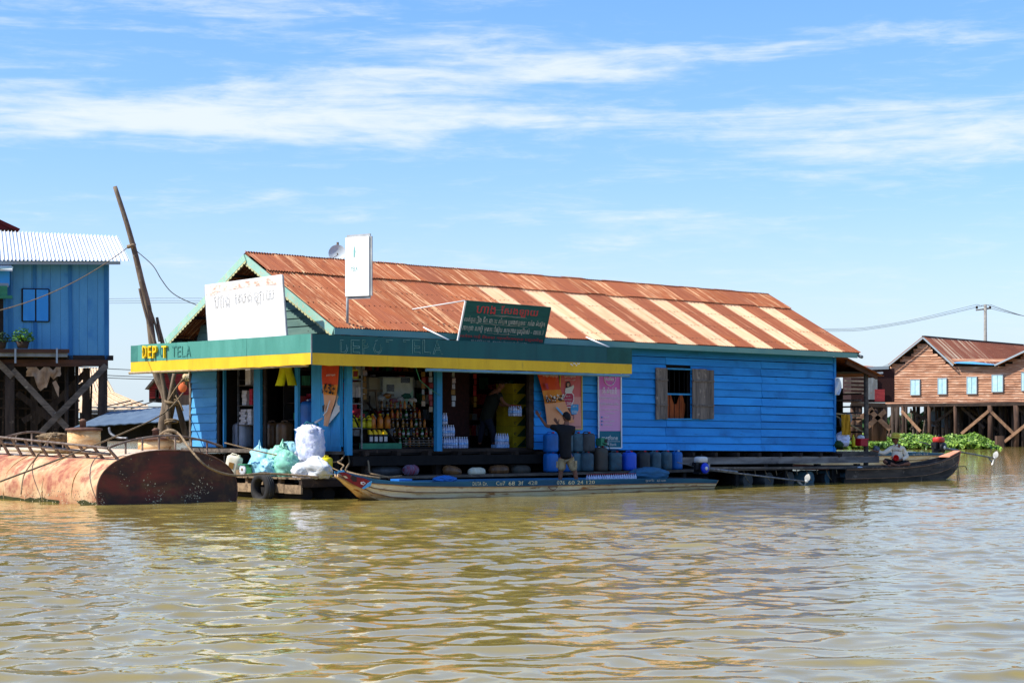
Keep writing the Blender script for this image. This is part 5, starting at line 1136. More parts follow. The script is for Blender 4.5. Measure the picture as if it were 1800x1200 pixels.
for px in (760, 1120, 1200): s_ = s_at(px, BT+.6); MB().span((s_-.12, BT+.05, .26), (s_+.12, BT+1.27, .29)).build('thwart', 'dark_wood', boat)
x, y, w_, zk, zb, zt = raw[-1]; MB().prism([(x, y-w_*.66, zk), (x, y+w_*.66, zk), (x, y+w_, zt), (x, y-w_, zt)], (.03, 0, 0)).build('transom', 'hull_stain', boat)
# prow: red cheeks with an eye, pale stem plate
def yside(px, e=-.02):                   # y of the near hull side at a picture column
    for a, b in zip(BPX[:-1], BPX[1:]):
        if a[0] <= px <= b[0]: f = (px-a[0])/(b[0]-a[0]); return a[1]*(1-f)+b[1]*f+e
    return BPX[0][1]+e
def cheek(pts, m, nm, e=-.022, th=.012):
    V = []
    for px, py in pts:
        y_ = yside(px, e)
        s2 = s_at(px, y_); V.append((s2, y_, z_at(py, s2, y_)))
    MB().prism(V, (0, th, 0)).build(nm, m, boat)
cheek([(596, 829), (606, 829.5), (617, 834), (628, 838), (641, 840.5), (653, 846), (650, 852), (636, 858), (624, 852), (610, 844)], 'prow_red', 'prow_cheek')
cheek([(618, 834.5), (627, 838), (627, 846), (621, 846), (616, 840)], 'prow_dark', 'prow_patch', e=-.03)
cheek([(603, 836), (608, 836), (612, 840), (608, 840)], 'hull_cream', 'prow_mark', e=-.03)
cheek([(634, 847), (640, 846.5), (643, 849), (639, 852), (635, 850.5)], 'ink_white', 'eye', e=-.032)
cheek([(637, 848), (640, 848), (641, 849.5), (638.5, 850.5)], 'prow_red', 'eye_pupil', e=-.045)
cheek([(594, 826.5), (605, 826), (606, 829), (596, 830)], 'paint_lightblue', 'prow_cap', e=-.03)
cheek([(650, 846), (654, 845), (652, 853), (640, 859), (636, 858)], 'paint_lightblue', 'prow_edge', e=-.026)
# numbers painted on the blue band
def on_boat(body, p0, p1, q0, q1, m='ink_cream'):
    ya_, yb_ = yside(p0, -.03), yside(p1, -.03); a = s_at(p0, ya_); b = s_at(p1, yb_); z0 = z_at(q1, a, ya_); z1 = z_at(q0, a, ya_)
    text_mb(body, b-a, z1-z0, ext=.001, M4=plane_M((a, ya_, z0), (b-a, yb_-ya_, z_at(q1, b, BT)*0+ (z_at(q1-(p1-p0)*.014, b, BT)-z0)), (0, 0, 1))).build('lettering', m, boat)
for a in (('DUTA', 831, 846, 846.5, 853), ('Dr.', 849, 857, 846.5, 853), ('Cu7', 872, 888, 845.5, 852.5), ('68', 894, 905, 845.5, 852.5), ('3f', 911, 920, 845.3, 852), ('428', 928, 944.5, 845, 851.5), ('076', 979, 993, 844.5, 851), ('60', 999, 1010, 844.5, 851), ('24', 1015, 1025, 844.2, 850.5), ('120', 1031, 1045.5, 844, 850)): on_boat(*a)
for a in (('ខ្មែរ', 1135, 1150, 842, 847), ('ស្រី សុខា', 1155, 1170, 842, 846.5)): on_boat(*a, m='ink_dim')
MB().tube([(s_at(px, BT-.03), yside(px, -.03), z_at(py, s_at(px, BT), BT)) for px, py in ((963, 855), (966, 859), (971, 860.5), (976, 859), (979, 855), (963, 855))], .008, 4).build('painted_emblem', 'prow_red', boat)
# tarpaulin humps at the stern and things aboard
o = lump((0, 0, .16), (.65, .34, .20), 5, amp=.12, flat=.5).build('tarpaulin', 'gunwale_blue', None, hp(s_at(1140, BT+.6), BT+.62, .22), HA); tag(o, 'blue-grey tarpaulin heaped near the stern of the cargo boat', 'tarpaulin')
o = MB().span((-.18, -.1, 0), (.18, .2, .04)).build('blue_board', 'tarp_blue', None, hp(s_at(708, BT+.3), BT+.30, .40), HA); tag(o, 'bright blue board lying on the gunwale near the prow', 'board')
o = lump((0, 0, .06), (.28, .2, .09), 7, amp=.2, flat=.4).build('tarpaulin', 'tarp_blue', None, hp(s_at(790, BT+.6), BT+.75, .33), HA); tag(o, 'small bright blue tarpaulin amidships in the cargo boat', 'tarpaulin')
for i in range(5): water_pack(1036+i*15.5, BT+.42, .17, 6, 2, ('first', 'second', 'third', 'fourth', 'last')[i]+' pack of pink capped water bottles from the left in the cargo boat', 'water packs in the cargo boat', 'cap_red')
# long-tail engine
def longtail(p, ang, c_top, c_side, shaft_to, lab, sc_=1.0, swap=False):
    """engine at world point p, shaft towards world point shaft_to"""
    t = thing('longtail_engine', lab, 'engine', p, ang)
    k = sc_
    MB().box((0, 0, .18*k), (.26*k, .26*k, .24*k)).box((0, 0, .04*k), (.36*k, .2*k, .05*k)).build('engine_block', 'engine_black' , t)
    MB().lathe([(.8, 0), (1, .02*k), (1, .11*k), (.92, .14*k), (.6, .155*k)], 16, (0, 0, .30*k), sx=.17*k, sy=.13*k, ex=5).build('fuel_tank', c_top, t)
    MB().lathe([(.135*k, 0), (.14*k, .04*k), (.10*k, .07*k)], 16, (-.02*k, -.13*k, .16*k), rot=Matrix.Rotation(PI/2, 3, 'X')).build('starter_cover', c_side, t); MB().lathe([(.05*k, 0), (.045*k, .02*k)], 12, (-.02*k, -.20*k, .16*k), rot=Matrix.Rotation(PI/2, 3, 'X')).build('starter_hub', 'engine_white', t)
    MB().box((-.2*k, 0, .22*k), (.12*k, .16*k, .18*k)).build('air_filter', 'engine_black', t); MB().box((.19*k, -.02*k, .2*k), (.1*k, .16*k, .16*k)).build('exhaust', 'steel', t)
    MB().lathe([(.02*k, 0), (.02*k, .06*k)], 8, (.02*k, 0, .46*k)).build('cap', 'engine_black', t)
    d = Matrix.Rotation(-ang, 3, 'Z') @ (Vector(shaft_to)-Vector(p)); a = Vector((.2*k, 0, .12*k))
    MB().tube([a, d], .022*k, 8).build('shaft', 'steel', t); MB().tube([a+Vector((0, 0, .03)), a.lerp(d, .3)+Vector((0, 0, .03))], .035*k, 8).build('shaft_bracket', 'steel', t)
    MB().tube([a, (-.6*k, .05*k, .28*k), (-.85*k, .05*k, .32*k)], .014*k, 6).build('tiller', 'steel', t)
    pr_ = MB(); dn = (d-a).normalized()
    for q in (0, 1):
        R__ = Matrix.Rotation(q*PI+.35, 3, dn); ax = (R__ @ Vector((0, 0, 1))-dn*dn.dot(R__ @ Vector((0, 0, 1)))).normalized(); bx_ = dn.cross(ax)
        P = []
        for i in range(6):
            f = i/5; wd = .075*k*math.sin(PI*(.12+.86*f))**.7; tw = .9-.5*f
            P.append([d+ax*(.02+.2*k*f)+(bx_*math.cos(tw)+dn*math.sin(tw))*u_*wd for u_ in (-1, 0, 1)])
        pr_.sheet(P, .008)
    pr_.lathe([(.03*k, -.05), (.035*k, 0), (.02*k, .06)], 8, d, rot=dn.to_track_quat('Z', 'Y').to_matrix())
    pr_.build('propeller', 'prop_white', t)
    MB().beam(d-dn*.35, d-dn*.12+Vector((0, 0, -.13*k)), .012, .06).build('skeg', 'steel', t)
    return t
sE = s_at(1232, BT+.62); E0 = hp(sE, BT+.62, .36); dE = (CORNER+HU*s_at(1418, BT+.3)+HV*(BT+.3)).y
longtail(E0, HA, 'engine_white', 'engine_blue', at(1417, 846, dE-.0), 'blue and white long-tail engine on the stern of the cargo boat with a white propeller', 1.0)
# ropes at the prow
def rope(pts, r, lab, nm='rope'):
    return tag(MB().tube(pts, r, 7).build(nm, 'rope', None), lab, 'rope')
def smooth(pts, n=6):
    pts = [Vector(p) for p in pts]; out = []
    for i in range(len(pts)-1):
        p0, p1, p2, p3 = pts[max(i-1, 0)], pts[i], pts[i+1], pts[min(i+2, len(pts)-1)]
        for k in range(n):
            t = k/n; out.append(.5*((2*p1)+(p2-p0)*t+(2*p0-5*p1+4*p2-p3)*t*t+(3*p1-p0-3*p2+p3)*t**3))
    return out+[pts[-1]]
def yb(px, t): return (CORNER+HU*s_at(px, t)+HV*t).y
rope(smooth([at(611, 797, 40.2), at(614, 812, 40), at(608, 826, 39), at(622, 832, 38.4), at(648, 837, 38.2), at(668, 840, 38.3)]), .022, 'thick rope looped from the corner post down over the prow')
rope(smooth([at(605, 800, 40.0), at(600, 808, 39.6), at(594, 812, 39.3), at(604, 818, 39), at(600, 826, 38.5), at(615, 835, 38.3)]), .018, 'second rope knotted by the prow')
rope(smooth([at(632, 799, 40.6), at(642, 800, 40.5), at(648, 815, 40.2), at(650, 830, 39.8), at(664, 834, 39.6), at(682, 838, 39.6), at(706, 836, 39.8)]), .022, 'pale rope hanging from the beam under the shop to the boat')
rope(smooth([at(395, 778, 40.2), at(460, 794, 40.0), at(545, 811, 39.8), at(600, 811, 39.8)]), .016, 'taut rope from the tank railing to the shop corner')
rope(smooth([at(552, 813, 39.5), at(544, 822, 39.2), at(541, 834, 38.9), at(530, 838, 38.8), at(520, 839, 38.9)]), .014, 'thin rope loop over the white bag')
rope(smooth([at(575, 818, 39.4), at(595, 827, 38.4)]), .012, 'pale cord tied to the prow tip')
# ================================================================== RUSTY FUEL TANK
TS, TW, TH, TZ, T0, T1 = -4.78, 1.66, .86, .22, -.34, 6.9
tank = thing('fuel_tank', 'huge rusty oval fuel tank floating half sunk with railings and lids on top', 'tank', CORNER, HA)
def tk(a, y, e=0.0, ex=2.35):
    ca, sa = math.cos(a), math.sin(a); q = (abs(ca)**ex+abs(sa)**ex)**(-1/ex)
    return Vector((TS+(TW+e)*ca*q, y, TZ+(TH+e)*sa*q))
NA = 72
rings = [T0, .02, .06, 1.5, 1.53, 3.2, 3.23, 5.0, 5.03, T1]
P = []
for y in np.linspace(T0, T1, 26):
    dn_ = .012*math.sin(y*2.1)
    P.append([tk(2*PI*k/NA, y, dn_*math.sin(k*.5+y)) for k in range(NA+1)])
MB().grid(P).build('shell', 'tank_shell', tank)
for y in (T0+1.0, 1.9, 3.6, 5.2): 
    MB().tube([tk(2*PI*k/NA, y, .004) for k in range(0, NA//2+4)], .010, 5).build('weld_seam', 'hull_stain', tank)
MB().add([tk(2*PI*k/NA, T0, -.005) for k in range(NA)], [tuple(range(NA))]).build('end_plate', 'tank_end', tank)
MB().tube([tk(2*PI*k/NA, T0, .0) for k in range(NA+1)], .016, 6, cap=False).build('rim', 'rust_lid', tank)
MB().add([tk(2*PI*k/NA, T1, 0) for k in range(NA)], [tuple(range(NA))]).build('end_plate', 'tank_end', tank)
P = []                                    # walked-on pale top and green water line skin, a hair proud
for y in np.linspace(T0+.02, T1-.02, 20): P.append([tk(a, y, .013) for a in np.linspace(1.05+.05*math.sin(y*3), 2.2+.04*math.sin(y*5), 14)])
MB().grid(P).build('worn_top', 'tank_top', tank)
r = random.Random(2); bn_ = MB()
for k in range(2200):
    a = r.uniform(0, 2*PI); q = r.random()**.5; p = tk(a, T0, -.05); c_ = Vector((TS+(p.x-TS)*q, T0-.004, TZ+(p.z-TZ)*q))
    if c_.z < -.02 or r.random() < min(.97, .1+(c_.z)*1.5) or mnoise.noise(c_*2.2) < -.02: continue
    s_ = r.choice((.007, .008, .011, .018)); bn_.box(c_, (s_*r.uniform(.6, 1.3), .008, s_*r.uniform(.7, 2)), rot=Matrix.Rotation(r.uniform(0, 3), 3, 'Y'))
for k in range(110):
    a = PI+.25-r.random()**1.5*.35; y = T0+r.random()**1.3*3.2; p = tk(a, y, .006); s_ = r.uniform(.008, .022)
    if -.02 < p.z < .35: bn_.box(p, (.01, s_, s_))
struct(bn_.build('barnacles', 'barnacle', tank), 'stuff')
for side in (PI,):
    P = [[tk(a, y, .006) for a in np.linspace(PI+.40, PI+.17-.02*math.sin(y*4)-.02*math.sin(y*11), 6)] for y in np.linspace(T0, T1, 30)]
    MB().grid(P).build('algae_band', 'algae', tank)
for y, x, zr, hh in ((3.2, TS+.05, .36, .40), (.85, TS+.45, .40, .20)):
    zt_ = tk(PI/2, y).z
    mh = MB().lathe([(zr, -.05), (zr, hh)], 24, (x, y, zt_)).build('manhole', 'hull_stain', tank); MB().lathe([(zr*1.1, hh), (zr*1.14, hh+.02), (zr*1.1, hh+.05), (zr*.6, hh+.07)], 24, (x, y, zt_)).build('lid', 'rust_lid', mh); MB().lathe([(.07, hh+.07), (.07, hh+.2), (.09, hh+.21), (.03, hh+.26)], 8, (x, y+.05, zt_)).build('valve', 'rust_lid', mh)
# railings
def rail(pts, r_, nm='rail'): return MB().tube(smooth(pts, 5), r_, 7).build(nm, 'rail_metal', tank)
xl = TS-1.02; zr0 = tk(2.22, 1).z
def rz_(y): return zr0+.20+.045*y
rail([(xl-.30, y, rz_(y)) for y in (T0+.15, 1.8, 3.6, 6.2)], .027); rail([(xl-.20, y, rz_(y)-.13) for y in (T0+.25, 1.8, 3.6, 5.9)], .032)
for k in range(11):
    y = T0+.15+k*.58; MB().beam((xl+.02, y+.02, zr0-.12), (xl-.30, y, rz_(y)), .075, .035).build('stanchion', 'rail_metal', tank)
def arch(y, z, x0, x1, h, n=6):
    rail([(x0, y, z), (x0+(x1-x0)*.2, y, z+h*.62), (x0+(x1-x0)*.5, y, z+h), (x0+(x1-x0)*.8, y, z+h*.62), (x1, y, z)], .024)
    for k in range(1, n):
        u = k/n; zz = z+h*(1-(2*u-1)**2)*.98; x = x0+(x1-x0)*u; za = TZ+TH*(1-abs((x-TS)/TW)**2.35)**(1/2.35); MB().beam((x, y, za-.03), (x, y, zz), .04, .025).build('stanchion', 'rail_metal', tank)
arch(T0+.3, zr0+.20, xl-.2, TS+1.5, .24, 7); arch(5.6, zr0+.15, xl-.1, TS+1.25, .36, 6)
for k in range(10): 
    y = .3+k*.2; o = MB().tube([(xl+.06+random.uniform(-.05, .1), y*1.3, zr0+.06+random.uniform(0, .06)), (xl+.1+random.uniform(-.05, .1), y*1.3+2.0, zr0+.10)], .018, 6).build('bamboo_stick', 'bamboo', None, CORNER, HA); tag(o, 'dry bamboo stick in the bundle along the left railing of the tank', 'stick', 'sticks on the tank')
def TL(x, y, z): return hp(x, y, z)
rope(smooth([at(0, 846, 33.5), at(90, 812, 35), at(195, 770, 38), at(285, 728, 43.2), at(322, 690, 45)], 8), .018, 'long rope from the lower left over the tank up to the tied poles')
rope(smooth([at(278, 772, 37.6), at(286, 760, 37.5), at(300, 755, 37.4), at(316, 764, 37.2), at(335, 790, 36.4), at(365, 820, 36.3), at(410, 835, 37.2), at(470, 832, 38), at(560, 838, 38.3)], 8), .024, 'thick rope hanging from the tank railing across the dark end')
rope(smooth([at(280, 775, 37.5), at(282, 764, 37.4), at(296, 757, 37.3), at(310, 760, 37.3), at(318, 776, 37.4), at(300, 772, 37.5), at(290, 762, 37.2), at(303, 765, 37.2)], 6), .03, 'coil of thick rope on the arched railing of the tank')
rope(smooth([at(95, 735+25, 40), at(60, 808, 38.2), at(42, 835, 37.2), at(37, 868, 36.9)], 6), .015, 'thin rope hanging down the side of the tank')
o = MB().tube(smooth([at(192, 752, 41), at(195, 762, 40.8), at(208, 769, 40.6), at(224, 770, 40.5)]), .03, 7).build('bent_pipe', 'steel'); tag(o, 'short bent grey pipe sticking up beside the tank lid', 'pipe')
for k, (px, lb) in enumerate(((96, 'tangled brown rope heap on the far end of the tank'), )): 
    o = lump((0, 0, .0), (.34, .2, .10), 9, amp=.3).build('rope_heap', 'rope', None, at(px, 768, 40.0)); tag(o, lb, 'rope')

# ================================================================== LEANING POLES TIED TOGETHER
YP = 45.6
def poles(name, lab, pts, rs, m='pole_bark', Y=YP): return tag(MB().tube(smooth([at(x, y, Y+dz) for x, y, dz in pts], 4), [rs[0]+(rs[1]-rs[0])*i/(4*(len(pts)-1)) for i in range(4*(len(pts)-1)+1)], 8).build(name, m), lab, 'pole')
poles('mooring_pole', 'tall bare leaning pole rising high above the canopy at the left', [(202, 328, 0), (222, 390, 0), (236, 440, 0), (249, 495, 0), (260, 540, 0), (267, 595, 0), (275, 655, 0), (292, 700, 0), (287, 740, 0), (283, 790, .1)], (.055, .13))
poles('mooring_pole', 'rough barked pole lashed to the tall leaning pole', [(245, 507, -.15), (252, 536, -.15), (262, 570, -.15), (272, 602, -.15), (281, 640, -.1), (290, 690, -.1), (297, 745, -.1), (302, 790, -.1)], (.03, .07))
poles('mooring_pole', 'thin forked pole right of the tall leaning one', [(276, 558, .15), (279, 575, .1), (285, 600, .1), (297, 650, .1), (306, 683, 0), (303, 712, 0), (292, 760, 0)], (.035, .09))
poles('mooring_pole', 'crooked branch beside the rough barked pole', [(262, 537, -.1), (270, 560, 0), (277, 585, 0), (281, 600, 0)], (.02, .04))
poles('mooring_pole', 'lower prop pole slanting down to the right toward the blue end wall', [(308, 690, .1), (313, 712, .1), (320, 740, .1), (328, 772, .1)], (.07, .08))
poles('mooring_pole', 'short stub pole leaning inside the lashing', [(307, 655, -.2), (300, 690, -.2), (296, 720, -.2), (300, 770, -.2)], (.05, .06))
rr_ = MB()
for k in range(5):
    y = 705+k*1.6+(30 if k > 2 else 0); rr_.tube([at(290+ (13+13*math.cos(a))*.9, y+3*math.sin(a+k), YP-.25-.2*math.sin(a)) for a in np.linspace(0, 2*PI, 14)], .022, 5, cap=False)
tag(rr_.build('rope', 'rope'), 'rope lashing wound round the crossed poles', 'rope')
tag(MB().tube(smooth([at(309, 695, YP-.3), at(318, 712, YP-.4), at(322, 722, YP-.4)]), .02, 5).build('rope_end', 'rope'), 'loose rope end hanging right of the lashing', 'rope')
tag(MB().tube(smooth([at(322, 666, YP-.3), at(308, 684, YP-.3), at(296, 704, YP-.3)]), .02, 5).build('rope_end', 'rope'), 'loose rope end sticking up to the right of the lashing', 'rope')
tag(MB().tube(catenary(at(-30, 552, 38), at(228, 432, YP), .25), .012, 5).build('guy_rope', 'rope'), 'rope from the tall pole down past the left blue house', 'rope')
tag(MB().tube(smooth([at(240, 441, YP), at(268, 466, 44.6), at(283, 490, 44.3), at(300, 512, 44.1), at(322, 526, 43.9), at(349, 537, 43.6)]), .012, 5).build('cable', 'wire'), 'slack cable from the tall pole to the shop gable', 'cable')
tag(MB().tube([at(224, 434, YP-.1), at(233, 432, YP-.12), at(236, 430, YP+.1)], .05, 7).build('rope_knot', 'rope'), 'knot of rope round the tall pole', 'rope')

# ================================================================== BLUE HOUSE ON STILTS (left)
LA = math.radians(15); LO = at(192, 755, 60); LO.z = 0
lu, lv = frame_of(LA)
lh = thing('stilt_house', 'blue corrugated house on dark stilts with a white ribbed roof at the left edge', 'house', LO, LA)
def L_at(px, py, y=0.0):                 # local x, z on the plane local y of this house
    b = LO+lv*y; k = (px-900)/FPX; x = (k*b.y-b.x)/(lu.x-k*lu.y); d = (b+lu*x).y
    return Vector((x, y, EYE+(HZ-py)/FPX*d))
zt = L_at(192, 458).z; zb = L_at(190, 632).z; xl_ = L_at(-60, 500).x; xr = 0.0
MB().span((xl_, .04, zb), (xr, 5, zt)).build('wall', 'inner_wood', lh)
lw = MB().span((xl_, .0, zb), (xr-.02, .035, zb+.06)).build('wall_rail', 'blue_trim', lh)
x = xl_; k = 0
hx0, hx1 = L_at(39, 500).x, L_at(86, 500).x; hz0, hz1 = L_at(60, 565).z, L_at(60, 508).z
while x < xr-.05:
    wd = .30+.03*math.sin(k*3); x2 = min(x+wd, xr); j = random.uniform(-.004, .004)
    MB().add([(x+.003, -.012+j, zb+random.uniform(-.03, .02)), (x2-.003, -.018+j, zb), (x2-.003, -.018, zt), (x+.003, -.012, zt), (x+.003, .03, zb), (x2-.003, .03, zb), (x2-.003, .03, zt), (x+.003, .03, zt)],
             [(0, 1, 2, 3), (7, 6, 5, 4), (0, 4, 5, 1), (3, 2, 6, 7), (0, 3, 7, 4), (1, 5, 6, 2)]).build('board', 'blue_wall_left', lw)
    x = x2; k += 1
for px in (14, 59, 121, 184): 
    a = L_at(px, 500).x; MB().add([(a, -.05, zb), (a+.13, -.05, zb), (a+.09, -.05, zt), (a-.03, -.05, zt), (a, -.0, zb), (a+.13, 0, zb), (a+.09, 0, zt), (a-.03, 0, zt)], [(0, 1, 2, 3), (0, 4, 5, 1), (3, 2, 6, 7), (0, 3, 7, 4), (1, 5, 6, 2)]).build('batten', 'blue_trim', lh)
wn = MB()
for a, b in (((hx0, hz0), (hx1, hz0)), ((hx0, hz1), (hx1, hz1)), ((hx0, hz0), (hx0, hz1)), ((hx1, hz0), (hx1, hz1)), (((hx0+hx1)/2, hz0), ((hx0+hx1)/2, hz1))): wn.beam((a[0], -.05, a[1]), (b[0], -.05, b[1]), .05, .03, up=(0, 1, 0) if a[0] == b[0] else (0, 0, 1))
wn = wn.build('window_frame', 'black_wood', lh)
for i in range(2): a = hx0+.03+i*(hx1-hx0)/2; MB().span((a, -.07, hz0+.02), (a+(hx1-hx0)/2-.05, -.045, hz1-.02)).build('shutter', 'blue_shutter', wn)
# roof: white ribbed sheets
e0, e1 = L_at(-60, 458, -.75), L_at(228, 459, -.75); r0, r1 = L_at(-60, 404, 1.3), L_at(207, 416, 1.3)
rb = MB().beam(e0+Vector((0, .1, -.06)), e1+Vector((-.3, .1, -.06)), .06, .1).build('roof', 'frame_grey', lh)
n = 7
for i in range(n):
    A, B, C_, D = e0.lerp(e1, i/n), e0.lerp(e1, (i+1)/n), r0.lerp(r1, (i+1)/n), r0.lerp(r1, i/n)
    m = 48; P = []
    for (p, q) in ((A, B), (D, C_)):
        row = []
        for k in range(m+1):
            f = k/m*1.02; ph = (k % 8)/8; rib = .045 if 3 <= (k % 8) <= 4 else 0
            row.append(p.lerp(q, f)+Vector((0, -rib*.4, rib)))
        P.append(row)
    MB().grid(P, sm=False).build('roof_sheet', 'white_sheet', rb)
MB().prism([L_at(-60, 380, 2), L_at(0, 386, 2), L_at(32, 404, 2), L_at(-60, 404, 2)], (0, 1.5, 0)).build('upper_roof', 'red_roof', lh)
MB().beam(L_at(-20, 380, 1.98), L_at(34, 405, 1.98), .05, .12).build('upper_roof_edge', 'red_roof', lh)
# entrance part at the left edge
ent = MB().prism([L_at(-60, 470, -.9), L_at(22, 474, -.9), L_at(18, 460, -.3), L_at(-60, 458, -.3)], (0, 0, -.05)).build('awning', 'white_sheet', lh)
MB().beam(L_at(-60, 474, -.92), L_at(23, 470, -.92), .05, .06).build('awning_edge', 'window_pale', ent)
MB().span(L_at(-60, 500, -.5), L_at(17, 470, -.45)).build('side_panel', 'blue_shutter', lh); MB().span(L_at(-60, 503, -.52), L_at(15, 498, -.47)).build('panel_edge', 'frame_grey', lh)
MB().span(L_at(-60, 523, -.6), L_at(13, 503, -.45)).span(L_at(-60, 523, -.64), L_at(22, 520, -.45)).build('lintel', 'tray_green', lh); MB().span(L_at(-60, 612, -.2), L_at(6, 522, -.15)).build('doorway', 'inner_wood', lh)
MB().beam(L_at(8, 610, -.3), L_at(8, 520, -.3), .06, .06, up=(0, 1, 0)).build('door_post', 'blue_trim', lh)
# balcony edge, floor beams
MB().beam(L_at(-60, 616, -.8), L_at(122, 617, -.8), .06, .13).build('balcony_beam', 'brown_beam', lh); MB().span(L_at(-60, 625, -.75), L_at(118, 622, 0)).build('balcony_floor', 'grey_tin', lh)
MB().beam(L_at(-60, 638, -.1), L_at(190, 638, -.1), .12, .22).build('floor_beam', 'brown_beam', lh); MB().beam(L_at(-60, 628, .1), L_at(199, 629, .1), .3, .16).build('floor_joist', 'dark_wood', lh)
for px in (27, 100): MB().beam(L_at(px, 612, -.82), L_at(px, 638, -.82), .06, .05, up=(0, 1, 0)).build('strap', 'frame_grey', lh)
for px, wd, y in ((17, .30, -.1), (181, .28, 0), (152, .24, 2.6), (60, .24, 2.6), (96, .2, 4.4), (20, .2, 4.4), (178, .2, 4.6)):
    b = L_at(px, 755, y); MB().box((b.x, y, (zb-.2)/2-.5), (wd, wd, zb+.8)).build('stilt', 'left_post', lh)
for px, y in ((117, .8), (135, 1.2)): b = L_at(px, 755, y); MB().tube([(b.x, y, 0), (b.x, y, zb)], .06, 8).build('pipe', 'left_post', lh)
for a, b, y in (((30, 690), (105, 750), 1.2), ((60, 745), (150, 655), 1.8), ((40, 740), (165, 665), 3.2)): MB().beam(L_at(*a, y), L_at(*b, y), .08, .20).build('brace', 'left_post', lh)
for a, b, y in (((22, 650), (118, 752), -.25), ((70, 762), (187, 642), -.3), ((-10, 630), (22, 662), -.3)): MB().beam(L_at(*a, y), L_at(*b, y), .08, .20).build('brace', 'grey_plank', lh)
MB().span((xl_, 5.2, -.2), (xr-1.0, 5.25, zb)).build('dark_backdrop', 'black_wood', lh)  # black sheet added as backdrop for the darkness under the house
for k in range(14): MB().beam(L_at(-10+k*14, 755, 4.9)+Vector((0, 0, -.5)), L_at(-10+k*14+random.uniform(-4, 4), 660, 4.9), .07, .07, up=(0, 1, 0)).build('rear_stake', 'dark_wood', lh)
for k in range(5): MB().beam(L_at(-20, 668+k*16, 4.6), L_at(140, 672+k*16, 4.6), .06, .06).build('rear_rail', 'dark_wood', lh)
# cloth and plants
cw = [[L_at(px+random.uniform(-2, 2), 645+j*9*(1 if 2 < i < 7 else .45)+ (6 if i in (4, 8) else 0), -.35-.12*math.sin(i*1.7+j)) for i, px in enumerate(np.linspace(47, 106, 11))] for j in range(5)]
c_ = MB().sheet(cw, .01).build('hanging_cloth', 'cloth_beige', None, LO, LA); tag(c_, 'pale cloth bundle hanging under the left blue house', 'cloth')
tag(MB().prism([L_at(92, 672, -.4), L_at(98, 668, -.4), L_at(104, 680, -.4), L_at(103, 698, -.4), L_at(99, 690, -.4)], (0, .02, 0)).build('cloth_tail', 'cloth_beige', None, LO, LA), 'torn end of pale cloth below the left house', 'cloth')
def bush(loc, r, h, n, ml, lab, nm='potted_plant', seed=1, pot=True):
    t = thing(nm, lab, 'plant', loc); R = random.Random(seed); mb = MB()
    if pot: MB().lathe([(r*.45, 0), (r*.6, .22)], 12).build('pot', 'pot', t)
    st_ = MB()
    for k in range(n//12): 
        a = R.uniform(0, 2*PI); st_.tube([(0, 0, .2 if pot else 0), (r*.5*math.cos(a), r*.5*math.sin(a), h*.7)], .008, 4)
    st_.build('stem', 'leaf_dark', t)
    for k in range(n):
        a = R.uniform(0, 2*PI); q = R.random()**.5*r; z = .2+h*R.random()*(1-.5*(q/r)**2); c = Vector((q*math.cos(a), q*math.sin(a), z)); s_ = R.uniform(.03, .06)
        R_ = Matrix.Rotation(R.uniform(0, 6), 3, 'Z') @ Matrix.Rotation(R.uniform(-1.2, 1.2), 3, 'X'); mb.add([c+R_ @ Vector(p) for p in ((-s_, 0, 0), (0, -s_*.6, .01), (s_, 0, 0), (0, s_*.6, .01))], [(0, 1, 2, 3)])
    mb.build('foliage', ml, t); struct(t.children[-1], 'stuff') if t.children else None
bush(LO+lu*L_at(40, 612, -.7).x+lv*(-.7)+Vector((0, 0, L_at(40, 612, -.7).z)), .36, .5, 420, 'leaf', 'wispy green potted plant on the balcony edge of the left house', seed=3)
bush(LO+lu*L_at(2, 612, -.7).x+lv*(-.7)+Vector((0, 0, L_at(2, 612, -.7).z)), .3, .35, 260, 'leaf_dark', 'dark potted plant at the left edge of the picture', seed=6)

# ================================================================== HOUSES AND ROOFS BETWEEN
def poly3(pts, Y): return [at(x, y, Y+d) for x, y, d in pts]
bk1 = thing('far_house', 'house with a sweeping pale corrugated roof behind the left stilts', 'house', at(225, 755, 78))
def rel(t, pts): return [p-t.location for p in pts]
n = 30; P = []
prof_ = [(165, 213, 647, 4), (167, 220, 668, 2.8), (168, 232, 690, 1.6), (168, 262, 702, .8), (168, 290, 712, 0), (150, 292, 724, -1.0)]
for xl2, xr2, y, d in prof_: P.append([at(xl2+(xr2-xl2)*i/n-30, y+.5*(i % 2), 78+d)-bk1.location for i in range(n+1)])
rfm = MB().sheet(P, .03).build('roof', 'tan_sheet', bk1)
for i in range(2, n, 3): MB().tube([P[j][i]+Vector((0, -.02, .02)) for j in range(5)], .03, 5).build('roof_rib', 'tan_sheet', rfm)
for k, y in enumerate((716, 721, 727)): MB().beam(at(150, y, 77)-bk1.location, at(292, y-1, 77)-bk1.location, .3, .06).build('eave_rail', 'grey_tin', bk1)
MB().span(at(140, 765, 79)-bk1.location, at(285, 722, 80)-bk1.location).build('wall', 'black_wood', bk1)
for k in range(3): MB().tube([at(170+k*30, 718, 77)-bk1.location, at(230+k*22, 704, 77.5)-bk1.location], .03, 5).build('roof_stick', 'grey_plank', bk1)
bk2 = thing('low_shed', 'long low shed with a dull blue tin roof behind the tied poles', 'shed', at(255, 755, 60))
P = [[at(130+(345-130)*i/24, 752-11*i/24*1.2, 56)-bk2.location+Vector((0, 0, .02*(i % 2))) for i in range(25)], [at(190+(338-190)*i/24, 726-13*i/24*1.0, 60)-bk2.location+Vector((0, 0, .02*(i % 2))) for i in range(25)]]
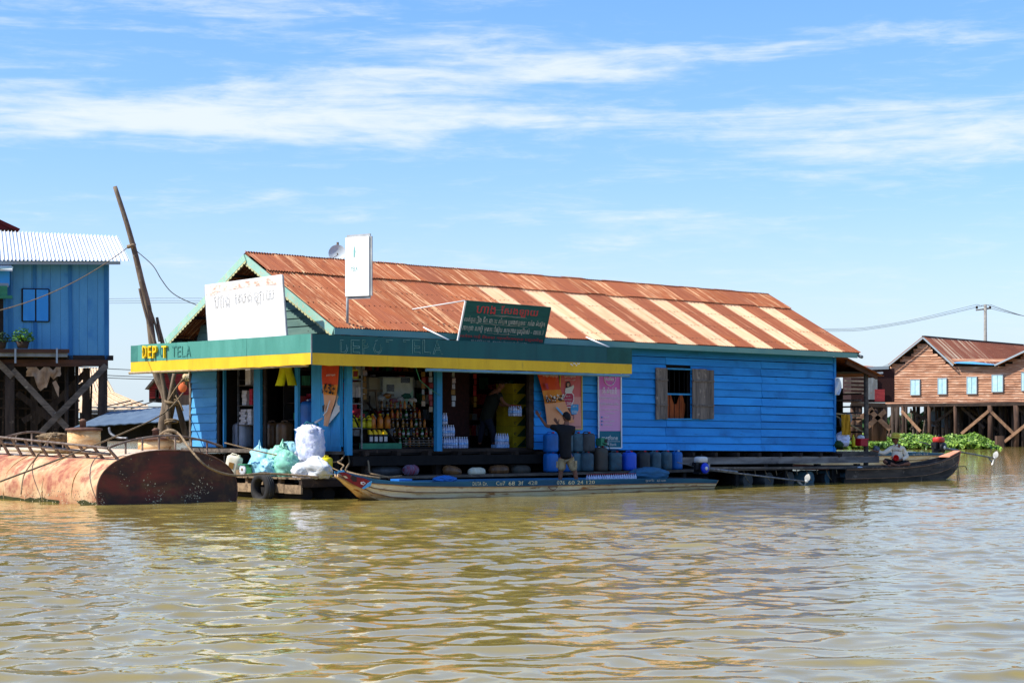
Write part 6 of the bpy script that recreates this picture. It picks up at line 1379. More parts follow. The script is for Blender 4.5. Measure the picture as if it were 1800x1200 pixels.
MB().sheet(P, .03).build('roof', 'greyblue_sheet', bk2); MB().prism(rel(bk2, [at(150, 775, 57), at(345, 775, 57), at(345, 738, 57), at(150, 750, 57)]), (0, 2.5, 0)).build('wall', 'black_wood', bk2)
for k in range(5): MB().prism(rel(bk2, [at(270+k*6, 752, 56.9), at(274+k*6, 752, 56.9), at(274+k*6, 748, 56.9), at(270+k*6, 748, 56.9)]), (0, .03, 0)).build('slat', 'grey_plank', bk2)
bk3 = thing('red_house', 'small dark red wooden house with a steep roof beyond the tied poles', 'house', at(300, 755, 92))
b = bk3.location
w3 = MB().prism(rel(bk3, [at(262, 706, 92), at(346, 712, 92), at(346, 640, 92), at(292, 645, 92), at(262, 682, 92)]), (0, 3, 0)).build('wall', 'inner_wood', bk3)
MAT['red_wall'] = mat('red_wall', (150, 52, 54), (120, 40, 46), (180, 120, 110), sc=(1, 1, 6), c3s=2, rough=.85, var=.1)
for k in range(14):
    y = 700-k*4.2; xl3 = 262 if y > 682 else 262+(682-y)*.8
    MB().prism(rel(bk3, [at(xl3, y, 91.95), at(345, y, 91.95), at(345, y-4, 91.9), at(xl3, y-4, 91.9)]), (0, .03, 0)).build('plank', 'red_wall', w3)
MB().prism(rel(bk3, [at(254, 684, 91.4), at(258, 684, 91.4), at(296, 640, 91.4), at(290, 640, 91.4)]), (0, 4, 0)).build('roof_edge', 'grey_plank', bk3)
for a, m in (((273, 684, 279, 700), 'dark_wood'), ((275, 686, 278, 698), 'ink_white'), ((306, 690, 312, 706), 'window_pale')): MB().prism(rel(bk3, [at(a[0], a[3], 91.8), at(a[2], a[3], 91.8), at(a[2], a[1], 91.8), at(a[0], a[1], 91.8)]), (0, .05, 0)).build('window', m, bk3)
MB().prism(rel(bk3, [at(310, 712, 91), at(346, 712, 91), at(346, 694, 91), at(310, 694, 91)]), (0, .2, 0)).build('railing_board', 'left_post', bk3)
o = tag(MB().ball((0, 0, 0), (.22, .12, .27), 14, 9).build('orange_lantern', 'melon', None, at(321, 680, 90)), 'round orange ornament hanging by the red house', 'ornament')
o = tag(MB().ball((0, 0, 0), (.3, .2, .22), 12, 7).box((0, 0, .3), (.1, .1, .3)).build('hanging_bundle', 'hull_cream', None, at(331, 662, 90)), 'pale bundle hanging above the orange ornament', 'bundle')
bush(at(331, 682, 89), .4, .5, 200, 'leaf_dark', 'small dark plant hanging beside the orange ornament', 'hanging_plant', 9, False)

# ================================================================== STILT HOUSES AT THE RIGHT
RA = math.radians(-40); RY = 160.0
RO = at(1556, 755, RY+4); RO.z = 0; ru, rv = frame_of(RA)
def R_at(px, py, y=0.0):
    b = RO+rv*y; k = (px-900)/FPX; x = (k*b.y-b.x)/(ru.x-k*ru.y); d = (b+ru*x).y
    return Vector((x, y, EYE+(HZ-py)/FPX*d))
rh = thing('stilt_house', 'long reddish brown board house on tall stilts with two gables and pale blue shutters', 'house', RO, RA)
out = [(1556, 711), (1830, 707), (1830, 606), (1800, 619), (1750, 641), (1676, 639), (1623, 592), (1572, 636), (1556, 644)]
zbR = R_at(1600, 710).z
wl = MB().prism([R_at(x, y, .1) for x, y in out], (0, 8, 0)).build('wall', 'inner_wood', rh)
def top_at(px):
    pts = [(1550, 648), (1572, 636), (1623, 592), (1676, 639), (1750, 641), (1800, 619), (1835, 602)]
    for (a, ya), (b, yb_) in zip(pts[:-1], pts[1:]):
        if a <= px <= b: return ya+(yb_-ya)*(px-a)/(b-a)
    return 640
bd = MB(); R = random.Random(8)
for k in range(27):
    y0 = 710-k*4.4; y1 = y0-4.6
    px = 1556.0
    while px < 1828:
        L = R.uniform(50, 150); q = min(px+L, 1830); seg = [px]
        # keep the parts of this board that lie below the roof line
        xs = [x for x in np.linspace(px, q, 9) if top_at(x) < y1-1]
        if len(xs) >= 2:
            a, b_ = xs[0], xs[-1]; j = R.uniform(-.5, .5); e_ = R.uniform(.0, .03)
            A, B_, C_, D = R_at(a, y0+j, -.08-e_), R_at(b_, y0-j*.6, -.08-e_), R_at(b_, y1, -.02), R_at(a, y1, -.02)
            bd.add([A, B_, C_, D, A+Vector((0, .1, 0)), B_+Vector((0, .1, 0))], [(0, 1, 2, 3), (4, 5, 1, 0), (0, 3, 4), (1, 5, 2)])
        px = q+.3
struct(bd.build('boards', 'red_wood', wl), 'stuff')
for px, w_, y0, y1 in ((1563, 11, 694, 669), (1608.5, 15, 693.5, 667.5), (1656, 14, 692, 665), (1708, 16, 691.5, 662.5), (1753, 18, 688, 659), (1800, 8, 686, 655)):
    f_ = MB()
    A = R_at(px-w_/2, y0, -.2); B_ = R_at(px+w_/2, y1, -.2)
    f_.span((A.x-.06, -.22, A.z-.05), (B_.x+.06, -.05, A.z)).span((A.x-.06, -.22, B_.z), (B_.x+.06, -.05, B_.z+.06)).span((A.x-.06, -.22, A.z), (A.x, -.05, B_.z)).span((B_.x, -.22, A.z), (B_.x+.06, -.05, B_.z))
    f_ = f_.build('window', 'frame_grey', rh); xm = (A.x+B_.x)/2
    for (a, b_) in ((A.x, xm-.02), (xm+.02, B_.x)): MB().span((a, -.19, A.z), (b_, -.15, B_.z)).build('shutter', 'window_pale', f_)
    if px < 1570:
        for k in range(3): MB().span((A.x+.08, -.21, A.z+.1+k*(B_.z-A.z)/3), (xm-.1, -.2, A.z+(k+.8)*(B_.z-A.z)/3)).span((xm+.1, -.21, A.z+.1+k*(B_.z-A.z)/3), (B_.x-.08, -.2, A.z+(k+.8)*(B_.z-A.z)/3)).build('pane', 'dark_glass', f_)
# roofs
def roof_sheetR(A, B_, C_, D, n, m, nm='roof'):
    P = [[a.lerp(b_, i/(n*2))+Vector((0, 0, .05*(i % 2))) for i in range(n*2+1)] for a, b_ in ((A, B_), (D, C_))]
    return MB().sheet(P, -.04).build(nm, m, rh)
pk = R_at(1623, 591, -.6); e_r = R_at(1676, 640, -.6); e_l = R_at(1560, 642, -.6); D_ = Vector((0, 21, 0))
n_=8
for i in range(n_):
    f0, f1 = i/n_, (i+1)/n_
    A, B_ = e_r+D_*f0, e_r+D_*f1; C_, D = pk+D_*f1, pk+D_*f0
    P = [[a.lerp(b_, q/14)+Vector((0, 0, .04*(q % 2))) for q in range(15)] for a, b_ in ((A, B_), (D, C_))]
    MB().sheet(P, .04).build('roof_sheet', 'far_streak' if i < 4 else 'rust_dark_sheet' if i > 3 else 'rust_sheet', wl)
MB().sheet([[e_l+D_*f for f in (0, 1)], [pk+D_*f for f in (0, 1)]], -.05).build('roof_slope', 'rust_dark_sheet', rh)
MB().beam(pk, pk+D_, .3, .12).build('ridge', 'dark_wood', rh)
for a, b_ in ((pk, e_r), (pk, e_l)): MB().beam(a+Vector((0, -.05, -.12)), b_+Vector((0, -.05, -.12)), .05, .14).build('barge_board', 'frame_grey', rh)
pk2 = R_at(1850, 594, -.8); e2 = R_at(1748, 642, -.8)
MB().beam(pk2, e2, .05, .15).build('barge_board', 'frame_grey', rh)
MB().sheet([[e2+D_*f for f in (0, 1)], [pk2+D_*f for f in (0, 1)]], -.05).build('roof_slope', 'rust_dark_sheet', rh)
MB().prism([R_at(1677, 638, -.7), R_at(1752, 641.5, -.7), R_at(1752, 641.5, 5), R_at(1690, 634, 3)], (0, 0, .05)).build('valley_gutter', 'roof_blue', rh)
MB().beam(R_at(1548, 647, -.6), R_at(1562, 641, -.6), .1, .2).build('barge_board', 'frame_grey', rh)
MB().beam(R_at(1556, 712.5, -.15), R_at(1830, 709, -.15), .2, .3).build('floor_beam', 'dark_wood', rh)
for px, wd in ((1587, .30), (1633, .30), (1679, .30), (1740, .42), (1786, .44), (1817, .4)):
    a = R_at(px, 712, -.1); MB().tube([(a.x, -.1, -1), (a.x+.05, -.1, 2), (a.x, -.1, a.z)], wd*.55, 8).build('stilt', 'stilt_wood', rh)
for r__, (y, n_, off) in enumerate(((2.2, 14, 0), (4.8, 16, .5), (7.6, 16, .2))):
    for k in range(n_):
        px = 1552+off*10+k*19; a = R_at(px, 712, y); MB().tube([(a.x, y, -1), (a.x+random.uniform(-.2, .2), y, zbR)], random.uniform(.10, .2), 6).build('stilt', 'left_post', rh)
for a, b_, y in (((1585, 722), (1618, 758), -.4), ((1690, 762), (1738, 722), -.4), ((1743, 724), (1784, 764), -.4), ((1766, 776), (1806, 744), -.5), ((1600, 722), (1650, 748), 1.5), ((1640, 745), (1680, 716), 1.5), ((1690, 716), (1730, 752), 1.5), ((1790, 718), (1830, 748), 1.5), ((1600, 755), (1640, 716), 4), ((1700, 716), (1760, 760), 4)):
    MB().beam(R_at(*a, y), R_at(*b_, y), .10, .26 if y < 0 else .24).build('brace', 'brace_wood' if y < 0 else 'left_post', rh)
MB().span((-1, 9.5, -.5), (R_at(1830, 700).x, 9.6, zbR-.0)).build('dark_backdrop', 'black_wood', rh)  # black sheet added to hide bright sky, stands in for darkness under the stilts
for k in range(22): 
    px = 1560+k*12; a = R_at(px, 712, 8.8); MB().beam((a.x, 8.8, 0), (a.x+random.uniform(-.6, .6), 8.8, zbR*random.uniform(.6, 1)), .12, .12, up=(0, 1, 0)).build('rear_stake', random.choice(('stilt_wood', 'dark_wood', 'grey_plank')), rh)
o = tag(MB().prism([R_at(1625, 748, 6), R_at(1672, 752, 6), R_at(1662, 722, 6), R_at(1632, 722, 6)], (0, .2, 0)).build('tin_sheet', 'greyblue_sheet', None, RO, RA), 'grey tin sheet leaning among the stilts', 'panel')
# smaller house left of it
sh2 = thing('small_stilt_house', 'small dark tin walled house on stilts between the shop porch and the brown house', 'house', at(1530, 755, 120)); b2_ = sh2.location
def q2(px, py, d=0): return at(px, py, 120+d)-b2_
MB().sheet([[q2(1505+i*2.1, 641+i*.19, 4) for i in range(28)], [q2(1500+i*2.2, 646+i*.23, 0) for i in range(28)]], .05).build('roof', 'rust_sheet', sh2); MB().beam(q2(1500, 648, -.1), q2(1562, 646, -.1), .1, .2).build('roof_edge', 'frame_grey', sh2)
MB().span(q2(1496, 706), q2(1556, 650, 3)).build('wall', 'inner_red', sh2); MB().span(q2(1523, 702, -.1), q2(1542, 664, -.05)).build('tin_panel', 'grey_tin', sh2); MB().span(q2(1538, 705, -.15), q2(1555, 684, -.1)).build('board_panel', 'red_wall', sh2); MB().beam(q2(1525, 657, -1), q2(1551, 655, -1), .5, .12).build('awning', 'frame_grey', sh2)
MB().beam(q2(1496, 711, -.2), q2(1556, 712, -.2), .2, .3).build('floor_beam', 'dark_wood', sh2)
for px, y in ((1538, 0), (1553, 0), (1546, 2), (1510, 0), (1525, 1), (1500, 2), (1532, 3)): MB().tube([q2(px, 775, y), q2(px, 710, y)], .22, 7).build('stilt', 'stilt_wood', sh2)
for a, b_ in (((1530, 722), (1565, 755)), ((1556, 722), (1525, 750)), ((1505, 740), (1535, 718))): MB().beam(q2(*a, -.4), q2(*b_, -.4), .1, .3).build('brace', 'brace_wood', sh2)
for k in range(6): MB().beam(q2(1485, 690-k*7, -1), q2(1520, 691-k*7, -1), .1, .12).build('rail', 'grey_plank', sh2)

# power pole and lines
up = thing('utility_pole', 'concrete power pole with a short cross arm above the brown house roof', 'utility pole', at(1732, 755, 190))
zt_ = EYE+(HZ-560)/FPX*190
MB().tube([(0, 0, -2), (0, 0, zt_)], [.24, .16], 10).build('pole', 'concrete', up); MB().beam((-1.0, 0, zt_-.6), (.6, 0, zt_-.4), .15, .15).build('cross_arm', 'concrete', up)
for x in (-.9, .5, 0): MB().lathe([(.1, 0), (.13, .15), (.08, .3)], 8, (x, 0, zt_-.45)).build('insulator', 'dark_wood', up)
for k, (yl, ys_, ym, dx) in enumerate(((523, 578, 575, -.9), (527, 580, 577, 0), (530.5, 582, 579, .5))):
    pts = [at(-400, yl-25, 190), at(60, yl+1, 190), at(430, yl+4, 190), at(900, 570, 190), at(1415, ys_, 190), at(1560, ym-5, 190), Vector(up.location)+Vector((dx, 0, zt_))]
    tag(MB().tube(smooth(pts, 5), .016, 4).build('power_line', 'wire'), ('upper', 'middle', 'lower')[k]+' power line running behind the shop to the power pole', 'cable')
    tag(MB().tube(catenary(Vector(up.location)+Vector((dx, 0, zt_)), at(1950, 570+k*6, 180), .5), .022, 4).build('power_line', 'wire'), ('upper', 'middle', 'lower')[k]+' power line leaving the pole at the right edge', 'cable')
for k, (ya_, yb2) in enumerate(((618, 621), (631, 632), (636, 636))): tag(MB().tube(catenary(at(-60, ya_, 100), at(330, yb2+30, 100), .3), .02, 4).build('low_cable', 'wire'), ('upper', 'middle', 'lowest')[k]+' thin cable in the gap left of the canopy', 'cable')

# far bank, trees and floating plants
xs = np.linspace(-900, 900, 60); P = [[(x, 215+10*math.sin(x*.01), -.4) for x in xs], [(x, 222+10*math.sin(x*.013), .5) for x in xs], [(x, 300, 1.6) for x in xs], [(x, 5000, 2.0) for x in xs]]
struct(MB().grid(P).build('riverbank', 'mud'))
def wood(nm, x0, x1, Y, h, n, lab, seed, s_=1.3, vis=None):
    R = random.Random(seed); mb = MB()
    for k in range(n):
        x = R.uniform(x0, x1); hh = h*(.55+.45*math.sin(x*.21+seed)*math.sin(x*.057)); z = R.random()**.7*hh+.5; c = Vector((x, Y+R.uniform(-4, 4), z)); q = s_*R.uniform(.5, 1.2)
        R_ = Matrix.Rotation(R.uniform(0, 6), 3, 'Z') @ Matrix.Rotation(R.uniform(-1.4, 1.4), 3, 'X'); mb.add([c+R_ @ Vector(p) for p in ((-q, 0, 0), (0, -q*.6, .1), (q, 0, 0), (0, q*.6, .1))], [(0, 1, 2, 3)])
    o = mb.build(nm, 'leaf_dark'); struct(o, 'stuff'); o['label'] = lab
wood('far_thicket', -140, 150, 262, 4.6, 9000, 'dark green thicket on the far bank behind the houses', 5)
hy = MB(); R = random.Random(12)
def patch(x0, x1, yd0, yd1, n, hgt):
    for k in range(n):
        px = R.uniform(x0, x1); f = R.random(); d = yd0+(yd1-yd0)*f
        lim = hgt*(.82+.18*math.sin(px*.11+2)*math.sin(px*.041))*(min(1, (x1-px)/26))
        z = R.random()**.6*max(.1, lim); b_ = at(px, 755, d); c = Vector((b_.x, b_.y, z*(.35+.65*f))); q = R.uniform(.10, .24); a = R.uniform(0, 2*PI); tl_ = R.uniform(.2, 1.4)
        R_ = Matrix.Rotation(a, 3, 'Z') @ Matrix.Rotation(tl_, 3, 'X')
        hy.add([c+R_ @ Vector(p) for p in ((-q*.8, 0, 0), (-q*.45, -q*.8, .03), (q*.45, -q*.8, .03), (q*.8, 0, 0), (q*.4, q*.8, .04), (-q*.4, q*.8, .04))], [(0, 1, 2, 3, 4, 5)])
patch(1440, 1758, 139, 155, 19000, 1.25)
hyo = hy.build('water_hyacinth', 'hyacinth'); struct(hyo, 'stuff'); hyo['label'] = 'bright green mat of floating water hyacinth before the right stilts'
o = MB().span((-.3, -.3, -.3), (.3, .3, 1.0)).build('stump', 'stilt_wood', None, at(1757, 755, 145)*1); o.location.z = 0; tag(o, 'short wooden stump at the end of the floating plants', 'stump')

# ================================================================== RIGHT SIDE: CLUTTER, BOATS
o = tag(lump((0, 0, .2), (.24, .22, .24), 51, amp=.14, flat=.8).build('plastic_bag', 'sack_ice', None, hp(*onT(1480, 785, -.02)), HA), 'pale plastic bag on the porch edge beside the blue wall', 'bag')
o = tag(lump((0, 0, .1), (.18, .16, .12), 52, amp=.14, flat=.8).build('plastic_bag', 'leaf_dark', None, hp(*onT(1472, 787, -.04)), HA), 'small dark green bag tucked by the blue corner of the porch', 'bag')
bottle('yellow_bottle', 'yellow bottle standing on the porch edge next to the red basket', None, 'can_yellow', hp(*onT(1500, 785, -.03)), h=.36, r=.055, cap='can_yellow')
bsk = thing('red_basket', 'red plastic basket on the porch edge by the post', 'basket', hp(*onT(1513, 784, -.02)), HA)
MB().box((0, 0, .11), (.34, .26, .2)).build('body', 'basket_red', bsk); MB().span((-.19, -.15, .2), (.19, .15, .23)).build('rim', 'basket_red', bsk); lump((0, 0, .25), (.12, .1, .08), 53, amp=.15).build('white_packet', 'bag_white', bsk)
P = [[hp(*onT(1479+i*2.2+(j*.3), 728+j*9, -.25+.04*math.sin(i*2+j))) for i in range(8)] for j in range(5)]; tag(MB().sheet(P, .008).build('ochre_cloth', 'cloth_ochre'), 'ochre cloth hanging on the porch rail', 'cloth')
P = [[hp(*onT(1468+i*(1.2+1.1*math.sin(PI*(j+.5)/7)), 664+j*5, -.2+.06*math.sin(i+j))) for i in range(6)] for j in range(7)]; tag(MB().sheet(P, .006).build('white_net', 'net_white'), 'white mesh net hanging in the porch next to the blue corner', 'net')
for k, (px, py, nm, m, lab) in enumerate(((1481, 742, 'coat_hook_bag', 'steel', 'steel utensils hanging in the dark porch'), (1492, 735, 'hanging_rag', 'grey_tin', 'grey rag hanging in the dark porch'), (1540, 792, 'tin_can', 'steel', 'tin on the porch edge right of the post'))): tag(lump((0, 0, 0), (.10, .06, .16), 60+k, amp=.2).build(nm, m, None, hp(*onT(px, py, .2))), lab, 'household item')
# dark wooden boat with the seated man
DB = -1.45
def bq(px, pt, pk, w_): tt_ = DB+.5-w_; s_ = s_at(px, tt_); zt_ = z_at(pt, s_, tt_); zk_ = max(-.15, z_at(pk, s_, tt_)); return [s_, DB+.5, w_, zk_, zt_-.05, zt_]
dst = [bq(1488, 822, 860, .25), bq(1505, 822, 862, .40), bq(1522, 821.5, 862, .47), bq(1540, 821, 862, .5), bq(1590, 819.5, 860, .48), bq(1630, 815, 852, .38), bq(1655, 809, 847, .27), bq(1668, 804, 841, .2), bq(1678, 799, 832, .14), bq(1686, 795, 820, .10)]
db = thing('rowing_boat', 'dark weathered wooden boat with an upturned pale prow at the right of the shop', 'boat', CORNER, HA)
hull(db, dst, ('hull_dark', 'hull_dark', 'hull_dark', 'black_wood'), nstr=2, floor_z=.12)
a, b_ = dst[-1], dst[-3]
MB().prism([(b_[0]+.05, b_[1]-b_[2]*.98, b_[5]+.01), (a[0]+.05, a[1]-.11, a[5]+.03), (a[0]+.05, a[1]+.11, a[5]+.03), (b_[0]+.05, b_[1]+b_[2]*.98, b_[5]+.01)], (0, 0, .03)).build('prow_deck', 'prow_wood', db)
MB().prism([(a[0]+.06, a[1]-.12, a[5]+.04), (a[0]+.06, a[1]+.12, a[5]+.04), (a[0]-.02, a[1]+.06, a[3]-.02), (a[0]-.02, a[1]-.06, a[3]-.02)], (.03, 0, 0)).build('prow_board', 'prow_wood', db)
for i in (2, 4): x, y, w_, zk, zb_, zt2 = dst[i]; MB().span((x-.1, y-w_*.95, zt2-.12), (x+.1, y+w_*.95, zt2-.08)).build('thwart', 'dark_wood', db)
gear = thing('boat_gear', 'thin metal rods sticking into the water at the dark boat prow', 'gear', CORNER, HA)
for a, b_ in (((1640, 822), (1697, 819)), ((1682, 815), (1683, 845)), ((1684, 815), (1686, 843)), ((1697, 819), (1700, 826))): MB().tube([onT(*a, DB-.05), onT(*b_, DB-.05)], .012, 5).build('rod', 'wire', gear)
for a in ((1610, 818, 'hull_cream', 'pale cloth bundle in the dark boat behind the man', (.2, .14, .12)), (1626, 818, 'black_wood', 'black bundle in the dark boat towards its prow', (.2, .16, .16)), (1524, 815, 'cloth_magenta', 'crimson bag lying in the dark boat left of the man', (.32, .16, .13)), (1512, 812, 'bag_white', 'white plastic bag in the dark boat under the porch', (.16, .14, .15)), (1600, 819, 'bag_white', 'small white packet by the knee of the seated man', (.12, .1, .07))):
    tag(lump((0, 0, a[4][2]*.6), a[4], int(a[0]), amp=.15, flat=.6).build('bundle', a[2], None, hp(s_at(a[0], DB+.35), DB+.35, .22 if a[0] > 1580 else .2), HA), a[3], 'bundle')
# distant motor boat
MBY = 3.6
def bm(px, pt, pb, pk, w_): t_ = MBY+.66-w_; s_ = s_at(px, t_); return [s_, MBY+.66, w_, max(-.2, z_at(pk, s_, t_)), z_at(pb, s_, t_), z_at(pt, s_, t_)]
mst = [bm(1380, 794, 800, 822, .3), bm(1440, 794, 800, 826, .6), bm(1530, 794, 801, 826, .66), bm(1600, 794, 801, 824, .62), bm(1650, 796, 800, 820, .5), bm(1674, 797.5, 800, 816, .34)]
mb_ = thing('motor_boat', 'cream motor boat with blue gunwale and red stripe moored behind the dark boat', 'boat', CORNER, HA)
hull(mb_, mst, ('hull_cream', 'hull_brownred', 'gunwale_blue', 'dark_wood'), nstr=3, floor_z=.15)
x, y, w_, zk, zb_, zt2 = mst[-1]; MB().prism([(x, y-w_*.7, zk), (x, y+w_*.7, zk), (x, y+w_, zt2), (x, y-w_, zt2)], (.03, 0, 0)).build('transom', 'hull_cream', mb_)
MB().span((mst[2][0]-1, MBY+.1, z_at(800, s_at(1560, MBY), MBY)), (mst[3][0]+.4, MBY+1.1, z_at(796.5, s_at(1560, MBY), MBY)+.04)).build('deck', 'sign_white', mb_)
text_mb('ខ្មែរ 24', 1.0, .07, ext=.001, M4=plane_M((s_at(1602, MBY), MBY-.06, z_at(800, s_at(1602, MBY), MBY)), (1, .06, 0), (0, 0, 1))).build('lettering', 'ink_dim', mb_)
sE = s_at(1650, MBY+.6); E1 = hp(sE, MBY+.6, z_at(796, sE, MBY+.6)); dE = (CORNER+HU*s_at(1748, MBY+.2)+HV*(MBY+.2)).y
longtail(E1, HA, 'engine_red', 'engine_black', at(1748, 805, dE), 'red and black long-tail engine on the motor boat at the right', 1.25)
# ================================================================== PEOPLE
def skin(nodes, edges, name, m, parent, sub=2, extra=None):
    """one continuous surface grown round a skeleton of joints: {name: (point, radius)}; the first joint is the root"""
    ks = list(nodes); ix = {k: i for i, k in enumerate(ks)}
    me = bpy.data.meshes.new(name); me.from_pydata([tuple(nodes[k][0]) for k in ks], [(ix[a], ix[b]) for a, b in edges], [])
    o = bpy.data.objects.new(name, me); COL.objects.link(o); md = o.modifiers.new('Skin', 'SKIN'); md.use_smooth_shade = True
    for k, sv in zip(ks, me.skin_vertices[0].data):
        r = nodes[k][1]; sv.radius = (r, r) if isinstance(r, (int, float)) else r
    me.skin_vertices[0].data[0].use_root = True
    o.modifiers.new('Sub', 'SUBSURF').levels = sub
    dg = bpy.context.evaluated_depsgraph_get(); dg.update(); nm = bpy.data.meshes.new_from_object(o.evaluated_get(dg))
    COL.objects.unlink(o); bpy.data.objects.remove(o)
    mb = MB(); mb.add([v.co.copy() for v in nm.vertices], [tuple(p.vertices) for p in nm.polygons], 0, True)
    if extra: extra(mb)
    return mb.build(name, m, parent)
def fingers(mb, wrist, d, nrm, side, k=1.0, curl=.5):
    """palm and five bent fingers beyond a wrist; d points along the hand, nrm out of its back, side towards the thumb"""
    d = Vector(d).normalized(); nrm = Vector(nrm).normalized(); s_ = d.cross(nrm).normalized()*side; nrm = s_.cross(d).normalized()*side
    w_ = Vector(wrist); palm = [w_, w_+d*.035*k, w_+d*.085*k]
    for o_ in (-.5, .5): mb.tube([p+s_*.022*k*o_*(1 if i else .7) for i, p in enumerate(palm)], [.017*k, .021*k, .017*k], 8)
    for i, (o_, L) in enumerate(((1.35, .068), (.45, .078), (-.45, .072), (-1.35, .056))):
        b_ = palm[2]+s_*o_*.019*k-d*.01; p1 = b_+d*L*.45*k-nrm*.004; p2 = p1+(d*math.cos(curl)-nrm*math.sin(curl))*L*.32*k; p3 = p2+(d*math.cos(curl*1.8)-nrm*math.sin(curl*1.8))*L*.3*k
        mb.tube([b_, p1, p2, p3], [.0095*k, .009*k, .008*k, .006*k], 6)
    t0 = w_+d*.025*k+s_*.028*k; mb.tube([t0, t0+(d*.5+s_*.8)*.032*k, t0+(d*.9+s_*.9)*.052*k], [.012*k, .010*k, .007*k], 6)
def head(mb, c, fwd, r=.088, up=(0, 0, 1)):
    f = Vector(fwd).normalized(); u = Vector(up); l = u.cross(f).normalized(); c = Vector(c); R_ = Matrix((l, f, u)).transposed()
    P = []
    for i in range(13):
        th = PI*(i+.01)/12.02; z = math.cos(th); q = math.sin(th); row = []
        for k in range(18):
            a = 2*PI*k/18; x, y = q*math.cos(a), q*math.sin(a)
            jaw = 1-.22*max(0, -z)*1.1; x *= .80*jaw; y *= .98*(1-.1*max(0, -z)) if y > 0 else .95*(1-.25*max(0, -z))
            row.append(c+R_ @ Vector((x*r, y*r, z*r*1.28)))
        P.append(row+[row[0]])
    mb.grid(P)
    mb.tube([c+f*r*.9+u*.25*r, c+f*r*1.22-u*.22*r, c+f*r*.95-u*.34*r], [.010, .018, .012], 7)              # nose
    for s_ in (-1, 1):
        mb.ball(c+l*s_*r*.82-u*.05*r+f*(-.05*r), (.014, .022, .03), 8, 6)                                # ears
    mb.tube([c+f*r*.90-l*.03-u*.62*r, c+f*r*1.0-u*.60*r, c+f*r*.90+l*.03-u*.62*r], .008, 6)               # lips
    return R_, l, f, u
def face_bits(par, c, fwd, r=.088):
    f = Vector(fwd).normalized(); u = Vector((0, 0, 1)); l = u.cross(f).normalized(); c = Vector(c)
    for s_ in (-1, 1): MB().ball(c+f*r*.90+l*s_*.032+u*.05*r, (.012, .012, .007), 8, 5).build('eye', 'hair', par); MB().tube([c+f*r*.93+l*s_*.016+u*.28*r, c+f*r*.86+l*s_*.05+u*.27*r], .005, 5).build('eyebrow', 'hair', par)
def hair_cap(par, c, fwd, r=.088, low=.1):
    f = Vector(fwd).normalized(); u = Vector((0, 0, 1)); l = u.cross(f).normalized(); c = Vector(c); R_ = Matrix((l, f, u)).transposed(); P = []; rr = random.Random(4)
    for i in range(9):
        row = []
        for k in range(20):
            a = 2*PI*k/20; back = -math.sin(a)     # +1 at the nape
            end = PI*(.36+.26*max(0, back)+.08*abs(math.cos(a))); th = .02+(end)*i/8; z = math.cos(th); q = math.sin(th)
            j = 1+rr.uniform(-.02, .03); row.append(c+R_ @ Vector((q*math.cos(a)*.86*r*1.08*j, q*math.sin(a)*r*1.08*j, z*r*1.36)))
        P.append(row+[row[0]])
    MB().sheet(P, -.012).build('hair', 'hair', par)

# ---- man in the black T-shirt, back turned, arms raised to the doorway
m1 = thing('person', 'person in black T-shirt and khaki shorts standing in the cargo boat, back turned, arms raised', 'person', hp(s_at(998, -1.65), -1.65, .10), 0)
O1 = Vector(m1.location); D1 = O1.y
def J(px, py, dy=0.0): return at(px, py, D1+dy)-O1
hip = J(995, 803); 
arms = {'l_sh': (J(979, 751, .06), .062), 'l_el': (J(960.5, 748.5, .28), .040), 'l_wr': (J(948.5, 732, .36), .027), 'r_sh': (J(1007, 753, .02), .062), 'r_el': (J(1001, 765, .34), .040), 'r_wr': (J(981, 744.5, .46), .027)}
body = {'pelvis': (hip, (.135, .11)), 'waist': (J(994, 785, .02), (.125, .10)), 'chest': (J(993, 764, .05), (.15, .11)), 'upper': (J(994, 752, .07), (.11, .09)), 'neck': (J(995.5, 745.5, .09), .052), 'skull': (J(996, 738, .11), .07)}
legs = {'l_hip': (J(988.5, 807), .095), 'l_kn': (J(986, 827, .03), .062), 'l_an': (O1*0+J(984, 846, .0), .040), 'r_hip': (J(1001.5, 807), .095), 'r_kn': (J(1010, 827, .05), .062), 'r_an': (J(1015.5, 846, .02), .040)}
legs['l_an'] = (Vector((legs['l_an'][0].x, 0, .07)), .038); legs['r_an'] = (Vector((legs['r_an'][0].x, .05, .07)), .038)
legs['l_toe'] = (legs['l_an'][0]+Vector((-.02, .17, -.04)), .032); legs['r_toe'] = (legs['r_an'][0]+Vector((.05, .16, -.04)), .032)
for k_ in ('l_mid', 'r_mid'): 
    s_ = k_[0]; legs[s_+'_calf'] = (legs[s_+'_kn'][0].lerp(legs[s_+'_an'][0], .35), .058)
nodes = {**{k: (v[0], tuple(x*.85 for x in v[1]) if isinstance(v[1], tuple) else v[1]) for k, v in body.items()}, **arms, **legs}
E = [('pelvis', 'waist'), ('waist', 'chest'), ('chest', 'upper'), ('upper', 'neck'), ('neck', 'skull')]+[(a+b_, a+c_) for a in 'lr' for b_, c_ in (('_sh', '_el'), ('_el', '_wr'), ('_hip', '_kn'), ('_kn', '_calf'), ('_calf', '_an'), ('_an', '_toe'))]+[('upper', 'l_sh'), ('upper', 'r_sh'), ('pelvis', 'l_hip'), ('pelvis', 'r_hip')]
hc = J(996, 733.5, .13); fw = Vector((-.62, .78, .1))
def ex1(mb):
    head(mb, hc, fw, .100)
    fingers(mb, arms['l_wr'][0], (-.55, .2, .8), (-.3, -.8, .2), 1, 1.15, .25); fingers(mb, arms['r_wr'][0], (-.55, .15, .75), (-.2, -.9, .2), 1, 1.1, .3)
skin(nodes, E, 'body', 'skin', m1, 2, ex1)
hair_cap(m1, hc, fw, .104); face_bits(m1, hc, fw, .100)
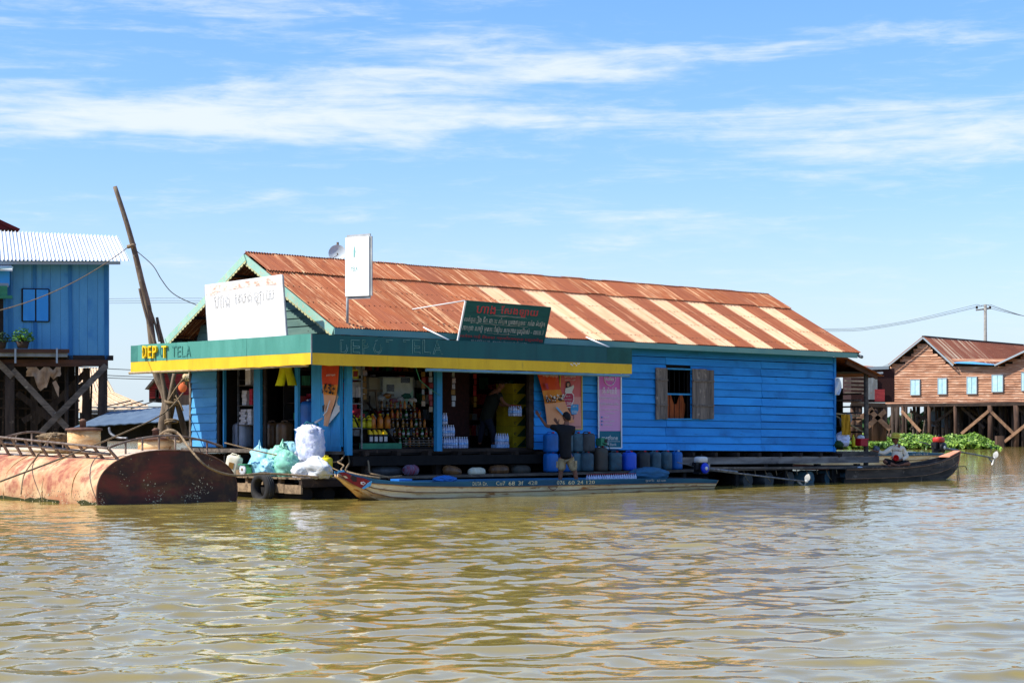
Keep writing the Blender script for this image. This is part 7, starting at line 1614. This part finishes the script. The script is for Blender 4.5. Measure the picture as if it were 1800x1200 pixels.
tn = {'waist': (J(995, 808, .0), (.20, .16)), 'hem': (J(994.5, 799, .0), (.19, .15)), 'belly': (J(994, 784, .02), (.185, .15)), 'chest': (J(993.5, 764, .05), (.215, .155)), 'upper': (J(994, 753.5, .06), (.155, .115)), 'coll': (J(995, 748, .08), .070), 'l_sh': (J(979, 752, .06), .092), 'l_sl': (J(968, 750, .2), .070), 'r_sh': (J(1007, 754, .03), .092), 'r_sl': (J(1005, 762, .22), .070)}
skin(tn, [('waist', 'hem'), ('hem', 'belly'), ('belly', 'chest'), ('chest', 'upper'), ('upper', 'coll'), ('upper', 'l_sh'), ('l_sh', 'l_sl'), ('upper', 'r_sh'), ('r_sh', 'r_sl')], 'shirt', 'shirt_black', m1)
sn = {'pel': (J(995, 798, .0), (.165, .13)), 'lh': (J(988, 809, .0), .115), 'lk': (J(986.5, 828, .02), .105), 'rh': (J(1002, 809, .0), .115), 'rk': (J(1010, 828, .04), .105)}
skin(sn, [('pel', 'lh'), ('lh', 'lk'), ('pel', 'rh'), ('rh', 'rk')], 'shorts', 'shorts_khaki', m1)
for x_, y_ in ((979.5, 816), (1012.5, 815)): MB().box(J(x_, y_, -.02), (.05, .13, .15)).build('pocket', 'shorts_khaki', m1)

# ---- shopkeeper bending in the dark doorway, handing out a pack
m2 = thing('person', 'person in dark olive shirt leaning in the dark doorway, handing out a pack of bottles', 'person', hp(s_at(868, .8), .8, 1.06), 0)
O2 = Vector(m2.location); D2 = O2.y
def J2(px, py, dy=0.0): return at(px, py, D2+dy)-O2
b2n = {'pelvis': (J2(856, 733, .1), .12), 'chest': (J2(866, 700, .0), .14), 'upper': (J2(871, 690, -.02), .10), 'neck': (J2(877, 684, -.05), .05), 'skull': (J2(880, 678, -.08), .07), 'l_sh': (J2(866, 692, .15), .06), 'l_el': (J2(880, 712, .1), .04), 'l_wr': (J2(897, 712, -.1), .028), 'r_sh': (J2(877, 694, -.18), .06), 'r_el': (J2(886, 708, -.3), .04), 'r_wr': (J2(902, 716, -.35), .028),
       'l_hip': (J2(852, 737, .15), .09), 'l_kn': (J2(846, 760, .1), .065), 'l_an': (J2(843, 783, .15), .045), 'r_hip': (J2(859, 737, 0), .09), 'r_kn': (J2(866, 758, -.08), .065), 'r_an': (J2(868, 783, .0), .045)}
for k_ in ('l_an', 'r_an'): b2n[k_][0].z = .07
E2 = [('pelvis', 'chest'), ('chest', 'upper'), ('upper', 'neck'), ('neck', 'skull'), ('upper', 'l_sh'), ('l_sh', 'l_el'), ('l_el', 'l_wr'), ('upper', 'r_sh'), ('r_sh', 'r_el'), ('r_el', 'r_wr'), ('pelvis', 'l_hip'), ('l_hip', 'l_kn'), ('l_kn', 'l_an'), ('pelvis', 'r_hip'), ('r_hip', 'r_kn'), ('r_kn', 'r_an')]
hc2 = J2(881, 675.5, -.1); fw2 = Vector((.75, -.6, -.25))
def ex2(mb):
    head(mb, hc2, fw2, .088); fingers(mb, b2n['l_wr'][0], (.9, -.3, 0), (0, 0, 1), -1, 1.1, .6); fingers(mb, b2n['r_wr'][0], (.9, -.3, .0), (0, 0, 1), 1, 1.1, .6)
skin(b2n, E2, 'body', 'skin', m2, 2, ex2); hair_cap(m2, hc2, fw2, .091); face_bits(m2, hc2, fw2, .088)
skin({'w': (J2(853, 744, .1), (.22, .19)), 'h': (J2(857, 728, .1), (.21, .18)), 'c': (J2(865, 705, .02), (.24, .2)), 'u': (J2(871, 692, 0), .185), 'ls': (J2(866, 693, .15), .10), 'll': (J2(873, 704, .13), .08), 'rs': (J2(877, 695, -.17), .10), 'rl': (J2(882, 703, -.24), .08)}, [('w', 'h'), ('h', 'c'), ('c', 'u'), ('u', 'ls'), ('ls', 'll'), ('u', 'rs'), ('rs', 'rl')], 'shirt', 'shirt_olive', m2)
skin({'p': (J2(856, 734, .1), (.14, .12)), 'lh': (J2(852, 739, .15), .11), 'lk': (J2(846, 760, .1), .085), 'la': (J2(843, 779, .14), .06), 'rh': (J2(859, 739, 0), .11), 'rk': (J2(866, 758, -.08), .085), 'ra': (J2(868, 779, 0), .06)}, [('p', 'lh'), ('lh', 'lk'), ('lk', 'la'), ('p', 'rh'), ('rh', 'rk'), ('rk', 'ra')], 'trousers', 'jeans', m2)
wp = water_pack(905, .0, 0, 4, 3, 'pack of pink capped bottles held out by the person in the doorway', None, 'cap_red'); wp.location = Vector(O2)+J2(903, 731, -.45)

# ---- man in the pale shirt and yellow hat, cross-legged in the dark boat
m3 = thing('person', 'person in pale shirt, black trousers and yellow hat sitting cross-legged in the dark boat', 'person', hp(s_at(1576, DB+.5), DB+.5, .22), 0)
O3 = Vector(m3.location); D3 = O3.y
def J3(px, py, dy=0.0): return at(px, py, D3+dy)-O3
n3 = {'pelvis': (J3(1577, 815, 0), .13), 'waist': (J3(1577, 805, .02), .12), 'chest': (J3(1577, 792, .04), .14), 'upper': (J3(1576.5, 785.5, .05), .10), 'neck': (J3(1575, 779.5, .03), .05), 'skull': (J3(1574, 774, .0), .07),
      'l_sh': (J3(1567, 786.5, .03), .06), 'l_el': (J3(1552, 796, -.12), .042), 'l_wr': (J3(1539.5, 792.5, -.2), .028), 'r_sh': (J3(1586.5, 787.5, .05), .06), 'r_el': (J3(1594, 803, -.02), .042), 'r_wr': (J3(1583, 808, -.25), .028),
      'l_hip': (J3(1571, 816, -.05), .09), 'l_kn': (J3(1553, 809.5, -.32), .068), 'l_an': (J3(1572, 817, -.42), .045), 'l_toe': (J3(1582, 819, -.42), .03), 'r_hip': (J3(1583, 816, -.05), .09), 'r_kn': (J3(1599, 814, -.32), .068), 'r_an': (J3(1570, 818.5, -.36), .045), 'r_toe': (J3(1559, 817.5, -.42), .035)}
E3 = E2[:]; E3 = [('pelvis', 'waist'), ('waist', 'chest'), ('chest', 'upper'), ('upper', 'neck'), ('neck', 'skull'), ('l_an', 'l_toe'), ('r_an', 'r_toe')]+E2[4:]
hc3 = J3(1574, 772, -.02); fw3 = Vector((.42, -.9, 0))
def ex3(mb):
    head(mb, hc3, fw3, .108); fingers(mb, n3['l_wr'][0], (-.9, -.2, .15), (0, 0, 1), -1, 1.2, .5); fingers(mb, n3['r_wr'][0], (-.85, -.3, -.1), (0, -.5, .8), 1, 1.2, .6)
skin(n3, E3, 'body', 'skin', m3, 2, ex3); face_bits(m3, hc3, fw3, .108); hair_cap(m3, hc3, fw3, .110)
skin({'w': (J3(1577, 811, 0), (.185, .15)), 'b': (J3(1577, 801, .0), (.18, .15)), 'c': (J3(1577, 792, .03), (.19, .145)), 'u': (J3(1576.5, 786.5, .04), .135), 'co': (J3(1575, 782, .03), .068), 'ls': (J3(1566.5, 788, .03), .085), 'le': (J3(1553, 797, -.12), .066), 'lw': (J3(1543.5, 794, -.18), .05), 'rs': (J3(1587, 789, .05), .085), 're': (J3(1595, 802.5, -.03), .07), 'rw': (J3(1586, 807.5, -.2), .05)},
     [('w', 'b'), ('b', 'c'), ('c', 'u'), ('u', 'co'), ('u', 'ls'), ('ls', 'le'), ('le', 'lw'), ('u', 'rs'), ('rs', 're'), ('re', 'rw')], 'shirt', 'shirt_cream', m3)
for s_ in (-1, 1): MB().prism([J3(1574+s_*.3, 781.5, -.1), J3(1574+s_*4.5, 780.5, -.06), J3(1574+s_*3.8, 784, -.14)], (0, .02, 0)).build('collar', 'shirt_cream', m3)
for i in range(4): MB().ball(J3(1574.8, 785+i*4.5, -.165), .008, 6, 4).build('button', 'ink_white', m3)
MB().span(J3(1581, 792, -.15), J3(1586, 787.5, -.13)).build('pocket', 'shirt_cream', m3)
skin({'p': (J3(1577, 814, 0), (.17, .14)), 'lh': (J3(1569, 814, -.1), .11), 'lk': (J3(1554, 809, -.30), .088), 'la': (J3(1568, 816, -.40), .062), 'rh': (J3(1585, 815, -.1), .11), 'rk': (J3(1598, 813.5, -.30), .088), 'ra': (J3(1574, 817.5, -.34), .062)}, [('p', 'lh'), ('lh', 'lk'), ('lk', 'la'), ('p', 'rh'), ('rh', 'rk'), ('rk', 'ra')], 'trousers', 'cloth_black', m3)
ht = MB()
l_ = Vector((0, 0, 1)).cross(fw3).normalized(); Rh = Matrix.Rotation(.08, 3, 'Y')
ht.lathe([(.19, -.01), (.195, -.022), (.14, .012), (.126, .03), (.122, .10), (.10, .135), (.02, .15)], 22, hc3+Vector((0, 0, .055)), rot=Rh); ht.build('hat', 'hat_yellow', m3); MB().lathe([(.127, .02), (.128, .045)], 22, hc3+Vector((0, 0, .055)), rot=Rh).build('hat_band', 'cloth_ochre', m3)
cp = thing('red_cup', 'red plastic cup held in the lap of the person in the yellow hat', 'cup', Vector(O3)+J3(1574.5, 805, -.42)); Rc = Matrix.Rotation(PI/2-.3, 3, 'X')
MB().lathe([(.07, -.09), (.085, .05), (.09, .055), (.075, .05), (.06, -.07)], 18, rot=Rc).build('body', 'cup_red', cp); MB().tube([(-.08, .02, .03), (-.13, .04, .03), (-.13, .07, 0), (-.07, .07, -.02)], .01, 6).build('handle', 'cup_red', cp)
